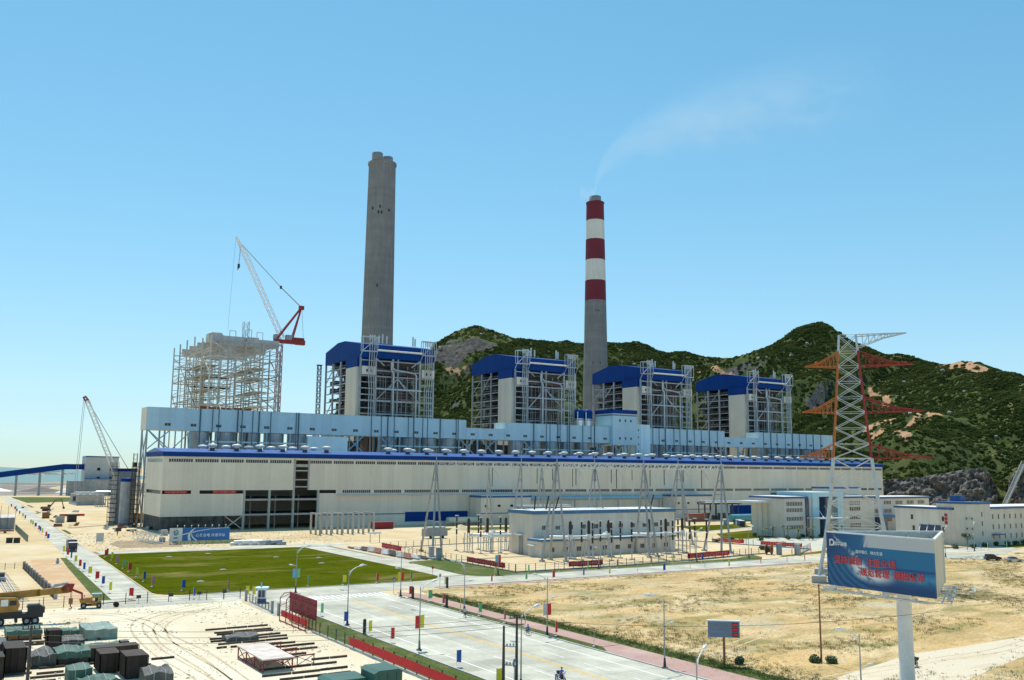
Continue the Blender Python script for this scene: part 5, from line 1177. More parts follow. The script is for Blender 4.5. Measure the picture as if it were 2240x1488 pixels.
MB(ob).box((328,192.6,3.6), (334,194.4,3.9)).build('porch', M['trim_blue'], ob)

# ------- lettering as real raised characters
def text_mesh(txt, size, depth, bold=0.0):
    cu = bpy.data.curves.new('txt', 'FONT'); cu.body = txt; cu.size = size; cu.extrude = depth; cu.offset = bold; cu.align_x = 'CENTER'; cu.align_y = 'CENTER'
    o = bpy.data.objects.new('txt', cu); COL.objects.link(o); bpy.context.view_layer.update()
    me = bpy.data.meshes.new_from_object(o.evaluated_get(bpy.context.evaluated_depsgraph_get())); bpy.data.objects.remove(o); bpy.data.curves.remove(cu); return me
def text(parent, name, txt, size, c, right, up, m, depth=0.03, bold=0.0):
    """c in the parent's local space"""
    me = text_mesh(txt, size, depth, bold); me.materials.clear(); me.materials.append(M[m])
    r_, u_ = Vector(right).normalized(), Vector(up).normalized(); n_ = r_.cross(u_)
    o = bpy.data.objects.new(name, me); COL.objects.link(o); o.parent = parent
    mm = Matrix((r_, u_, n_)).transposed().to_4x4(); mm.translation = Vector(c); o.matrix_local = mm; return o
for k, ch in enumerate('检修楼'): text(ob, 'red_character', ch, 1.25, (0.18, 5.2-1.0*0, 10.4-1.35*k), (0,-1,0), (0,0,1), 'red_cloth', 0.06, 0.02)

# ------- the three-sided billboard
bb = T('billboard', 'three-sided billboard with a blue ocean wave on a thick white column', 'billboard', (98.8,69.6,0))
TL, TR, TB = (94.1,76.4), (93.7,62.0), (108.2,70.4); BZ0, BZ1 = 11.75, 17.9
MB(bb).tube((98.8,69.6,0), (98.8,69.6,11.6), 0.84, 24).build('column', M['lamp_white'], bb); MB(bb).tube((98.8,69.6,0), (98.8,69.6,0.4), 1.4, 16).build('base', M['concrete'], bb)
m, N, L, b = nodes_mat('wave_poster'); b.inputs['Roughness'].default_value = 0.5
tc_ = N.new('ShaderNodeTexCoord'); sp = N.new('ShaderNodeSeparateXYZ'); L.new(tc_.outputs['Object'], sp.inputs[0])
def mth(op, a, c=None, d=None):
    x = N.new('ShaderNodeMath'); x.operation = op
    for i, v in enumerate((a, c, d)):
        if v is None: continue
        if isinstance(v, (int, float)): x.inputs[i].default_value = v
        else: L.new(v, x.inputs[i])
    return x.outputs[0]
U = mth('SUBTRACT', 7.2, sp.outputs['Y']); U = mth('DIVIDE', mth('ADD', U, -0.4), 14.4); V_ = mth('DIVIDE', mth('SUBTRACT', sp.outputs['Z'], BZ0), BZ1-BZ0)
cmb = N.new('ShaderNodeCombineXYZ'); L.new(mth('MULTIPLY', U, 2.4), cmb.inputs[0]); L.new(V_, cmb.inputs[1])
def n2(sc, det, dist=0.0):
    n = N.new('ShaderNodeTexNoise'); n.inputs['Scale'].default_value = sc; n.inputs['Detail'].default_value = det; n.inputs['Distortion'].default_value = dist; L.new(cmb.outputs[0], n.inputs['Vector']); return n.outputs['Fac']
def mr(v, lo, hi, a=0.0, c=1.0):
    r = N.new('ShaderNodeMapRange'); r.inputs['From Min'].default_value = lo; r.inputs['From Max'].default_value = hi; r.inputs['To Min'].default_value = a; r.inputs['To Max'].default_value = c; L.new(v, r.inputs['Value']); return r.outputs[0]
def mx(f, A, B):
    x = N.new('ShaderNodeMix'); x.data_type = 'RGBA'; L.new(f, x.inputs['Factor'])
    for k, c in (('A', A), ('B', B)):
        if isinstance(c, tuple): x.inputs[k].default_value = (*c, 1)
        else: L.new(c, x.inputs[k])
    return x.outputs['Result']
nzl = n2(3.0, 8, 0.6); wob = mth('MULTIPLY_ADD', nzl, 0.24, -0.12)
c = mx(mr(U, 0.0, 0.5), (0.004,0.04,0.15), (0.008,0.15,0.31)); c = mx(mr(V_, 0.35, 0.1), c, (0.004,0.05,0.17))
# curl of the wave: distance from an arc centre
dx = mth('SUBTRACT', mth('MULTIPLY', U, 2.4), 1.22); dy = mth('SUBTRACT', V_, 0.78)
rad = mth('ADD', mth('SQRT', mth('ADD', mth('MULTIPLY', dx, dx), mth('MULTIPLY', mth('MULTIPLY', dy, dy), 1.6))), mth('MULTIPLY', wob, 0.6))
low = mr(V_, 0.62, 0.45)
stri = mr(mth('SINE', mth('MULTIPLY', rad, 46)), -1, 1, 0.0, 0.5)
c = mx(mth('MULTIPLY', mth('MULTIPLY', stri, low), mr(U, 0.6, 0.35)), c, (0.03,0.22,0.38))
foam = mth('MULTIPLY', mth('MULTIPLY', mr(rad, 0.50, 0.58), mr(rad, 0.90, 0.74)), mth('MULTIPLY', mr(U, 0.16, 0.3), mr(U, 0.68, 0.5)))
foam = mth('MULTIPLY', foam, mr(V_, 0.60, 0.42)); foam = mth('MULTIPLY', foam, mr(V_, 0.08, 0.22)); foam = mth('MULTIPLY', foam, mr(n2(7, 8, 0.8), 0.30, 0.46))
c = mx(foam, c, (0.72,0.74,0.75))
spray = mth('MULTIPLY', mth('MULTIPLY', mr(mth('ABSOLUTE', mth('SUBTRACT', mth('ADD', V_, mth('MULTIPLY', U, 1.55)), mth('ADD', 1.05, mth('MULTIPLY', wob, 1.0)))), 0.07, 0.0), mr(U, 0.05, 0.12)), mth('MULTIPLY', mr(U, 0.42, 0.3), mr(n2(9, 6, 1.0), 0.42, 0.6)))
c = mx(spray, c, (0.55,0.66,0.70))
c = mx(mth('MULTIPLY', mr(mth('ABSOLUTE', mth('SUBTRACT', V_, 0.43)), 0.035, 0.0), mr(U, 0.52, 0.62)), c, (0.008,0.04,0.22))
c = mx(mth('MULTIPLY', mth('MULTIPLY', mr(mth('ABSOLUTE', mth('SUBTRACT', V_, 0.28)), 0.10, 0.02), mr(U, 0.6, 0.8)), mr(n2(5, 6), 0.35, 0.6)), c, (0.05,0.27,0.45))
sil = mth('MULTIPLY', mr(V_, 0.775, 0.785), mr(mth('ADD', U, mth('MULTIPLY', V_, -0.16)), 0.21, 0.23)); rays = mr(mth('SINE', mth('MULTIPLY', mth('ADD', U, mth('MULTIPLY', V_, -0.16)), 130)), 0.1, 0.3)
sil = mth('MULTIPLY', sil, mth('MAXIMUM', rays, mr(U, 0.36, 0.42)))
c = mx(sil, c, (0.50,0.50,0.51)); L.new(c, b.inputs['Base Color'])
def face(p, q, name, mm, out):
    p, q = Vector((*p,0)), Vector((*q,0)); d = (q-p).normalized(); n_ = Vector((d.y,-d.x,0))
    o = MB(bb); a = [p, q, q-n_*0.25, p-n_*0.25]; o.add([v+UZ*BZ0 for v in a]+[v+UZ*BZ1 for v in a], [(0,1,5,4),(1,2,6,5),(2,3,7,6),(3,0,4,7),(4,5,6,7),(3,2,1,0)])
    return o.build(name, M[mm], bb)
mat('board_back', (0.55,0.55,0.50), 0.45, 0.3, var=0.12, panel=1.6)
face((TL[0]-0.17,TL[1]), (TR[0]-0.17,TR[1]), 'poster_face', 'wave_poster', 1); face(TR, TB, 'side_face', 'board_back', 1); face(TB, TL, 'rear_face', 'board_back', 1)
for p, q in ((TL,TR),(TR,TB),(TB,TL)): MB(bb).bar((*p,BZ1+0.08), (*q,BZ1+0.08), 0.3, 0.16).build('top_trim', M['lamp_white'], bb)
for t in range(1, 9):
    a = Vector((*TB,0)).lerp(Vector((*TL,0)), t/9); MB(bb).bar(a+UZ*BZ0, a+UZ*BZ1+Vector((-0.3,-0.5,0)), 0.14).build('rib', M['mullion'], bb)
for p, q in ((TL,TR),(TR,TB),(TB,TL)):
    P_, Q_ = Vector((*p,0)), Vector((*q,0)); d = (Q_-P_).normalized(); n_ = Vector((d.y,-d.x,0))
    for off in (0.5, 1.4): MB(bb).bar(P_+n_*off+UZ*11.3, Q_+n_*off+UZ*11.3, 0.12).build('catwalk_rail', M['galv'], bb)
    for t in range(9):
        a = P_.lerp(Q_, t/8); MB(bb).bar(a+UZ*11.3, a+n_*1.5+UZ*11.3, 0.1).build('bracket', M['galv'], bb)
        if t % 2: MB(bb).box(tuple(a+n_*1.2+UZ*11.3-Vector((0.2,0.2,0))), tuple(a+n_*1.2+UZ*11.65+Vector((0.2,0.2,0)))).build('floodlight', M['galv'], bb)
MB(bb).bar((98.8,69.6,11.5), (94.5,69,11.5), 0.6).bar((98.8,69.6,11.5), (103,70,11.5), 0.6).bar((98.8,69.6,11.5), (98,65,11.5), 0.5).build('head_frame', M['galv'], bb)
o = MB(bb)
for off in (2.6,): o.bar((104.5,68.0,11.3), (106.0,65.2,11.3), 0.12).bar((109,70.8,11.3), (110.6,68,11.3), 0.12).bar((106,65.2,11.3), (110.6,68,11.3), 0.2)
o.build('ladder_frame', M['galv'], bb)
def bt(name, txt, size, u, v, mm, bold=0.0, d=0.05): # u along the face from its left edge, v from its bottom
    p = Vector((*TL,0)).lerp(Vector((*TR,0)), u/14.4); return text(bb, name, txt, size, (p.x-0.21-98.8, p.y-69.6, BZ0+v), (-0.028,-1,0), (0,0,1), mm, d, bold)
mat('red_slogan_paint', (0.62,0.07,0.08), 0.6)
bt('red_slogan', '坚持诚信  注重业绩', 1.0, 5.4, 3.05, 'red_slogan_paint', 0.012)
bt('red_slogan', '规范管理  拥抱变革', 1.0, 9.0, 1.9, 'red_slogan_paint', 0.012)
bt('small_slogan', '国华恒久   动力生活', 0.42, 6.1, 4.18, 'white_print', 0.006, 0.02)
bt('brand_text', '国华台电', 0.5, 2.05, 4.9, 'white_print', 0.012, 0.02)
lg = MB()
for k in range(20):
    a0, a1 = -2.0+4.6*k/20, -2.0+4.6*(k+1)/20
    P4 = [(0.36*math.cos(a0),0.42*math.sin(a0)),(0.36*math.cos(a1),0.42*math.sin(a1)),(0.19*math.cos(a1),0.22*math.sin(a1)),(0.19*math.cos(a0),0.22*math.sin(a0))]
    lg.poly([(-0.05, -x, z) for x, z in P4])
lg.box((-0.06,0.18,-0.42), (-0.04,0.36,0.36)); q = lg.build('logo', M['white_print'], bb); p = Vector((*TL,0)).lerp(Vector((*TR,0)), 0.85/14.4); q.location = (p.x-98.8-0.19, p.y-69.6, BZ0+5.05)

# ------- board with the slogan at the building site
sb = T('site_hoarding', 'low wide blue hoarding with white ribbon and slogan before the dark netting', 'hoarding', (72,322,0), R(-6))
MB().box((0,0,1.0), (19.2,0.2,5.2)).build('blue_panel', mat('hoarding_blue', (0.015,0.14,0.42), 0.5, var=0.1, sc=0.1), sb); MB().box((0,-0.03,1.0), (4.0,0.0,5.2)).build('white_panel', M['roof_white'], sb)
def ribbon(pts, wd):
    o = MB()
    for (a, b_), (wa, wb) in zip(zip(pts, pts[1:]), zip(wd, wd[1:])):
        d = Vector((b_[0]-a[0], b_[1]-a[1])).normalized(); n_ = Vector((-d.y, d.x))
        q = [(a[0]+n_.x*wa,a[1]+n_.y*wa),(a[0]-n_.x*wa,a[1]-n_.y*wa),(b_[0]-n_.x*wb,b_[1]-n_.y*wb),(b_[0]+n_.x*wb,b_[1]+n_.y*wb)]
        o.poly([(x,-0.025,z) for x, z in q])
    o.build('ribbon', M['white_print'], sb)
ribbon([(4.0,3.0),(6.0,3.5),(9,4.15),(13,4.75),(18.8,5.1)], [0.12,0.15,0.1,0.07,0.04]); ribbon([(8.0,5.15),(6.9,4.2),(6.2,3.2),(6.1,2.1),(6.5,1.05)], [0.1,0.22,0.35,0.4,0.42]); ribbon([(6.9,3.4),(7.1,2.4),(7.8,1.6),(8.6,1.05)], [0.06,0.16,0.2,0.2])
text(sb, 'slogan', '心系台电 共谱华章', 1.15, (13.0,-0.04,2.65), (1,0,0), (0,0,1), 'white_print', 0.02, 0.012)
text(sb, 'company_text', 'NEPC', 0.62, (2.0,-0.06,1.95), (1,0,0), (0,0,1), 'black_print', 0.01, 0.02)
for k, (a0, col_) in enumerate(((10,(0.02,0.25,0.12)),(110,(0.55,0.2,0.04)),(200,(0.03,0.2,0.35)),(290,(0.05,0.35,0.25)))):
    o = MB()
    for i in range(6):
        a, b_ = R(a0+14*i), R(a0+14*(i+1)); o.poly([(2+0.85*math.cos(a),-0.05,3.7+0.95*math.sin(a)),(2+0.85*math.cos(b_),-0.05,3.7+0.95*math.sin(b_)),(2+0.55*math.cos(b_),-0.05,3.7+0.62*math.sin(b_)),(2+0.55*math.cos(a),-0.05,3.7+0.62*math.sin(a))])
    o.build('logo_arc', mat('logo%d' % k, col_, 0.6), sb)
MB().box((1.55,-0.06,3.1), (1.85,-0.05,4.2)).box((2.1,-0.06,3.1), (2.4,-0.05,3.9)).build('logo_bars', mat('logo_bar', (0.04,0.22,0.5), 0.6), sb)
for k in range(8): MB().tube((2.3+2.2*k,0.1,5.2), (2.3+2.2*k,-0.5,5.9), 0.05, 5).lathe((2.3+2.2*k,-0.55,5.8), [(0.1,0),(0.24,0.15),(0.1,0.4)], 8).build('lamp', M['lamp_white'], sb)
for k in range(9): MB().box((0.3+2.3*k,0.2,0), (0.5+2.3*k,0.4,5)).build('post', M['grey_steel'], sb)
for k in range(9): MB().bar((0.4+2.3*k,0.4,3.5), (0.4+2.3*k,2.6,0), 0.12).build('strut', M['mullion'], sb)
# ================================================================== STREET FURNITURE
def lamp(label, x, y, ang, low=True, banners=None, h=9.0):
    t = T('street_lamp', label, 'street lamp', (x,y,0), ang, 'street lamps')
    MB().tube((0,0,1.0), (0,0,h), 0.10, 8, 0.055).build('pole', M['pole_grey'], t)
    MB().lathe((0,0,0), [(0.42,0),(0.42,0.12),(0.2,0.2),(0.15,0.9),(0.13,1.3)], 10).build('base', M['post_dark'], t)
    MB().path([(0,0,h-0.5),(0.6,0,h-0.05),(1.5,0,h+0.35),(2.1,0,h+0.5)], 0.055, 6).tube((0,0,h-1.0), (0.75,0,h), 0.04, 6).build('arm', M['lamp_white'], t)
    o = MB().tube((2.0,0,h+0.48), (2.5,0,h+0.6), 0.1, 8, 0.2).tube((2.5,0,h+0.6), (2.95,0,h+0.66), 0.2, 8, 0.1); o.build('luminaire', M['lamp_white'], t)
    if low:
        MB().tube((0,0,h*0.62), (-1.0,0,h*0.62+0.18), 0.045, 6).build('arm', M['lamp_white'], t); MB().tube((-0.95,0,h*0.62+0.17), (-1.6,0,h*0.62+0.28), 0.15, 8, 0.09).build('luminaire', M['lamp_white'], t)
    if banners:
        for s, c in ((-1, banners[0]), (1, banners[1])):
            MB().box((s*0.12 if s > 0 else -0.78,-0.02,3.0), (0.78 if s > 0 else -0.12,0.02,4.7)).build('banner', M[c], t); MB().bar((0,0,4.72), (s*0.85,0,4.72), 0.05).build('bracket', M['pole_grey'], t)
    return t
for n_, c_ in (('flag_red',(0.72,0.03,0.025)),('flag_yellow',(0.80,0.66,0.02)),('flag_blue',(0.03,0.10,0.42)),('flag_green',(0.16,0.55,0.22)),('flag_pink',(0.75,0.22,0.36)),('flag_orange',(0.85,0.13,0.05)),('flag_sky',(0.18,0.42,0.65)),('flag_white',(0.66,0.6,0.62))): mat(n_, c_, 0.75, var=0.12, sc=2.0)
PI = math.pi
LAMPS = [((67.2,187.1),0,('flag_sky','flag_green'),'street lamp with pale blue and green banners by the crossing'),((61,145.1),0.2,None,'street lamp on the left kerb of the avenue behind the red frame'),((61.4,120.2),0.2,('flag_red','flag_yellow'),'street lamp with red and yellow banners on the left kerb'),((83.4,171.9),0.3,('flag_yellow','flag_red'),'street lamp with yellow and red banners at the footpath corner'),((83.4,146.3),PI,None,'street lamp on the right kerb, next to the walker'),((83.8,121.2),PI+.1,('flag_red','flag_white'),'street lamp with red and white banners on the right kerb'),((83.3,93.9),PI,None,'street lamp standing in the wide pink footpath'),((150.6,194.6),0,None,'street lamp on the verge before the substation middle'),((186.7,196.5),0.2,None,'street lamp on the verge right of the substation middle'),((120.5,195.2),PI,('flag_red','flag_sky'),'street lamp with banners at the substation fence corner'),((208.6,197.7),0.2,None,'street lamp near the right gate of the substation'),((267.4,173.2),0.3,None,'street lamp right behind the billboard side'),((297.1,182),0.4,None,'street lamp on the lawn before the slit-window building'),((60.6,92.9),0.15,None,'street lamp at the bottom edge behind the twin poles'),((83.2,64),PI-.2,None,'street lamp just left of the billboard column at the bottom edge'),((59.6,63),0.5,None,'street lamp whose head rises below the display sign')]
for (p, a, bn, l) in LAMPS: lamp(l, p[0], p[1], a, True, bn, 8.7)

# ------- flags
CN = dict(r='red', y='yellow', b='blue', g='green', p='pink', o='orange')
FM = {}
def flag_mesh(c, k):
    if (c, k) in FM: return FM[(c, k)]
    rd_ = random.Random(k); V = []; F = []; n = 5
    for i in range(n+1):
        u = 0.78*i/n; wv = 0.07*math.sin(2.5*i/n+k)+rd_.uniform(-0.03,0.03)
        for z in (0.62, 1.4, 2.15): V.append((u*(1-0.12*(k % 3)), wv*(1.3 if z < 1 else 0.6), z+(0.06*math.sin(i+k) if z < 1 else 0)))
    for i in range(n):
        for j in range(2): F.append((3*i+j,3*i+3+j,3*i+4+j,3*i+1+j))
    FM[(c, k)] = MB().add(V, F, True).mesh('cloth', M['flag_'+CN[c]]); return FM[(c, k)]
pole_me = MB().tube((0,0,0), (0,0,2.25), 0.025, 6).box((-0.2,-0.2,0), (0.2,0.2,0.12)).mesh('pole', M['lamp_white'])
def flags(lst, where, a0):
    cnt = {}
    for i, (c, x, y) in enumerate(lst):
        cnt[c] = cnt.get(c, 0)+1; a = a0+random.uniform(-0.6,0.6)
        t = T('flag', '%s %s flag %s' % (ORD[cnt[c]-1], CN[c], where), 'flag', (x,y,0), a, 'colourful flags along the roads')
        inst('pole', pole_me, t); inst('cloth', flag_mesh(c, i % 4), t)
flags([('r',36.3,192.6),('y',34.5,203.4),('b',35,215.4),('r',35.3,225.7),('y',35.5,237.1),('b',35.8,247.4),('r',36,255.7),('y',36.6,267.9),('b',37,278.4),('r',37.4,289.4),('y',37.8,300.7),('b',39.7,357.2),('r',40.3,368.5),('y',41.2,388.2),('b',41.7,399.8),('r',42,408.4),('b',42.7,428.5),('y',43.2,443.7),('y',43.6,455.4),('r',45.0,496.7),('y',45.6,515.7),('r',46.6,544.4),('b',47.8,574.4),('r',49.1,603.6),('r',50.1,641.1)], 'from the near end along the left edge of the side road', 0.3)
flags([('p',43.9,209.8),('b',44.2,220.2),('y',44.6,230.1),('r',45.0,241.8),('g',45.3,250.6),('p',45.9,262.8),('y',46.4,273.7),('r',46.2,282.8),('b',47.2,286.1)], 'from the near end on the left lawn edge', 0.2)
flags([('b',47.9,200.7),('r',56.1,196.3),('g',73.2,196.4),('y',80.3,194.2),('r',88.1,194),('b',96.6,194)], 'from the left on the front lawn edge', 0.4)
flags([('b',46.9,187.0),('y',56.4,184.9),('y',57.4,184.0)], 'by the yard fence at the cross road', 0.3)
flags([('b',60.3,107.5),('g',60.4,118.4),('r',60.3,127.1),('y',60.1,134.5),('b',60.3,144.8),('g',60.4,155.3),('y',60.5,160.5),('y',58.9,95.5)], 'from the near end on the left avenue kerb', 0.5)
flags([('b',84.4,110.2),('r',84.3,119.7),('y',84.8,128.8),('r',84,134),('g',84.2,142.6),('y',84,148.7),('r',84.2,155.7),('g',84.8,162.6),('r',84.2,169.7)], 'from the near end on the right avenue kerb', 0.5)
flags([('y',97.9,180.4),('r',109.7,180.6),('g',118.9,180.6),('r',126.3,180.6),('b',135.1,180.6),('y',142.9,180.6),('r',151.8,180.6),('b',160.1,180.6),('r',169.3,180.6),('g',174.5,180.6),('y',182.9,180.6),('r',195.2,180.6),('b',205.5,180.6),('r',212.8,180.6),('g',220.4,180.6)], 'from the left on the near side of the right-hand road', 0.6)
flags([('y',118.8,194),('g',128.4,194),('b',137.6,194),('g',146.8,194.2),('r',156.3,194.2),('r',168.4,194.6),('y',176.2,195),('b',188,196),('r',197.1,197),('y',203,197)], 'from the left on the grass before the substation fence', 0.6)
flags([('r',225.5,196.5),('p',234.3,196.4),('r',293.9,182.5),('b',304,184),('y',308.2,184),('g',321.3,185)], 'near the gates and lawn at far right', 0.6)

# ------- bollard posts, signs
for k, (x, y, l) in enumerate(((59.9,135.7,'dark round-topped post on the left kerb of the avenue'),(83.9,167.5,'dark round-topped post nearest the footpath corner'),(84.3,154.4,'dark round-topped post between flags on the right kerb'),(98,179.4,'dark round-topped post where the right-hand road begins'))):
    o = MB(); o.o = Vector((x,y,0)); tag(o.tube((x,y,0), (x,y,2.1), 0.26, 12).lathe((x,y,2.1), [(0.26,0),(0.2,0.15),(0.05,0.22)], 12).build('litter_post', M['post_dark']), l, 'post', 'dark posts')
def sign(name, label, x, y, h, shape, m, a):
    t = T(name, label, 'road sign', (x,y,0), a); MB().tube((0,0,0), (0,0,h), 0.045, 6).build('post', M['pole_grey'], t)
    if shape == 'sq':
        p = MB().box((-0.4,-0.06,h-0.85), (0.4,-0.03,h)).build('plate', M[m], t); MB().add([(-0.24,-0.07,h-0.65),(0.24,-0.07,h-0.65),(0,-0.07,h-0.2)], [(0,1,2)]).build('symbol', M['paint_white'], p)
    else: MB().tube((0,-0.06,h-0.4), (0,-0.02,h-0.4), 0.4, 16).build('plate', M[m], t)
sign('crossing_sign', 'blue square pedestrian crossing sign at the footpath corner', 84.1, 176.6, 3.2, 'sq', 'trim_blue', 0.5)
sign('crossing_sign', 'blue square crossing sign between the twin poles at the bottom', 57.5, 89.5, 4.4, 'sq', 'trim_blue', 0.6)
sign('crossing_sign', 'blue square crossing sign low beside the motorcycle lane', 61.0, 86.5, 3.0, 'sq', 'trim_blue', 0.6)
sign('round_sign', 'small round red sign on the lawn edge of the link road', 106.3, 202, 2.2, 'round', 'red_cloth', 0.5); sign('round_sign', 'round grey sign at the start of the right-hand road', 96.7, 180.3, 3.0, 'round', 'pole_grey', 0.5)

# ------- LED display on a post
ld = T('display_sign', 'grey display sign with three red number panels on a rusty post', 'sign', (91.6,91.6,0), R(-40))
MB().tube((0,0,0), (0,0,3.6), 0.16, 10).build('post', M['rust_steel'], ld); MB().box((-2.05,-0.15,3.5), (2.05,0.25,5.55)).build('cabinet', mat('display_grey', (0.16,0.24,0.34), 0.5, var=0.08), ld); MB().box((-2.15,-0.25,5.55), (2.15,0.3,5.68)).build('hood', M['lamp_white'], ld)
for k in range(3):
    q = MB().box((1.05,-0.19,3.65+0.63*k), (1.85,-0.152,4.15+0.63*k)).build('number_panel', M['black_plastic'], ld); MB().box((1.1,-0.21,3.74+0.63*k), (1.8,-0.195,4.07+0.63*k)).build('digits', mat('led_red', (0.5,0.01,0.02), 0.5, emit=0.25), q)
    o = MB(); glyph_rows(o, (-1.95,-0.17,3.75+0.63*k), (1,0,0), 9, 0.24, 0.07, random.Random(k)); o.build('lettering', mat('dull_print', (0.34,0.32,0.36), 0.7), ld)

# ------- guard booth, yard gate, red frame, yard fences
gb = T('guard_booth', 'small white guard booth with pale blue overhanging roof', 'booth', (57,176.9,0), R(-25))
MB().box((-0.75,-0.7,0), (0.75,0.7,0.75)).build('base', M['trim_blue'], gb); MB().box((-0.75,-0.7,0.75), (0.75,0.7,2.55)).build('wall', M['lamp_white'], gb)
for x0, x1 in ((-0.6,-0.05),(0.05,0.6)): MB().box((x0,-0.73,1.0), (x1,-0.705,2.3)).build('window', M['glass_blue'], gb)
MB().box((-0.78,-0.5,1.0), (-0.755,0.5,2.3)).build('window', M['glass_blue'], gb); MB().box((-1.15,-1.1,2.55), (1.15,1.1,2.78)).build('roof', M['pale_blue_light'], gb); MB().box((-0.3,-0.1,2.78), (-0.05,0.1,3.6)).build('vent', M['blue_steel'], gb)
rfm = T('hoarding_frame', 'dark red steel hoarding seen from behind with bracing and red panels', 'hoarding', (54.3,148.5,0))
for k in range(5):
    y = 142.3+3.05*k
    MB(rfm).bar((54.6,y,0), (54.6,y,4.4), 0.14).build('post', M['red_steel'], rfm); MB(rfm).bar((52.9,y,0), (52.9,y,3.7), 0.12).build('post', M['red_steel'], rfm); MB(rfm).bar((52.9,y,3.7), (53.6,y,4.45), 0.1).bar((53.6,y,4.45), (54.6,y,4.45), 0.1).build('top_rail', M['red_steel'], rfm)
    for z in (1.2, 2.4, 3.6): MB(rfm).bar((52.9,y,z), (54.6,y,z+0.7), 0.07).build('brace', M['red_steel'], rfm)
    if k < 4:
        MB(rfm).box((54.5,y+0.04,1.5), (54.56,y+3.01,4.45)).build('sheet', M['red_steel'], rfm); MB(rfm).box((53.1,y+0.1,0.75), (53.18,y+2.9,1.75)).build('red_panel', M['red_cloth'], rfm)
MB(rfm).bar((54.4,142.3,3.7), (54.4,154.5,3.7), 0.12).build('rail', M['red_steel'], rfm); MB(rfm).bar((54.55,142.3,4.5), (54.55,154.5,4.5), 0.2).build('rail', M['red_steel'], rfm)
for x in (52.9, 54.6): MB(rfm).bar((x,142.3,0.1), (x,154.5,0.1), 0.12).build('sole_rail', M['red_steel'], rfm)
fence('yard_fence', 'dark wire yard fence along the avenue with white kerb', [(53.7,60),(53.7,141.5)], 1.9, 3.3, base='kerb', wires=5)
fence('yard_fence', 'thin wire fence along the north side of the yard', [(8,188.8),(31,187.6),(46,186.2),(55,184)], 1.9, 3.4, base=None, wires=4)
fence('yard_fence', 'short wire fence between the guard booth and the red frame', [(55.2,178.5),(54.6,163.5)], 1.5, 2.2, base='kerb')
def ybanner(y0, y1, label, n):
    t = T('banner', label, 'banner', (53.6,y0,0)); segs = 14; V = []; F = []
    for i in range(segs+1):
        y = y0+(y1-y0)*i/segs; dx = 0.05*math.sin(i*1.9); V += [(53.5+dx,y,0.55+0.05*math.sin(i*1.3)), (53.52-dx*0.4,y,1.65+0.04*math.sin(i*2.2))]
    for i in range(segs): F.append((2*i,2*i+2,2*i+3,2*i+1))
    MB(t).add(V, F, True).build('cloth', M['red_cloth'], t)
ybanner(90.5, 126.5, 'long dark red banner tied along the avenue fence', 10); ybanner(62, 84, 'red banner on the avenue fence at the bottom edge', 6)
for k, (x, y, l) in enumerate(((55.1,180.5,'grey post left of the guard booth'),(54.6,163.5,'grey post at the fence end near the red frame'),(54.7,160.4,'grey post closest to the red frame'))):
    o = MB(); o.o = Vector((x,y,0)); tag(o.box((x-0.2,y-0.2,0), (x+0.2,y+0.2,1.9)).box((x-0.26,y-0.26,1.9), (x+0.26,y+0.26,2.0)).build('gate_post', M['sheet_grey']), l, 'gate post', 'grey posts of the yard gate')
# little notice plates on the north fence
for k, x in enumerate((36.8,42.6,47.8,52.6)):
    o = MB(); o.o = Vector((x,186.5,0)); tag(o.box((x-0.4,186.2,0.9), (x+0.4,186.25,1.5)).bar((x,186.27,0), (x,186.27,1.5), 0.05).build('notice_plate', M['post_dark']), 'small dark notice plate on the north yard fence, %s from the left' % ORD[k], 'sign', 'notice plates on the yard fence')

# ------- utility poles with wires
def upole(label, x, y, h, sig):
    t = T('utility_pole', label, 'utility pole', (x,y,0)); MB(t).tube((x,y,0), (x,y,h), 0.2, 10, 0.12).build('pole', M['post_dark'], t)
    if sig:
        for z in (h-0.4, h-1.1): MB(t).bar((x-0.9,y+0.2,z), (x+0.9,y-0.2,z), 0.1).build('cross_arm', M['post_dark'], t)
        for dx in (-0.8,-0.3,0.3,0.8): MB(t).tube((x+dx,y-dx*0.2,h-0.4), (x+dx,y-dx*0.2,h), 0.06, 6).build('insulator', M['porcelain'], t)
    return t
upole('dark wooden utility pole, right one of the pair at the bottom', 58.3, 90.3, 9.0, True); upole('dark utility pole, left one of the pair at the bottom', 56.9, 90.8, 7.8, False); upole('dark utility pole among the crates at left', 12.2, 117.5, 7.6, True)
for z, k in ((5.6,0),(3.6,1)):
    t = T('pole_bracket', ['upper cross bracket with fittings between the twin poles','lower cross bracket with transformer fittings between the twin poles'][k], 'bracket', (57.6,90.5,0)); MB(t).bar((56.9,90.8,z), (58.3,90.3,z-0.1), 0.12).build('bar', M['grey_steel'], t)
    for q in (0.25, 0.5, 0.75): MB(t).lathe((56.9+1.4*q,90.8-0.5*q,z), [(0.06,0),(0.13,0.1),(0.05,0.3)], 8).build('insulator', M['grey_steel'], t)
def wire(a, b_, sag, label):
    n = 16; P_ = []
    for i in range(n+1):
        t = i/n; p = Vector(a).lerp(Vector(b_), t); p.z -= sag*4*t*(1-t); P_.append(p)
    o = MB(); o.o = Vector(a); tag(o.path(P_, 0.022, 4).build('wire', M['post_dark']), label, 'wire', 'overhead wires over the yard')
for k in range(3): wire((12.2,117.5,7.3-0.7*k), (58.3,90.3,8.7-0.5*k), 0.9, 'thin overhead wire from the crate pole to the twin poles, %s from top' % ORD[k])
for k in range(2): wire((12.2,117.5,7.3-0.7*k), (-30,142,8-0.5*k), 0.8, 'thin overhead wire leaving the crate pole to the left, %s from top' % ORD[k])
wire((58.3,90.3,8.5), (100,66,9.5), 1.2, 'thin overhead wire crossing the avenue towards the billboard')
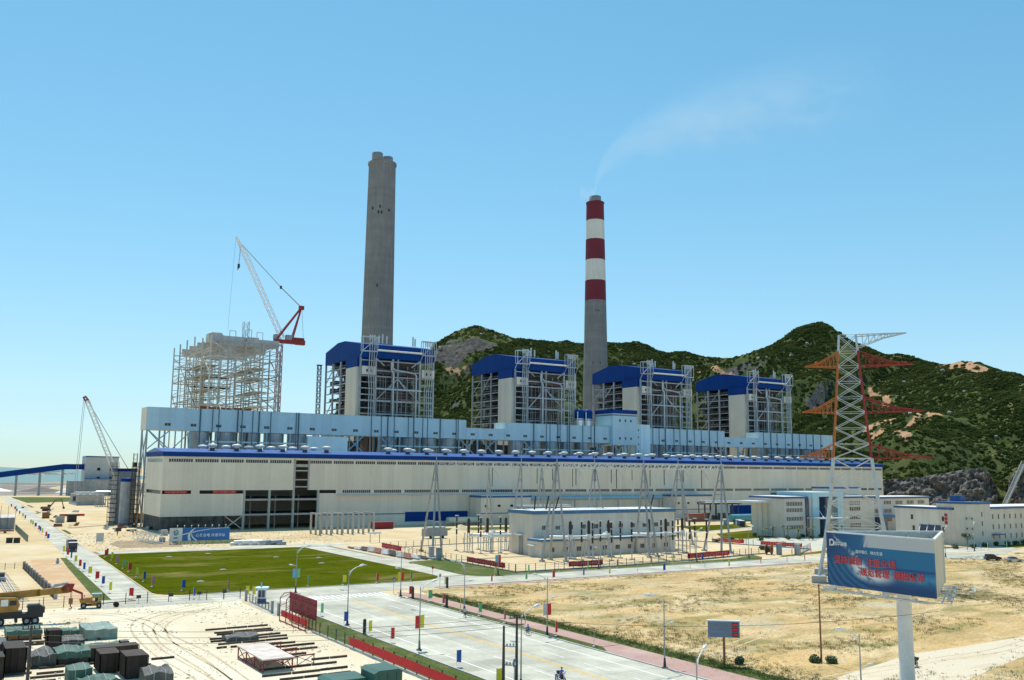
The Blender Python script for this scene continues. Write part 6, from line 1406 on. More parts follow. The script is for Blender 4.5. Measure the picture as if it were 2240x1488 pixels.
t = T('marker_pole', 'tall thin rusty pole standing in the field left of the billboard', 'pole', (104.2,86.3,0)); MB(t).tube((104.2,86.3,0), (104.2,86.3,9.9), 0.13, 8, 0.09).build('pole', M['rust_steel'], t); MB(t).lathe((104.2,86.3,9.9), [(0.09,0),(0.16,0.1),(0.02,0.3)], 8).build('cap', M['rust_steel'], t)

# ================================================================== VEHICLES
def wheel(t, x, y, r, wd, axis='y', hub='sheet_grey'):
    d = (0, wd, 0) if axis == 'y' else (wd, 0, 0)
    w_ = MB().tube((x,y,r), (x+d[0],y+d[1],r), r, 18).build('wheel', M['tyre'], t); s = 1 if wd > 0 else -1
    MB().tube((x-0.01*s*(axis != 'y'),y-0.01*s*(axis == 'y'),r), (x+d[0]*1.05,y+d[1]*1.05,r), r*0.5, 12).build('rim', M[hub], w_)
tcn = T('truck_crane', 'yellow truck crane with lowered boom pointing right over the yard', 'mobile crane', (11.6,171,0), R(-3))
MB().box((-6,-1.25,1.1), (7.6,1.25,1.75)).build('chassis', M['chassis'], tcn)
MB().box((-4.2,-1.3,1.75), (4.6,1.3,2.1)).build('deck', M['chassis'], tcn)
for x in (-5, -3.6, 1.6, 5.3, 6.5):
    wheel(tcn, x, -1.3, 0.62, 0.5); wheel(tcn, x, 1.3, 0.62, -0.5)
MB().extr([(-4.2,2.1),(3.4,2.1),(3.8,2.5),(3.4,3.4),(1.4,3.9),(-3.8,3.9),(-4.5,3.0)], 'y', -1.2, 1.1).build('upper_body', M['tan_crane'], tcn)
MB().extr([(1.2,2.2),(3.9,2.2),(4.2,3.2),(3.6,4.3),(1.2,4.4)], 'y', -1.35, -0.3).build('operator_cab', M['tan_crane'], tcn)
MB().box((1.5,-1.39,3.1), (2.5,-1.36,4.1)).build('window', M['lamp_white'], tcn); MB().box((2.7,-1.39,3.2), (3.7,-1.36,3.9)).build('window', M['glass'], tcn)
MB().box((5.4,-1.25,1.75), (7.8,1.25,2.6)).build('road_cab', M['chassis'], tcn); MB().extr([(5.2,2.6),(7.5,2.6),(7.0,3.0),(5.4,3.0)], 'y', -1.2, 1.2).build('cab_roof', M['black_plastic'], tcn)
for k, (a, b_, w_) in enumerate((((-3.5,4.2),(7.0,4.8),1.1),((6.5,4.75),(11.2,5.0),0.95))): MB().bar((a[0],0.3,a[1]), (b_[0],0.3,b_[1]), 0.8, w_).build('boom_section', M['tan_crane'], tcn)
MB().extr([(10.2,4.5),(11.6,4.6),(12.0,5.9),(11.0,6.0),(10.0,5.4)], 'y', -0.1, 0.7).build('boom_head', M['crane_red'], tcn); MB().extr([(8.6,5.4),(11,5.9),(11,6.2),(9,6.0)], 'y', 0, 0.6).build('winch_cover', M['sheet_grey'], tcn)
MB().bar((11.6,0.3,5.0), (13.2,0.3,4.3), 0.35).bar((13.2,0.3,4.4), (13.3,0.3,3.2), 0.25).build('jib_end', M['crane_red'], tcn)
MB().tube((11.5,0.1,4.6), (11.5,0.1,3.6), 0.04, 5).tube((11.7,0.5,4.6), (11.7,0.5,3.6), 0.04, 5).build('rope', M['post_dark'], tcn); MB().box((11.3,0.05,2.7), (11.9,0.55,3.6)).build('hook_block', M['rust_steel'], tcn)
MB().path([(11.6,0.3,2.7),(11.6,0.3,2.3),(11.85,0.3,2.05),(11.6,0.3,1.85),(11.35,0.3,2.0)], 0.1, 6).build('hook', M['rust_steel'], tcn)
MB().tube((2.0,0.3,2.6), (5.0,0.3,4.4), 0.2, 8).build('lift_cylinder', M['silver'], tcn); MB().box((-5.2,-1.2,2.1), (-4.3,1.2,3.3)).build('counterweight', M['tan_crane'], tcn)
for x in (-5.6, 3.6): MB().box((x,-1.5,0.5), (x+0.4,1.5,1.1)).build('outrigger', M['chassis'], tcn)
MB().tube((6.9,-1.0,3.0), (6.9,-1.0,3.8), 0.05, 5).build('exhaust', M['chassis'], tcn)

dp = T('site_dumper', 'small orange site dumper with blue canopy roof', 'dumper', (28.4,184.3,0), R(-8))
MB().extr([(-1.8,1.0),(0.1,0.9),(0.2,1.9),(-2.0,1.75)], 'y', -0.75, 0.75).build('skip', M['tan_crane'], dp); MB().box((0.1,-0.6,0.5), (1.7,0.6,1.2)).build('engine', M['tan_crane'], dp); MB().box((-1.4,-0.4,0.4), (1.6,0.4,0.7)).build('chassis', M['chassis'], dp)
for x, y in ((0.3,-0.55),(0.3,0.55),(1.4,-0.55),(1.4,0.55)): MB().bar((x,y,1.2), (x,y,2.4), 0.07).build('canopy_post', M['rust_steel'], dp)
MB().box((0.0,-0.75,2.4), (1.7,0.75,2.5)).build('canopy', M['blue_steel'], dp); MB().box((0.6,-0.3,1.2), (1.1,0.3,1.7)).build('seat', M['black_plastic'], dp)
for x, r_ in ((-1.2,0.5),(1.3,0.45)): wheel(dp, x, -0.75, r_, 0.35); wheel(dp, x, 0.75, r_, -0.35)

tk = T('dump_truck', 'dark blue lorry driving towards the camera on the side road', 'truck', (41.0,305,0), R(-2))
MB().box((-1.15,0.2,0.7), (1.15,7.2,1.0)).build('chassis', M['chassis'], tk); MB().extr([(0.1,0.6),(0.0,1.5),(0.15,2.7),(0.5,2.95),(1.9,2.95),(1.9,0.6)], 'x', -1.2, 1.2).build('cab', M['truck_blue'], tk)
MB().box((-1.05,-0.02,1.65), (1.05,0.08,2.55)).build('windscreen', M['glass'], tk); MB().box((-1.1,-0.05,0.55), (1.1,0.02,0.95)).build('bumper', M['truck_blue'], tk); MB().box((-0.8,-0.03,1.05), (0.8,0.03,1.4)).build('grille', M['chassis'], tk)
for x in (-0.95, 0.75): MB().box((x,-0.06,0.65), (x+0.22,-0.02,0.85)).build('headlight', M['lamp_white'], tk)
for sx in (-1, 1): MB().bar((sx*1.2,0.3,2.3), (sx*1.42,0.2,2.2), 0.05).box((min(sx*1.36,sx*1.5),0.15,1.8), (max(sx*1.36,sx*1.5),0.22,2.4)).build('mirror', M['black_plastic'], tk)
MB().box((-1.25,2.1,1.1), (1.25,7.4,3.2)).build('tipper_body', M['truck_blue'], tk); MB().box((-1.25,1.9,3.2), (1.25,3.0,3.35)).build('cab_guard', M['truck_blue'], tk)
for y in (1.0, 5.2, 6.5): wheel(tk, -1.2, y, 0.5, 0.3, 'x'); wheel(tk, 1.2, y, 0.5, -0.3, 'x')

ex = T('excavator', 'rusty orange excavator with raised arm beyond the side road', 'excavator', (64,588,0), R(4))
for y in (-1.3, 1.3): MB().extr([(-2.2,0.4),(-1.8,0),(1.8,0),(2.2,0.4),(1.8,1.0),(-1.8,1.0)], 'y', y-0.35, y+0.35).build('track', M['chassis'], ex)
MB().box((-2.4,-1.4,1.1), (1.6,1.4,2.5)).build('house', M['rust_steel'], ex); MB().box((0.2,-1.4,2.5), (1.8,-0.2,3.6)).build('cab', M['glass'], ex); MB().box((-3.0,-1.3,1.2), (-2.4,1.3,2.3)).build('counterweight', M['chassis'], ex)
MB().bar((1.4,0,2.0), (4.2,0,6.0), 0.6).bar((4.2,0,6.0), (7.6,0,6.4), 0.5).build('boom', M['rust_steel'], ex); MB().bar((7.4,0,6.5), (8.6,0,2.2), 0.45).build('stick', M['rust_steel'], ex); MB().extr([(8.2,2.3),(9.2,2.2),(9.3,1.2),(8.4,1.0)], 'y', -0.6, 0.6).build('bucket', M['chassis'], ex)

def car(name, label, x, y, rz, m, suv):
    t = T(name, label, 'car', (x,y,0), rz); k = 0.22 if suv else 0
    MB().extr([(-2.2,0.35),(-2.3,0.75+k),(-2.0,0.95+k),(1.0,0.95+k),(2.15,0.8+k),(2.3,0.6),(2.25,0.35)], 'y', -0.86, 0.86).build('body', M[m], t)
    MB().extr([(-2.0 if suv else -1.7,0.95+k),(-1.8 if suv else -1.1,1.42+k*1.6),(0.2,1.44+k*1.6),(1.0,0.95+k)], 'y', -0.76, 0.76).build('cabin', M['glass'], t); MB().extr([(-1.8 if suv else -1.1,1.42+k*1.6),(-1.7 if suv else -1.0,1.47+k*1.6),(0.1,1.48+k*1.6),(0.2,1.44+k*1.6)], 'y', -0.77, 0.77).build('roof', M[m], t)
    for xx in (-1.35, 1.4):
        for yy, s in ((-0.88,0.22),(0.88,-0.22)): wheel(t, xx, yy, 0.33+k*0.2, s)
    for yy in (-0.7, 0.5): MB().box((2.2,yy,0.6+k*0.6), (2.32,yy+0.25,0.75+k*0.6)).build('headlight', M['lamp_white'], t); MB().box((-2.32,yy,0.7+k*0.6), (-2.25,yy+0.25,0.85+k*0.6)).build('tail_light', M['red_cloth'], t)
mat('car_dark', (0.02,0.015,0.025), 0.25); mat('car_silver', (0.42,0.47,0.52), 0.3, 0.5)
car('parked_car', 'dark off-road car stopped on the road right of the billboard', 270.5, 160.2, R(-36), 'car_dark', True); car('parked_car', 'silver sedan behind the dark car at the right edge', 272.2, 154.8, R(-38), 'car_silver', False)

# ================================================================== PEOPLE
def skin_body(joints, edges, radii, mats_by=None):
    me = bpy.data.meshes.new('b'); me.from_pydata(joints, edges, []); o = bpy.data.objects.new('b', me); COL.objects.link(o)
    md = o.modifiers.new('s', 'SKIN'); sv = me.skin_vertices[0].data if me.skin_vertices else None
    if sv is None:
        bpy.context.view_layer.objects.active = o; sv = me.skin_vertices[0].data
    for i, r_ in enumerate(radii): sv[i].radius = (r_, r_)
    sv[0].use_root = True; o.modifiers.new('u', 'SUBSURF').levels = 1
    bpy.context.view_layer.update(); out = bpy.data.meshes.new_from_object(o.evaluated_get(bpy.context.evaluated_depsgraph_get()))
    bpy.data.objects.remove(o); out.polygons.foreach_set('use_smooth', [True]*len(out.polygons)); return out
def person(label, loc, rz, seated, top, legs, group=None, z0=0.0, extra_forward=0.0):
    """facing +x; seated riders have bent hips and knees and hands forward"""
    t = T('person', label, 'person', loc, rz)
    if seated:
        J = [(0,0,0.0),(0.03,0,0.22),(0.10,0,0.42),(0.13,0,0.55),(0.15,0,0.63), (0.10,0.20,0.46),(0.28,0.25,0.26),(0.50,0.22,0.22), (0.10,-0.20,0.46),(0.28,-0.25,0.26),(0.50,-0.22,0.22), (0.06,0.12,-0.03),(0.40,0.18,-0.06),(0.30,0.16,-0.46),(0.42,0.16,-0.52), (0.06,-0.12,-0.03),(0.40,-0.18,-0.06),(0.30,-0.16,-0.46),(0.42,-0.16,-0.52)]
        z0 = 0.82
    else:
        J = [(0,0,0.0),(0,0,0.22),(0,0,0.45),(0,0,0.57),(0.01,0,0.64), (0,0.20,0.47),(0.04,0.25,0.18),(0.16,0.24,-0.02), (0,-0.20,0.47),(-0.03,-0.25,0.18),(0.06,-0.25,-0.03), (0,0.10,-0.04),(0.10,0.10,-0.45),(0.05,0.10,-0.86),(0.18,0.10,-0.91), (0,-0.10,-0.04),(-0.06,-0.10,-0.45),(-0.16,-0.10,-0.85),(-0.04,-0.10,-0.91)]
        z0 = 0.94
    E = [(0,1),(1,2),(2,3),(3,4),(2,5),(5,6),(6,7),(2,8),(8,9),(9,10),(0,11),(11,12),(12,13),(13,14),(0,15),(15,16),(16,17),(17,18)]
    Rr = [0.14,0.13,0.15,0.06,0.055,0.075,0.05,0.04,0.075,0.05,0.04,0.10,0.075,0.05,0.045,0.10,0.075,0.05,0.045]
    J = [(x,y,z+z0) for x, y, z in J]; me = skin_body(J, E, Rr); me.materials.append(M[top]); me.materials.append(M[legs]); me.materials.append(M['skin'])
    for p in me.polygons:
        c = p.center; z = c.z-z0
        p.material_index = 2 if z > 0.54 else (1 if z < -0.02 and not (seated and abs(c.y) > 0.21 and c.x > 0.3 and z > -0.02) else 0)
    o = bpy.data.objects.new('body', me); COL.objects.link(o); o.parent = t
    hx = J[4][0]; hz = J[4][2]
    h_ = MB().lathe((hx,0,hz-0.02), [(0.05,0),(0.085,0.05),(0.10,0.12),(0.095,0.19),(0.06,0.235),(0.01,0.25)], 12).build('head', M['skin'], o); MB().lathe((hx-0.015,0,hz+0.08), [(0.108,0),(0.112,0.07),(0.085,0.14),(0.01,0.18)], 12).build('hair', M['hair'], h_)
    MB().box((hx+0.085,-0.015,hz+0.06), (hx+0.125,0.015,hz+0.11)).build('nose', M['skin'], h_)
    for y_ in (-0.035, 0.035): MB().box((hx+0.09,y_-0.012,hz+0.115), (hx+0.104,y_+0.012,hz+0.13)).build('eye', M['hair'], h_)
    for i in (7, 10):
        p, q = Vector(J[i-1]), Vector(J[i]); d = (q-p).normalized(); o2 = MB()
        for k in range(4): o2.tube(q+Vector((0,0.018*(k-1.5),0)), q+d*(0.085-0.012*abs(k-1.4))+Vector((0,0.02*(k-1.5),-0.02)), 0.01, 5)
        o2.tube(q+Vector((0,0.03 if i == 7 else -0.03,0.01)), q+d*0.05+Vector((0,0.05 if i == 7 else -0.05,0.02)), 0.011, 5); o2.build('fingers', M['skin'], o)
    return t
def motorbike(label, loc, rz, m):
    t = T('motorcycle', label, 'motorcycle', loc, rz)
    for x in (-0.62, 0.68):
        w_ = MB(); n = 16
        for i in range(n):
            a, b_ = 2*PI*i/n, 2*PI*(i+1)/n; w_.tube((x+0.27*math.cos(a),0,0.31+0.27*math.sin(a)), (x+0.27*math.cos(b_),0,0.31+0.27*math.sin(b_)), 0.055, 6, cap=False)
        w_ = w_.build('wheel', M['tyre'], t); MB().tube((x,-0.06,0.31), (x,0.06,0.31), 0.08, 10).build('hub', M['silver'], w_)
    MB().bar((0.66,0,0.35), (0.45,0,0.98), 0.1).build('fork', M['silver'], t); MB().bar((0.42,-0.36,1.02), (0.42,0.36,1.02), 0.04).build('handlebar', M['chassis'], t)
    MB().extr([(-0.1,0.68),(0.42,0.72),(0.38,0.92),(0.1,0.95)], 'y', -0.14, 0.14).build('tank', M[m], t); MB().extr([(-0.85,0.74),(0.0,0.72),(0.0,0.8),(-0.85,0.86)], 'y', -0.14, 0.14).build('seat', M['black_plastic'], t)
    MB().box((-0.2,-0.16,0.3), (0.3,0.16,0.66)).build('engine', M['chassis'], t); MB().bar((-0.62,0,0.31), (-0.1,0,0.68), 0.1).build('swing_arm', M['chassis'], t); MB().tube((-0.7,-0.2,0.36), (0.2,-0.2,0.3), 0.05, 8).build('exhaust', M['silver'], t)
    MB().lathe((0.62,0,0.86), [(0.02,0),(0.1,0.04),(0.1,0.14),(0.02,0.18)], 10).build('headlamp', M['lamp_white'], t); MB().box((-1.0,-0.16,0.86), (-0.7,0.16,1.12)).build('top_box', M['black_plastic'], t)
    for s in (-1, 1): MB().tube((0.42,s*0.3,1.02), (0.36,s*0.36,1.2), 0.015, 4).obox((0.36,s*0.38,1.22), (0.03,0.1,0.07)).build('mirror', M['black_plastic'], t)
def bicycle(label, loc, rz):
    t = T('bicycle', label, 'bicycle', loc, rz)
    for x in (-0.52, 0.52):
        w_ = MB(); n = 18
        for i in range(n):
            a, b_ = 2*PI*i/n, 2*PI*(i+1)/n; w_.tube((x+0.32*math.cos(a),0,0.34+0.32*math.sin(a)), (x+0.32*math.cos(b_),0,0.34+0.32*math.sin(b_)), 0.022, 5, cap=False)
        w_.build('wheel', M['tyre'], t)
    MB().path([(-0.52,0,0.34),(-0.05,0,0.32),(-0.18,0,0.8),(-0.52,0,0.34)], 0.02, 5).path([(-0.05,0,0.32),(0.38,0,0.78),(-0.16,0,0.72)], 0.02, 5).path([(0.52,0,0.34),(0.36,0,0.98)], 0.02, 5).build('frame', M['cloth_dark'], t)
    MB().bar((0.34,-0.28,1.0), (0.34,0.28,1.0), 0.03).build('handlebar', M['silver'], t); MB().box((-0.32,-0.07,0.82), (-0.08,0.07,0.88)).build('saddle', M['black_plastic'], t)
motorbike('motorcycle ridden down the avenue at the bottom edge', (67.4,94.4,0), R(-95), 'red_cloth'); person('rider in blue and dark clothes on the avenue motorcycle', (67.4,94.5,0), R(-95), True, 'cloth_blue', 'cloth_dark')
motorbike('motorcycle on the pale dirt track right of the billboard column', (112.5,78.1,0), R(190), 'chassis'); person('rider in dark clothes on the dirt track motorcycle', (112.55,78.12,0), R(190), True, 'cloth_dark', 'cloth_dark')
bicycle('bicycle ridden along the right kerb of the avenue', (81.2,122.6,0), R(95)); person('cyclist in a light blue shirt on the avenue', (81.22,122.5,0), R(95), True, 'cloth_blue', 'cloth_dark')
bicycle('bicycle being pushed beside the right kerb farther up', (81.9,142.3,0), R(-80)); person('walker in a pale shirt pushing a bicycle by the kerb', (81.4,142.5,0), R(-80), False, 'cloth_white', 'cloth_dark')
for k, (x, y, l) in enumerate(((64.5,371,'tiny worker in dark clothes on the sand by the scaffolds'),(70.5,374,'tiny worker standing left of the hall corner'),(71.5,372,'tiny worker standing next to the hall corner, right one'))): person(l, (x,y,0), 1.0+k, False, 'cloth_dark', 'cloth_blue')

# ================================================================== YARD STORES
def blanket(name, label, cat, poly, h, m, group, seed, side=None, bulge=0.25):
    """crate stack under a tarpaulin: uneven top, sagging folds"""
    rd_ = random.Random(seed); cx = sum(p[0] for p in poly)/len(poly); cy = sum(p[1] for p in poly)/len(poly)
    t = T(name, label, cat, (cx,cy,0), 0, group); n = 7; o = MB(t)
    a, b_, c_, d_ = [Vector((*p,0)) for p in poly]; V = []; F = []
    for i in range(n+1):
        for j in range(n+1):
            p = (a.lerp(b_, i/n)).lerp(d_.lerp(c_, i/n), j/n); e = i in (0,n) or j in (0,n)
            z = h*(1-0.06*e)+bulge*(noise.noise(Vector((p.x*0.8,p.y*0.45,seed)))*1.2)
            V.append((p.x,p.y,max(0.4,z)))
    for i in range(n):
        for j in range(n): k = i*(n+1)+j; F.append((k,k+n+1,k+n+2,k+1))
    rim = [i*(n+1) for i in range(n+1)]+[n*(n+1)+j for j in range(1,n+1)]+[i*(n+1)+n for i in range(n-1,-1,-1)]+[j for j in range(n-1,0,-1)]
    base = len(V); low = 0.0 if side is None else h*0.45
    for q, k in enumerate(rim): x, y, z = V[k]; V.append((x+(x-cx)*0.02*(q % 3), y+(y-cy)*0.02*(q % 3), low+(0.15*rd_.random() if side else 0)))
    L_ = len(rim)
    for q in range(L_): F.append((rim[q],base+q,base+(q+1) % L_,rim[(q+1) % L_]))
    o.add(V, F, False).build('tarpaulin', M[m], t)
    for i in (2, 5):
        pts_ = [Vector(V[i*(n+1)+j])+Vector((0,0,0.04)) for j in range(n+1)]; pts_ = [Vector((pts_[0].x,pts_[0].y-0.05,low))]+pts_+[Vector((pts_[-1].x,pts_[-1].y+0.05,low))]
        MB(t).path(pts_, 0.03, 4).build('rope', M['mullion'], t)
    if side:
        s = 0.94; pts = [(cx+(p[0]-cx)*s, cy+(p[1]-cy)*s) for p in poly]; MB(t).prism(pts, 0.15, h*0.85).build('crate', M[side], t)
        for q in range(4):
            A, B = Vector((*pts[q],0)), Vector((*pts[(q+1) % 4],0)); k = max(1, int((B-A).length/1.4))
            for i in range(k+1):
                p = A.lerp(B, i/k); MB(t).box((p.x-0.06,p.y-0.06,0.1), (p.x+0.06,p.y+0.06,h*0.84)).build('batten', M['crate_wood'], t)
    return t
def crate(label, poly, h, m, seed, z0=0.15):
    cx = sum(p[0] for p in poly)/4; cy = sum(p[1] for p in poly)/4; t = T('crate', label, 'crate', (cx,cy,0), 0, 'crates stored in the yard')
    MB(t).prism(poly, z0, h-0.06).build('body', M[m], t); pp = [(cx+(p[0]-cx)*1.04, cy+(p[1]-cy)*1.04) for p in poly]; MB(t).prism(pp, h-0.06, h).build('lid', M['tarp_grey'] if seed % 2 else M['crate_wood'], t)
    for q in range(4):
        A, B = Vector((*pp[q],0)), Vector((*pp[(q+1) % 4],0)); k = max(2, int((B-A).length/0.7))
        for i in range(k+1):
            p = A.lerp(B, i/k); MB(t).box((p.x-0.05,p.y-0.05,z0), (p.x+0.05,p.y+0.05,h-0.061)).build('batten', M['crate_wood'], t)
    for f in (0.2, 0.8):
        A, B = Vector((*poly[0],0)).lerp(Vector((*poly[1],0)), f), Vector((*poly[3],0)).lerp(Vector((*poly[2],0)), f); MB(t).bar(A+Vector((0,0,0.08)), B+Vector((0,0,0.08)), 0.15).build('skid', M['crate_wood'], t)
    return t
def rect(x0, y0, x1, y1, sk=0.0): return [(x0,y0),(x1,y0+sk),(x1,y1+sk),(x0,y1)]
G_ = 'tarpaulin-covered stores in the yard'
blanket('covered_stack', 'green tarpaulin stack with an orange crate showing, in front of the crane', 'covered crates', rect(13.0,155.6,17.6,160.0,-0.6), 1.4, 'tarp_green', G_, 1, 'crate_orange')
blanket('covered_stack', 'low green tarpaulin over orange crates, second from the left', 'covered crates', rect(18.0,153.6,22.3,157.2,-0.4), 1.25, 'tarp_green', G_, 2, 'crate_orange')
blanket('covered_stack', 'pale wrinkled green tarpaulin stack at the right of the row', 'covered crates', rect(22.8,150.4,27.0,157.8,-0.3), 1.5, 'tarp_pale', G_, 3)
crate('tall dark crate with a white top behind the tarpaulins', rect(17.0,143.6,18.6,145.6,-0.3), 2.9, 'crate_wood', 2)
blanket('covered_stack', 'dark grey tarpaulin hump beside the white-topped crate', 'covered crates', rect(18.7,143.4,21.6,147.4,-0.3), 1.6, 'tarp_grey', G_, 5)
blanket('covered_stack', 'long low green tarpaulin strip in the middle of the yard stores', 'covered crates', rect(21.0,140.2,25.6,142.6,-0.2), 1.0, 'tarp_green', G_, 6)
crate('small brown crate at the right end of the green strip', rect(25.8,140.4,26.8,141.8,-0.1), 1.2, 'crate_wood', 3)
crate('very long dark crate lying along the stores', rect(21.0,134.2,26.8,136.4,-0.2), 1.7, 'crate_wood', 4)
blanket('covered_stack', 'grey tarpaulin hump left of the middle', 'covered crates', rect(14.2,133.4,16.9,139.0,-0.4), 1.6, 'tarp_grey', G_, 8, None, 0.5)
blanket('covered_stack', 'green grey tarpaulin hump in the middle of the stores', 'covered crates', rect(17.0,133.4,20.9,138.2,-0.4), 1.7, 'tarp_green', G_, 9, 'crate_wood', 0.5)
crate('big dark square crate with a brown lid, left of two', rect(20.9,125.8,23.1,129.6,-0.2), 2.4, 'crate_wood', 6); crate('big dark square crate with a brown lid, right of two', rect(23.0,121.2,25.4,125.2,-0.2), 2.7, 'crate_wood', 8)
blanket('covered_stack', 'tall green tarpaulin stack at the bottom left', 'covered crates', rect(16.7,120.4,19.2,123.4,-0.2), 2.0, 'tarp_green', G_, 11); blanket('covered_stack', 'low green tarpaulin slanting at the bottom edge', 'covered crates', rect(17.4,115.0,21.4,119.6,-0.2), 1.2, 'tarp_green', G_, 12, None, 0.6)
blanket('covered_stack', 'dark grey tarpaulin stack at the right end of the stores', 'covered crates', rect(24.2,115.6,27.2,119.4,-0.2), 1.6, 'tarp_grey', G_, 13, None, 0.6)
crate('tall dark crate at the left edge, in front', rect(11.0,131.0,13.2,136.2,-0.3), 3.1, 'crate_wood', 10); crate('dark crate at the left edge, partly cut by the frame', rect(7.2,127.6,10.6,131.4,-0.3), 2.8, 'crate_wood', 12)
blanket('covered_stack', 'grey tarpaulin at the left edge behind the tall crate', 'covered crates', rect(8.2,136.6,11.6,142.0,-0.3), 3.0, 'tarp_grey', G_, 15)
crate('small white-topped box among the left crates', rect(13.4,140.0,14.6,141.4,-0.1), 1.5, 'sheet_grey', 5)
for k, (x0, x1, y0, y1, h, m_, l) in enumerate(((45.0,48.4,98.8,102.6,2.4,'green_panel','dark green steel box standing highest at the bottom edge'),(40.6,45.6,100.8,104.6,1.4,'green_panel','flat wide dark green steel box left of the taller one'))):
    t = T('green_container', l, 'container', ((x0+x1)/2,(y0+y1)/2,0)); MB(t).box((x0,y0,0.1), (x1,y1,h)).build('body', M[m_], t); MB(t).extr([(x0-0.1,h),(x1+0.1,h),(x1-0.5,h+0.3),(x0+0.5,h+0.3)], 'y', y0-0.1, y1+0.1).build('lid', M[m_], t)
    for q in range(int((x1-x0)/1.1)): MB(t).box((x0+0.5+1.1*q,y0-0.06,0.1), (x0+0.6+1.1*q,y0,h)).build('rib', M[m_], t)
# sleepers and beams laid out on the sand
TB_ = [(39.8,49.7,150.6),(40.3,49.2,147.2),(40.2,49.0,145.6),(38.3,49.0,142.2),(37.9,49.3,140.2),(38.3,48.6,137.6),(37.4,38.9,135.0),(39.3,44.0,134.9),(44.4,48.5,134.2),(44,50.5,131.8),(44.5,49.8,128.8),(43.8,47,125.6),(46,51,121.0),(38,48.3,117.9),(37.3,48.4,114.4),(38.5,47.6,111.6),(36.5,47.5,108.6),
       (21,26.2,151.9),(21,26.8,150.4),(13.9,17.8,152.2),(13.5,17.4,150.2),(11.3,14.8,133.2),(14.9,17.9,132.6),(18,21.5,132.4),(26.2,27.4,128.3),(11,14,130.2),(14.3,17.4,129.3),(13.4,17.5,127.2),(12,16,124.6),(9,20,112.8),(28,31,131.5)]
rt = random.Random(4)
for k, (x0, x1, y) in enumerate(TB_):
    L_ = x1-x0; n = max(1, round(L_/3.2)); 
    for i in range(n):
        a = x0+L_*i/n+0.06; b_ = x0+L_*(i+1)/n-0.06; yy = y+rt.uniform(-0.08,0.08)
        o = MB(); o.o = Vector((a,yy,0)); side = 'right' if x0 > 30 else 'left'
        tag(o.bar((a,yy,0.13), (b_,yy+rt.uniform(-0.1,0.1),0.13), 0.24, 0.26).build('timber', M['timber']), 'dark timber beam on the sand, %s stack, %s line, %s piece' % (side, ORD[min(k if x0 > 30 else k-17, 29)], ORD[i]), 'timber', 'timber beams laid out in the yard')
for k, (x, y) in enumerate(((41.2,141),(42.6,140.8))):
    o = MB(); o.o = Vector((x,y,0)); V = []
tgrey = blanket('covered_stack', 'dark crumpled tarpaulin lying across the timber beams', 'tarpaulin', rect(40.0,139.2,44.6,142.0,-0.1), 0.7, 'tarp_grey', G_, 21, None, 0.5)
pt = T('work_platform', 'rust-topped flat steel platform on braced legs in the yard', 'platform', (40.1,122,0))
MB(pt).box((38.0,116.6,1.45), (42.1,127.6,1.6)).build('top', mat('plate_top', (0.62,0.50,0.42), 0.6, var=0.25, sc=0.7, col2=(0.66,0.60,0.54)), pt)
for y in (116.8, 120.3, 123.8, 127.4):
    for x in (38.2, 41.9): MB(pt).bar((x,y,0), (x,y,1.45), 0.14).build('leg', M['red_steel'], pt)
    MB(pt).bar((38.2,y,1.35), (41.9,y,1.35), 0.14).build('beam', M['red_steel'], pt)
for y0, y1 in ((116.8,120.3),(120.3,123.8),(123.8,127.4)):
    for x in (38.2, 41.9): MB(pt).bar((x,y0,0.1), (x,y1,1.4), 0.08).build('brace', M['red_steel'], pt); MB(pt).bar((x,y1,0.1), (x,y0,1.4), 0.08).build('brace', M['red_steel'], pt); MB(pt).bar((x,y0,0.15), (x,y1,0.15), 0.1).build('rail', M['red_steel'], pt)
for k, (x, y, L_) in enumerate(((43.0,118.4,2.6),(42.8,123.5,2.2),(42.6,128.6,2.0))):
    t = T('trestle', 'dark red steel trestle beside the flat platform, %s from the near side' % ORD[k], 'trestle', (x,y,0), 0, 'red trestles by the platform')
    MB().bar((0,0,1.25), (L_,0.4,1.25), 0.14).build('beam', M['red_steel'], t)
    for q in (0.05, 0.95):
        c = Vector((L_*q,0.4*q,0)); MB().bar(c+Vector((0,0,0)), c+Vector((0,0,1.25)), 0.1).build('leg', M['red_steel'], t)
    MB().bar((0.1,0,0.1), (L_-0.1,0.4,1.2), 0.07).bar((0.1,0,1.2), (L_-0.1,0.4,0.1), 0.07).build('brace', M['red_steel'], t); MB().bar((0,0,0.06), (L_,0.4,0.06), 0.1).build('sole', M['red_steel'], t)
bw = T('pipe_trolley', 'long thin pole balanced on a two-wheeled trolley beside the dumper', 'trolley', (32.5,183.6,0)); MB().tube((-3.2,-0.3,0.75), (3.4,0.5,0.85), 0.07, 6).build('pole', M['timber'], bw)
for y in (-0.4, 0.4): MB().tube((0,y-0.08,0.45), (0,y+0.08,0.45), 0.45, 14).build('wheel', M['tyre'], bw)
MB().bar((0,-0.4,0.45), (0,0.4,0.45), 0.08).build('axle', M['chassis'], bw)
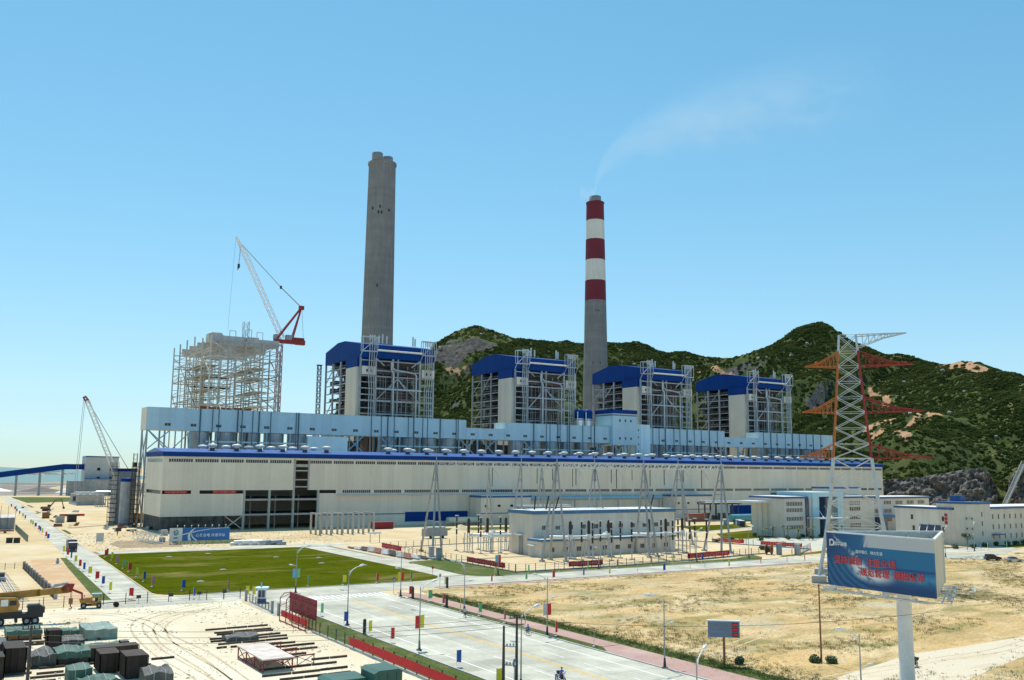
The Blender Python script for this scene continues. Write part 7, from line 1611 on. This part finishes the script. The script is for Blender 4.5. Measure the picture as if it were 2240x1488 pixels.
# ------- odds and ends round the site
cw_ = T('retaining_wall', 'low weathered concrete wall running through the left soil plots', 'wall', (24.7,230,0))
for k in range(11): MB(cw_).box((24.3,200+5.64*k,0), (24.7,205.6+5.64*k,1.5)).build('panel', M['netting'], cw_)
for k in range(12): MB(cw_).box((24.2,199.9+5.64*k,0), (24.8,200.15+5.64*k,1.7)).build('post', M['concrete'], cw_)
fence('yard_fence', 'rough wire fence at the far end of the left soil plot', [(12,261),(24.5,262)], 1.5, 2.2, base=None)
for k in range(2):
    t = T('rail_track', 'pair of grey rails crossing the left soil plot, %s track' % ('left', 'right')[k], 'rail', (17.6+1.3*k-1.3,228,0))
    for dx in (0, 0.5): MB(t).bar((18.9-1.4+1.4*k+dx,256,0.1), (18.2-1.4+1.4*k+dx,198,0.1), 0.15).build('rail', M['mullion'], t)
    for q in range(20): MB(t).box((16.9+1.4*k,199+2.8*q,0), (18.6+1.4*k,199.3+2.8*q,0.06)).build('sleeper', M['timber'], t)
t = T('winch', 'grey winch machine sitting on the rail track', 'machine', (17.6,236,0)); MB(t).box((16.8,234.4,0.2), (18.6,237.6,0.9)).build('bed', M['sheet_grey'], t); MB(t).tube((17.0,236,1.3), (18.4,236,1.3), 0.55, 12).build('drum', M['netting'], t); MB(t).box((16.9,237,0.9), (17.6,237.6,1.9)).build('motor', M['sheet_grey'], t)
t = T('survey_pillar', 'small white concrete pillar on a pad beside the side road', 'pillar', (32.9,270,0)); MB(t).box((31.9,269.2,0), (33.9,270.8,0.2)).build('pad', M['roof_white'], t); MB(t).lathe((32.9,270,0.2), [(0.45,0),(0.3,0.8),(0.25,1.3)], 8).build('pillar', M['sheet_grey'], t)
sh = T('grey_shed', 'grey sheet-metal shed behind scaffold poles at the left edge', 'shed', (28,428,0)); MB(sh).box((22,424,0), (35,431,4.6)).build('wall', M['sheet_grey'], sh); MB(sh).extr([(423.7,4.6),(431.3,4.6),(431.3,5.2),(427,5.6)], 'x', 21.8, 35.2).build('roof', M['sheet_grey'], sh)
for k in range(6): MB(sh).tube((22+2.6*k,422.5,0), (22+2.6*k,422.5,9.5), 0.07, 5).build('scaffold_pole', M['netting'], sh)
t = fence('green_screen', 'dark green screen fence left of the side road', [(35.2,420),(33.4,352)], 2.2, 5.5, base=None); 
for k in range(12): MB(t).box((35.1-0.15*k-0.05,414.4-5.66*k,0.1), (35.1-0.15*k,420-5.66*k,2.1)).build('screen', M['green_panel'], t)
for k, (x, y) in enumerate(((27.8,350),(29.9,349),(22.5,352))):
    o = MB(); o.o = Vector((x,y,0)); tag(o.box((x-0.9,y-0.8,0), (x+0.9,y+0.8,1.5)).box((x-1,y-0.9,1.5), (x+1,y+0.9,1.65)).build('site_bin', M['chassis']), 'small dark box with pale lid at the left edge, %s of three' % ORD[k], 'box', 'dark boxes at the left edge')
for k in range(5):
    o = MB(); o.o = Vector((27,400+1.4*k,0)); tag(o.bar((20,400+1.4*k,0.9), (33.0-0.5*k,399.4+1.4*k,0.9), 0.5, 0.5).box((22,399.8+1.4*k,0), (22.5,400.4+1.4*k,0.65)).box((30,399.4+1.4*k,0), (30.5,400.1+1.4*k,0.65)).build('rust_beam', M['rust_steel']), 'rusty steel beam on blocks at the left edge, %s from the front' % ORD[k], 'beam', 'rusty beams at the left edge')
# things on the sand between side road and hall
gs = T('shipping_box', 'dark box with long red board behind it on the sand', 'box', (61.5,470,0)); MB(gs).box((60,468,0), (63.6,472,3.4)).build('body', M['chassis'], gs); MB(gs).box((57,473,2.4), (67.5,473.3,3.4)).build('red_board', M['red_cloth'], gs)
t = T('shipping_box', 'brown crate beside the side road verge', 'box', (52.6,505,0)); MB(t).box((53.5,505,0), (56.5,508,2.6)).build('body', M['crate_orange'], t); MB(t).box((53.4,504.9,2.6), (56.6,508.1,2.8)).build('lid', M['crate_wood'], t)
t = T('concrete_block', 'pale concrete slab leaning by the side road', 'block', (56,464,0)); MB(t).box((54.8,463,0), (58,464,3.0)).box((54.8,464,0), (55.4,468,2.6)).build('slab', M['concrete'], t)
for k, (x, y, s) in enumerate(((79.5,364,2.2),(72.2,333,1.7),(74.8,326,1.7))):
    o = MB(); o.o = Vector((x,y,0)); tag(o.box((x-s/2,y-s/2,0), (x+s/2,y+s/2,s*0.9)).box((x-s/2+0.1,y-s/2+0.1,s*0.9), (x+s/2-0.1,y+s/2-0.1,s*0.95)).build('concrete_block', M['concrete']), 'square concrete block near the hoarding, %s from the hall' % ORD[k], 'block', 'concrete blocks near the hoarding')
t = T('tilted_truss', 'pale steel lattice frame lying tilted beside the hoarding', 'truss', (66,335,0)); MB(t).lattice((66.5,346,1.8), (69.5,325,1.4), 2.6, 2.6, 9, 0.18, 0.1).build('frame', M['mullion'], t)
t = T('white_board', 'pale standing board by the side road verge', 'board', (57,330,0)); MB(t).box((52.3,338,0.4), (54.6,338.3,3.2)).bar((52.5,338.2,0), (52.5,338.2,3.2), 0.15).bar((54.4,338.2,0), (54.4,338.2,3.2), 0.15).build('panel', M['mullion'], t)
rc = random.Random(21)
for k in range(26):
    if k < 14: x, y = rc.uniform(64, 82), rc.uniform(380, 430)
    else: x, y = rc.uniform(50, 80), rc.uniform(430, 640)
    L_ = rc.uniform(1.5, 5); a = rc.uniform(0, 3.1); m_ = rc.choice(('timber','concrete','rust_steel','mullion','chassis','crate_wood')); o = MB(); o.o = Vector((x,y,0)); h = rc.uniform(0.4, 1.6)
    for q in range(3): o.obox((x+0.25*q*math.sin(a)*2,y+0.5*q,0.15+h*q/3), (L_*rc.uniform(0.7,1),0.8,h/3), a+rc.uniform(-0.1,0.1))
    tag(o.build('material_stack', M[m_]), 'small stack of building material on the sand left of the hall, %s from the hall' % ORD[k], 'stack', 'stacks of building material left of the hall')
# bundles of pipe wrapped in white film
for k in range(11):
    x = 90+1.35*k+rt.uniform(-0.3,0.3); y = 309.5-0.45*k; o = MB(); o.o = Vector((x,y,0)); L_ = rt.uniform(2.5,4.5)
    tag(o.tube((x-L_/2,y,0.45+0.5*(k % 2)), (x+L_/2,y-0.4,0.6+0.6*(k % 2)), 0.6, 10).tube((x-L_/2,y+0.9,0.4), (x+L_/2,y+0.5,0.4), 0.38, 10).build('pipe_bundle', M['lamp_white' if k < 7 else 'sheet_grey']), 'film-wrapped pipe bundle on the ground above the lawn, %s from the left' % ORD[k], 'pipes', 'wrapped pipe bundles above the lawn')
# concrete portals before the open bays
for k in range(6):
    x = 131.5+4.4*k; t = T('concrete_portal', 'free-standing concrete portal before the open hall bays, %s from the left' % ORD[k], 'portal', (x,346,0), 0, 'concrete portals before the hall')
    for y in (342, 346.5, 352): MB(t).box((x-0.32,y-0.32,0), (x+0.32,y+0.32,7.6)).build('post', M['concrete'], t)
    MB(t).box((x-0.3,341.7,7.6), (x+0.3,352.3,8.1)).build('lintel', M['concrete'], t)
t = T('red_container', 'dark red shipping container against the white hall wall', 'container', (168,367,0)); MB(t).box((163.9,365.5,0.1), (173.2,368,2.9)).build('body', M['red_steel'], t)
for k in range(18): MB(t).box((164.2+0.5*k,365.42,0.2), (164.42+0.5*k,365.5,2.8)).build('rib', M['red_steel'], t)
t = T('red_container', 'rusty red shed at the hall foot right of the substation', 'container', (340,357,0)); MB(t).box((334,355,0), (345,360,3.6)).build('body', M['rust_steel'], t); MB(t).box((333.6,354.6,3.6), (345.4,360.4,3.9)).build('roof', M['red_steel'], t)
for k, (x, y) in enumerate(((329,316),(333,321.5),(331,328))):
    t = T('blue_container', 'blue shipping container by the green tank, %s from the front' % ORD[k], 'container', (x,y,0), R(50), 'blue containers by the green tank'); MB().box((-3.2,-1.2,0), (3.2,1.2,2.6)).build('body', M['blue_steel' if k else 'truck_blue'], t); MB().box((-3.25,-1.25,2.6), (3.25,1.25,2.75)).build('roof', M['mullion'], t)
t = T('covered_trailer', 'grey covered trailer standing inside the substation fence', 'trailer', (163.4,309.5,0)); MB(t).extr([(158.8,0.8),(168,0.8),(168,3.2),(167,4.0),(160,4.0),(158.8,3.4)], 'y', 308, 311).build('cover', M['sheet_grey'], t); MB(t).box((159.6,308.2,4.0), (167.2,310.8,4.12)).build('top', M['roof_white'], t)
for x in (161, 166): MB(t).tube((x,307.8,0.5), (x,308.2,0.5), 0.5, 12).build('wheel', M['tyre'], t)
o = MB(); o.o = Vector((195.5,347,0)); o.lathe((195.5,347,0), [(4.6,0),(3.2,0.9),(1.6,1.8),(0.2,2.3)], 14); tag(o.build('sand_pile', M['sand']), 'small pile of sand before the blue wall panel', 'sand pile')
t = T('goal_frame', 'white-topped wooden frame standing above the stacked pipes', 'frame', (135,300,0))
for x in (133.5, 137): MB(t).bar((x,300,0), (x,300,3), 0.15).build('post', M['timber'], t)
MB(t).box((133.1,299.4,3.0), (137.4,300.6,3.6)).build('top', M['lamp_white'], t)
# rows of pipes and rods stacked by the link road
for r_ in range(4):
    for k in range(9):
        y = 283-5.0*k-r_; x = 118.4+1.9*r_+0.04*k; o = MB(); o.o = Vector((x,y,0)); o.tube((x,y,0.35), (x+0.1,y-4.2,0.35), 0.26, 8).tube((x+0.5,y,0.35), (x+0.6,y-4.2,0.35), 0.22, 8).box((x-0.3,y-2.2,0), (x+0.9,y-2.0,0.15))
        tag(o.build('stacked_pipes', M[['rust_steel','mullion','netting','concrete'][(k+r_) % 4]]), 'pipes stacked by the link road, %s row from the road, %s from the far end' % (ORD[r_], ORD[k]), 'pipes', 'pipes stacked by the link road')
cdm = T('cable_drum', 'big brown cable drum standing by the right gate', 'cable drum', (224.6,204.5,0), R(25))
for y in (-0.8, 0.8): 
    n = 20; o = MB()
    for i in range(n):
        a, b_ = 2*PI*i/n, 2*PI*(i+1)/n; o.add([(1.6*math.cos(a),y-0.08,1.6+1.6*math.sin(a)),(1.6*math.cos(b_),y-0.08,1.6+1.6*math.sin(b_)),(0.5*math.cos(b_),y-0.08,1.6+0.5*math.sin(b_)),(0.5*math.cos(a),y-0.08,1.6+0.5*math.sin(a)),(1.6*math.cos(a),y+0.08,1.6+1.6*math.sin(a)),(1.6*math.cos(b_),y+0.08,1.6+1.6*math.sin(b_)),(0.5*math.cos(b_),y+0.08,1.6+0.5*math.sin(b_)),(0.5*math.cos(a),y+0.08,1.6+0.5*math.sin(a))], [(0,1,2,3),(7,6,5,4),(0,4,5,1),(3,2,6,7)])
    o.build('flange', M['crate_orange'], cdm)
o = MB(); n = 18
for i in range(n):
    a, b_ = 2*PI*i/n, 2*PI*(i+1)/n; o.add([(0.9*math.cos(a),-0.72,1.6+0.9*math.sin(a)),(0.9*math.cos(b_),-0.72,1.6+0.9*math.sin(b_)),(0.9*math.cos(b_),0.72,1.6+0.9*math.sin(b_)),(0.9*math.cos(a),0.72,1.6+0.9*math.sin(a))], [(0,1,2,3)])
o.build('core', M['crate_wood'], cdm)
# coal and gravel heaps beyond the conveyor
for k, (x, y, r_, h, m_) in enumerate(((20,1010,24,3,'coal_land'),(70,1050,14,3,'roof_white'),(105,1040,26,4,'coal_land'),(140,1100,30,5,'sand'),(40,1120,40,4,'coal_land'),(122,985,9,3.5,'roof_white'),(-10,1090,30,3,'sand'))):
    rd_ = random.Random(k); P_ = []; F = []; n = 20; o = MB(); o.o = Vector((x,y,0))
    for q in range(5):
        for i in range(n): a = 2*PI*i/n; rr_ = r_*(1-q/4.6)*(1+0.15*noise.noise(Vector((math.cos(a)*2,math.sin(a)*2,k)))); P_.append((x+rr_*math.cos(a),y+rr_*0.6*math.sin(a),h*q/4*(1+0.1*rd_.random())))
    for q in range(4):
        for i in range(n): F.append((q*n+i,q*n+(i+1) % n,(q+1)*n+(i+1) % n,(q+1)*n+i))
    F.append([4*n+i for i in range(n)]); tag(o.add(P_, F, True).build('heap', M[m_]), 'bulk material heap beyond the blue conveyor, %s one' % ORD[k], 'heap', 'heaps beyond the conveyor')

# ================================================================== PLANTS NEAR BY
def palm(seed, h):
    rd_ = random.Random(seed); t = T('palm_tree', '', 'palm tree', (0,0,0), 0, 'young palms before the offices'); MB().path([(0,0,0),(0.05,0,h*0.5),(0.0,0.06,h)], 0.14, 7).build('trunk', M['trunk'], t); V = []; F = []
    for k in range(16):
        a = 2*PI*k/16+rd_.uniform(-0.15,0.15); el = rd_.uniform(0.15,1.1); L_ = rd_.uniform(1.5,2.1); prev = None
        for i in range(6):
            u = i/5; r_ = L_*u*math.cos(el*(1-0.5*u)); z = h+L_*(u*math.sin(el)-0.75*u*u); wd = 0.28*math.sin(PI*min(0.97,u+0.12)); c = Vector((r_*math.cos(a),r_*math.sin(a),z)); sd = Vector((-math.sin(a),math.cos(a),0))*wd
            V += [c-sd-Vector((0,0,0.12*wd*3)), c, c+sd-Vector((0,0,0.12*wd*3))]
            if i: n = len(V); F += [(n-6,n-5,n-2,n-3),(n-5,n-4,n-1,n-2)]
    MB().add(V, F).build('crown', M['palm_leaf'], t); return t
P0 = [palm(1, 3.6), palm(2, 4.4)]
PP = [(278.6,255.3,'at the left end of the office palms'),(280.5,252.8,'second from the left of the office palms'),(283.4,256,'slightly behind the second office palm'),(286.5,253.0,'left of the orange bed'),(292.7,256.5,'close before the office windows'),(279.3,244.8,'nearest to the plaza on the left'),(283.0,243.1,'in the plaza bed, middle'),(286.4,240.9,'in the plaza bed, right of the middle'),(290.1,242.6,'in the plaza bed, right'),(296,247,'left of the office canopy'),(300,243,'in front of the office canopy'),(308,243,'right of the office canopy')]
for k, (x, y, l) in enumerate(PP):
    if k < 2: P0[k].location = (x,y,0); P0[k].rotation_euler = (0,0,k); P0[k]['label'] = 'young palm tree %s' % l
    else: dup(P0[k % 2], (x,y,0), k*1.3, 'young palm tree %s' % l)
def leafy(name, label, x, y, h, rad, seed, cat='tree', group=None, trunk=True):
    t = T(name, label, cat, (x,y,0), 0, group); rd_ = random.Random(seed)
    if trunk:
        MB().tube((0,0,0), (0,0,h*0.55), 0.12, 7, 0.07).build('trunk', M['trunk'], t)
        for k in range(4): a = k*1.6; MB().tube((0,0,h*0.4), (rad*0.5*math.cos(a),rad*0.5*math.sin(a),h*0.72), 0.05, 5, 0.02).build('limb', M['trunk'], t)
    V = []; F = []
    blobs = [(rd_.uniform(-0.5,0.5)*rad, rd_.uniform(-0.5,0.5)*rad, h*rd_.uniform(0.55,0.85) if trunk else h*rd_.uniform(0.3,0.7), rad*rd_.uniform(0.45,0.7)) for _ in range(6)]
    for bx_, by_, bz, br in blobs:
        for _ in range(70):
            v = Vector((rd_.gauss(0,1), rd_.gauss(0,1), rd_.gauss(0,0.8))).normalized()*br*rd_.uniform(0.6,1.05); p = Vector((bx_,by_,bz))+v; nrm = (v.normalized()+Vector((rd_.uniform(-1,1),rd_.uniform(-1,1),rd_.uniform(-0.3,1)))).normalized(); a = nrm.orthogonal().normalized(); c2 = nrm.cross(a); s = 0.16*rd_.uniform(0.7,1.5); i = len(V); V += [p-a*s,p-c2*s*0.6,p+a*s,p+c2*s*0.6]; F.append((i,i+1,i+2,i+3))
    MB().add(V, F).build('crown' if trunk else 'foliage', M['leaf_dark'], t); return t
leafy('tree', 'round dark green tree before the slit-window building', 313.5, 194.5, 4.8, 1.9, 1); leafy('tree', 'dark tree left of the slit-window building, beside the billboard edge', 305, 200, 4.6, 1.8, 2)
SH = [(299.9,190.7,'clipped shrub on the lawn left of the round tree'),(309,189.6,'clipped shrub just before the round tree'),(318,191,'dark shrub at the curved building corner'),(326,191.4,'dark shrub under the slit windows, left'),(332,190.8,'dark shrub under the slit windows, middle'),(338,191,'dark shrub under the slit windows, right'),(344,191.2,'dark shrub at the right picture edge'),(255.3,250.4,'shrub on the plaza edge near the red banner'),(252.3,242.5,'shrub on the plaza between the two red banners'),(285.7,267.2,'shrub on the lawn behind the palms'),(245.9,249.2,'shrub left of the plaza banner'),(266.9,246.8,'shrub in the middle of the plaza'),(282,247.5,'low shrub under the plaza palms, left'),(287,246,'low shrub under the plaza palms, middle'),(293,245,'low shrub under the plaza palms, right'),(297,252.5,'low shrub against the office wall'),(303,249,'low shrub below the office canopy'),(254,225,'dark shrub in the plaza behind the nearer banner'),(236,218,'dark bush right of the substation fence'),(105.0,85.3,'dark bush at the foot of the rusty marker pole, right'),(103.2,86.6,'dark bush at the foot of the rusty marker pole, left'),(93.6,90.8,'dark bush at the foot of the display sign post')]
for k, (x, y, l) in enumerate(SH): leafy('shrub', l, x, y, 1.5 if k not in (19,20,21) else 0.9, 1.3 if k < 19 else 0.8, 30+k, 'shrub', 'shrubs', False)
# dry grass tufts on the field and verges
def tuft_mesh(name, n, m_, seed, hgt, sp):
    rd_ = random.Random(seed); V = []; F = []
    for _ in range(n):
        a = rd_.uniform(0,2*PI); r_ = sp*rd_.random(); p = Vector((r_*math.cos(a),r_*math.sin(a),0)); l = Vector((math.cos(a)*0.35+rd_.uniform(-.2,.2),math.sin(a)*0.35+rd_.uniform(-.2,.2),1))*hgt*rd_.uniform(0.5,1.1); sd = Vector((-math.sin(a),math.cos(a),0))*0.03; i = len(V); V += [p-sd,p+sd,p+l]; F.append((i,i+1,i+2))
    me = bpy.data.meshes.new(name); me.from_pydata(V, [], F); me.materials.append(m_); return me
mat('dry_grass', (0.36,0.29,0.13), 0.9, var=0.3, sc=0.2, col2=(0.24,0.23,0.08), spec=0.1); mat('green_grass', (0.14,0.17,0.04), 0.9, var=0.3, sc=0.2)
rg = random.Random(9); TP, TG = [], []
while len(TP) < 12000:
    x, y = rg.uniform(90,330), rg.uniform(62,179)
    if y > 171 and x > 262: continue
    nn_ = noise.fractal(Vector((x,y*1.5,0))*0.045, 1, 2, 5)+0.5*noise.noise(Vector((x,y,7))*0.35)
    trk = abs((y-(80+(x-100)*0.16))) < 5 and x > 96
    if trk or rg.random() > sst(-0.25,0.75,nn_): continue
    TP.append((x,y,0,rg.uniform(0.3,1.0),rg.uniform(0,6.28)))
while len(TG) < 7000:
    q = rg.random()
    if q < 0.5: x, y = rg.uniform(89,92.6)+max(0,rg.gauss(0,0.9)), rg.uniform(62,172)
    elif q < 0.6: x, y = rg.uniform(83.4,85), rg.uniform(108,168)
    elif q < 0.8: x, y = rg.uniform(54.5,59.6), rg.uniform(70,157)
    else: x, y = rg.gauss(93,3), rg.uniform(64,100)
    TG.append((x,y,0.02,rg.uniform(0.25,0.75) if x > 88 else rg.uniform(0.2,0.4),rg.uniform(0,6.28)))
scatter('dry_grass', TP, tuft_mesh('tuft', 16, M['dry_grass'], 1, 0.42, 0.8), 'dry grass tufts over the sandy field', 'grass')
scatter('verge_grass', TG, tuft_mesh('tuft', 14, M['green_grass'], 2, 0.35, 0.6), 'green grass along the avenue verges', 'grass')
# stones and clods on the sand
bm = bmesh.new(); bmesh.ops.create_icosphere(bm, subdivisions=1, radius=1)
for v in bm.verts: v.co *= 1+0.3*noise.noise(v.co*2); v.co.z *= 0.6
st_me = bpy.data.meshes.new('stone'); bm.to_mesh(st_me); bm.free(); st_me.materials.append(mat('clod', (0.52,0.43,0.30), 0.95, var=0.3))
ST = []
while len(ST) < 5000:
    if rg.random() < 0.5: x, y = rg.uniform(8,53), rg.uniform(85,185)
    else: x, y = rg.uniform(92,260), rg.uniform(65,178)
    if noise.noise(Vector((x,y,1))*0.12) < -0.05: continue
    ST.append((x,y,0.02,abs(rg.gauss(0,0.07))+0.04,rg.uniform(0,6.28)))
for _ in range(2500): x, y = rg.uniform(48,135), rg.uniform(306,385); ST.append((x,y,0.03,abs(rg.gauss(0,0.10))+0.06,rg.uniform(0,6)))
scatter('stones', ST, st_me, 'stones and clods of earth on the sand', 'stones')

# ================================================================== SMOKE AND CLOUD WISPS
def plume(name, label, cat, org, Lx, rot, rise, r0_, r1_, dens, seed, lift=0.55, col=(0.78,0.93,1.0)):
    """closed box of thin Principled Volume; density falls off from the plume axis"""
    H_ = rise+r1_*2.4; o = MB(); o.box((-r0_*4,-r1_*2.2,-1), (Lx,r1_*2.2,H_)); ob_ = o.build(name, None); ob_.location = org; ob_.rotation_euler = (0,0,rot)
    m = bpy.data.materials.new(name); m.use_nodes = True; t = m.node_tree; N = t.nodes; L = t.links; N.clear(); out = N.new('ShaderNodeOutputMaterial'); pv = N.new('ShaderNodeVolumePrincipled'); pv.inputs['Color'].default_value = (*col,1); pv.inputs['Anisotropy'].default_value = 0.25
    L.new(pv.outputs[0], out.inputs['Volume']); tc = N.new('ShaderNodeTexCoord'); sp = N.new('ShaderNodeSeparateXYZ'); L.new(tc.outputs['Object'], sp.inputs[0])
    def mt(op, a, b=None, c=None):
        x = N.new('ShaderNodeMath'); x.operation = op
        for i, v in enumerate((a,b,c)):
            if v is None: continue
            if isinstance(v,(int,float)): x.inputs[i].default_value = v
            else: L.new(v, x.inputs[i])
        return x.outputs[0]
    s = mt('DIVIDE', mt('MAXIMUM', sp.outputs['X'], 0.01), Lx); zc = mt('MULTIPLY', mt('POWER', s, lift), rise); rad = mt('MULTIPLY_ADD', mt('POWER', s, 0.7), r1_-r0_, r0_)
    nz_ = N.new('ShaderNodeTexNoise'); nz_.inputs['Scale'].default_value = 2.6/r1_; nz_.inputs['Detail'].default_value = 3; nz_.inputs['Distortion'].default_value = 0.6; mp = N.new('ShaderNodeMapping'); mp.inputs['Location'].default_value = (seed*3.1,seed,0); mp.inputs['Scale'].default_value = (0.6,1,1); L.new(tc.outputs['Object'], mp.inputs['Vector']); L.new(mp.outputs[0], nz_.inputs['Vector'])
    wob = mt('MULTIPLY', mt('SUBTRACT', nz_.outputs['Fac'], 0.5), mt('MULTIPLY', rad, 1.6))
    dz = mt('DIVIDE', mt('ADD', mt('SUBTRACT', sp.outputs['Z'], zc), wob), rad); dy = mt('DIVIDE', sp.outputs['Y'], rad)
    d2 = mt('ADD', mt('MULTIPLY', dz, dz), mt('MULTIPLY', dy, dy)); fall = mt('EXPONENT', mt('MULTIPLY', d2, -2.2))
    ends = mt('MULTIPLY', mt('POWER', mt('MAXIMUM', mt('SUBTRACT', 1.0, s), 0.0), 1.3), mt('GREATER_THAN', sp.outputs['X'], -r0_*2.5))
    n2_ = N.new('ShaderNodeMapRange'); n2_.inputs['From Min'].default_value = 0.42; n2_.inputs['From Max'].default_value = 0.62; L.new(nz_.outputs['Fac'], n2_.inputs['Value'])
    den = mt('MULTIPLY', mt('MULTIPLY', fall, ends), mt('MULTIPLY_ADD', n2_.outputs[0], 0.8, 0.2)); den = mt('MULTIPLY', den, mt('DIVIDE', dens, mt('POWER', rad, 1.0))); L.new(den, pv.inputs['Density'])
    ob_.data.materials.append(m); stuff(ob_); ob_['label'] = label; ob_['category'] = cat; return ob_
plume('smoke', 'thin pale smoke drifting up and right from the striped chimney', 'smoke', (452,587,247), 250, R(-34), 100, 5.0, 46, 1.5, 2, 0.36)
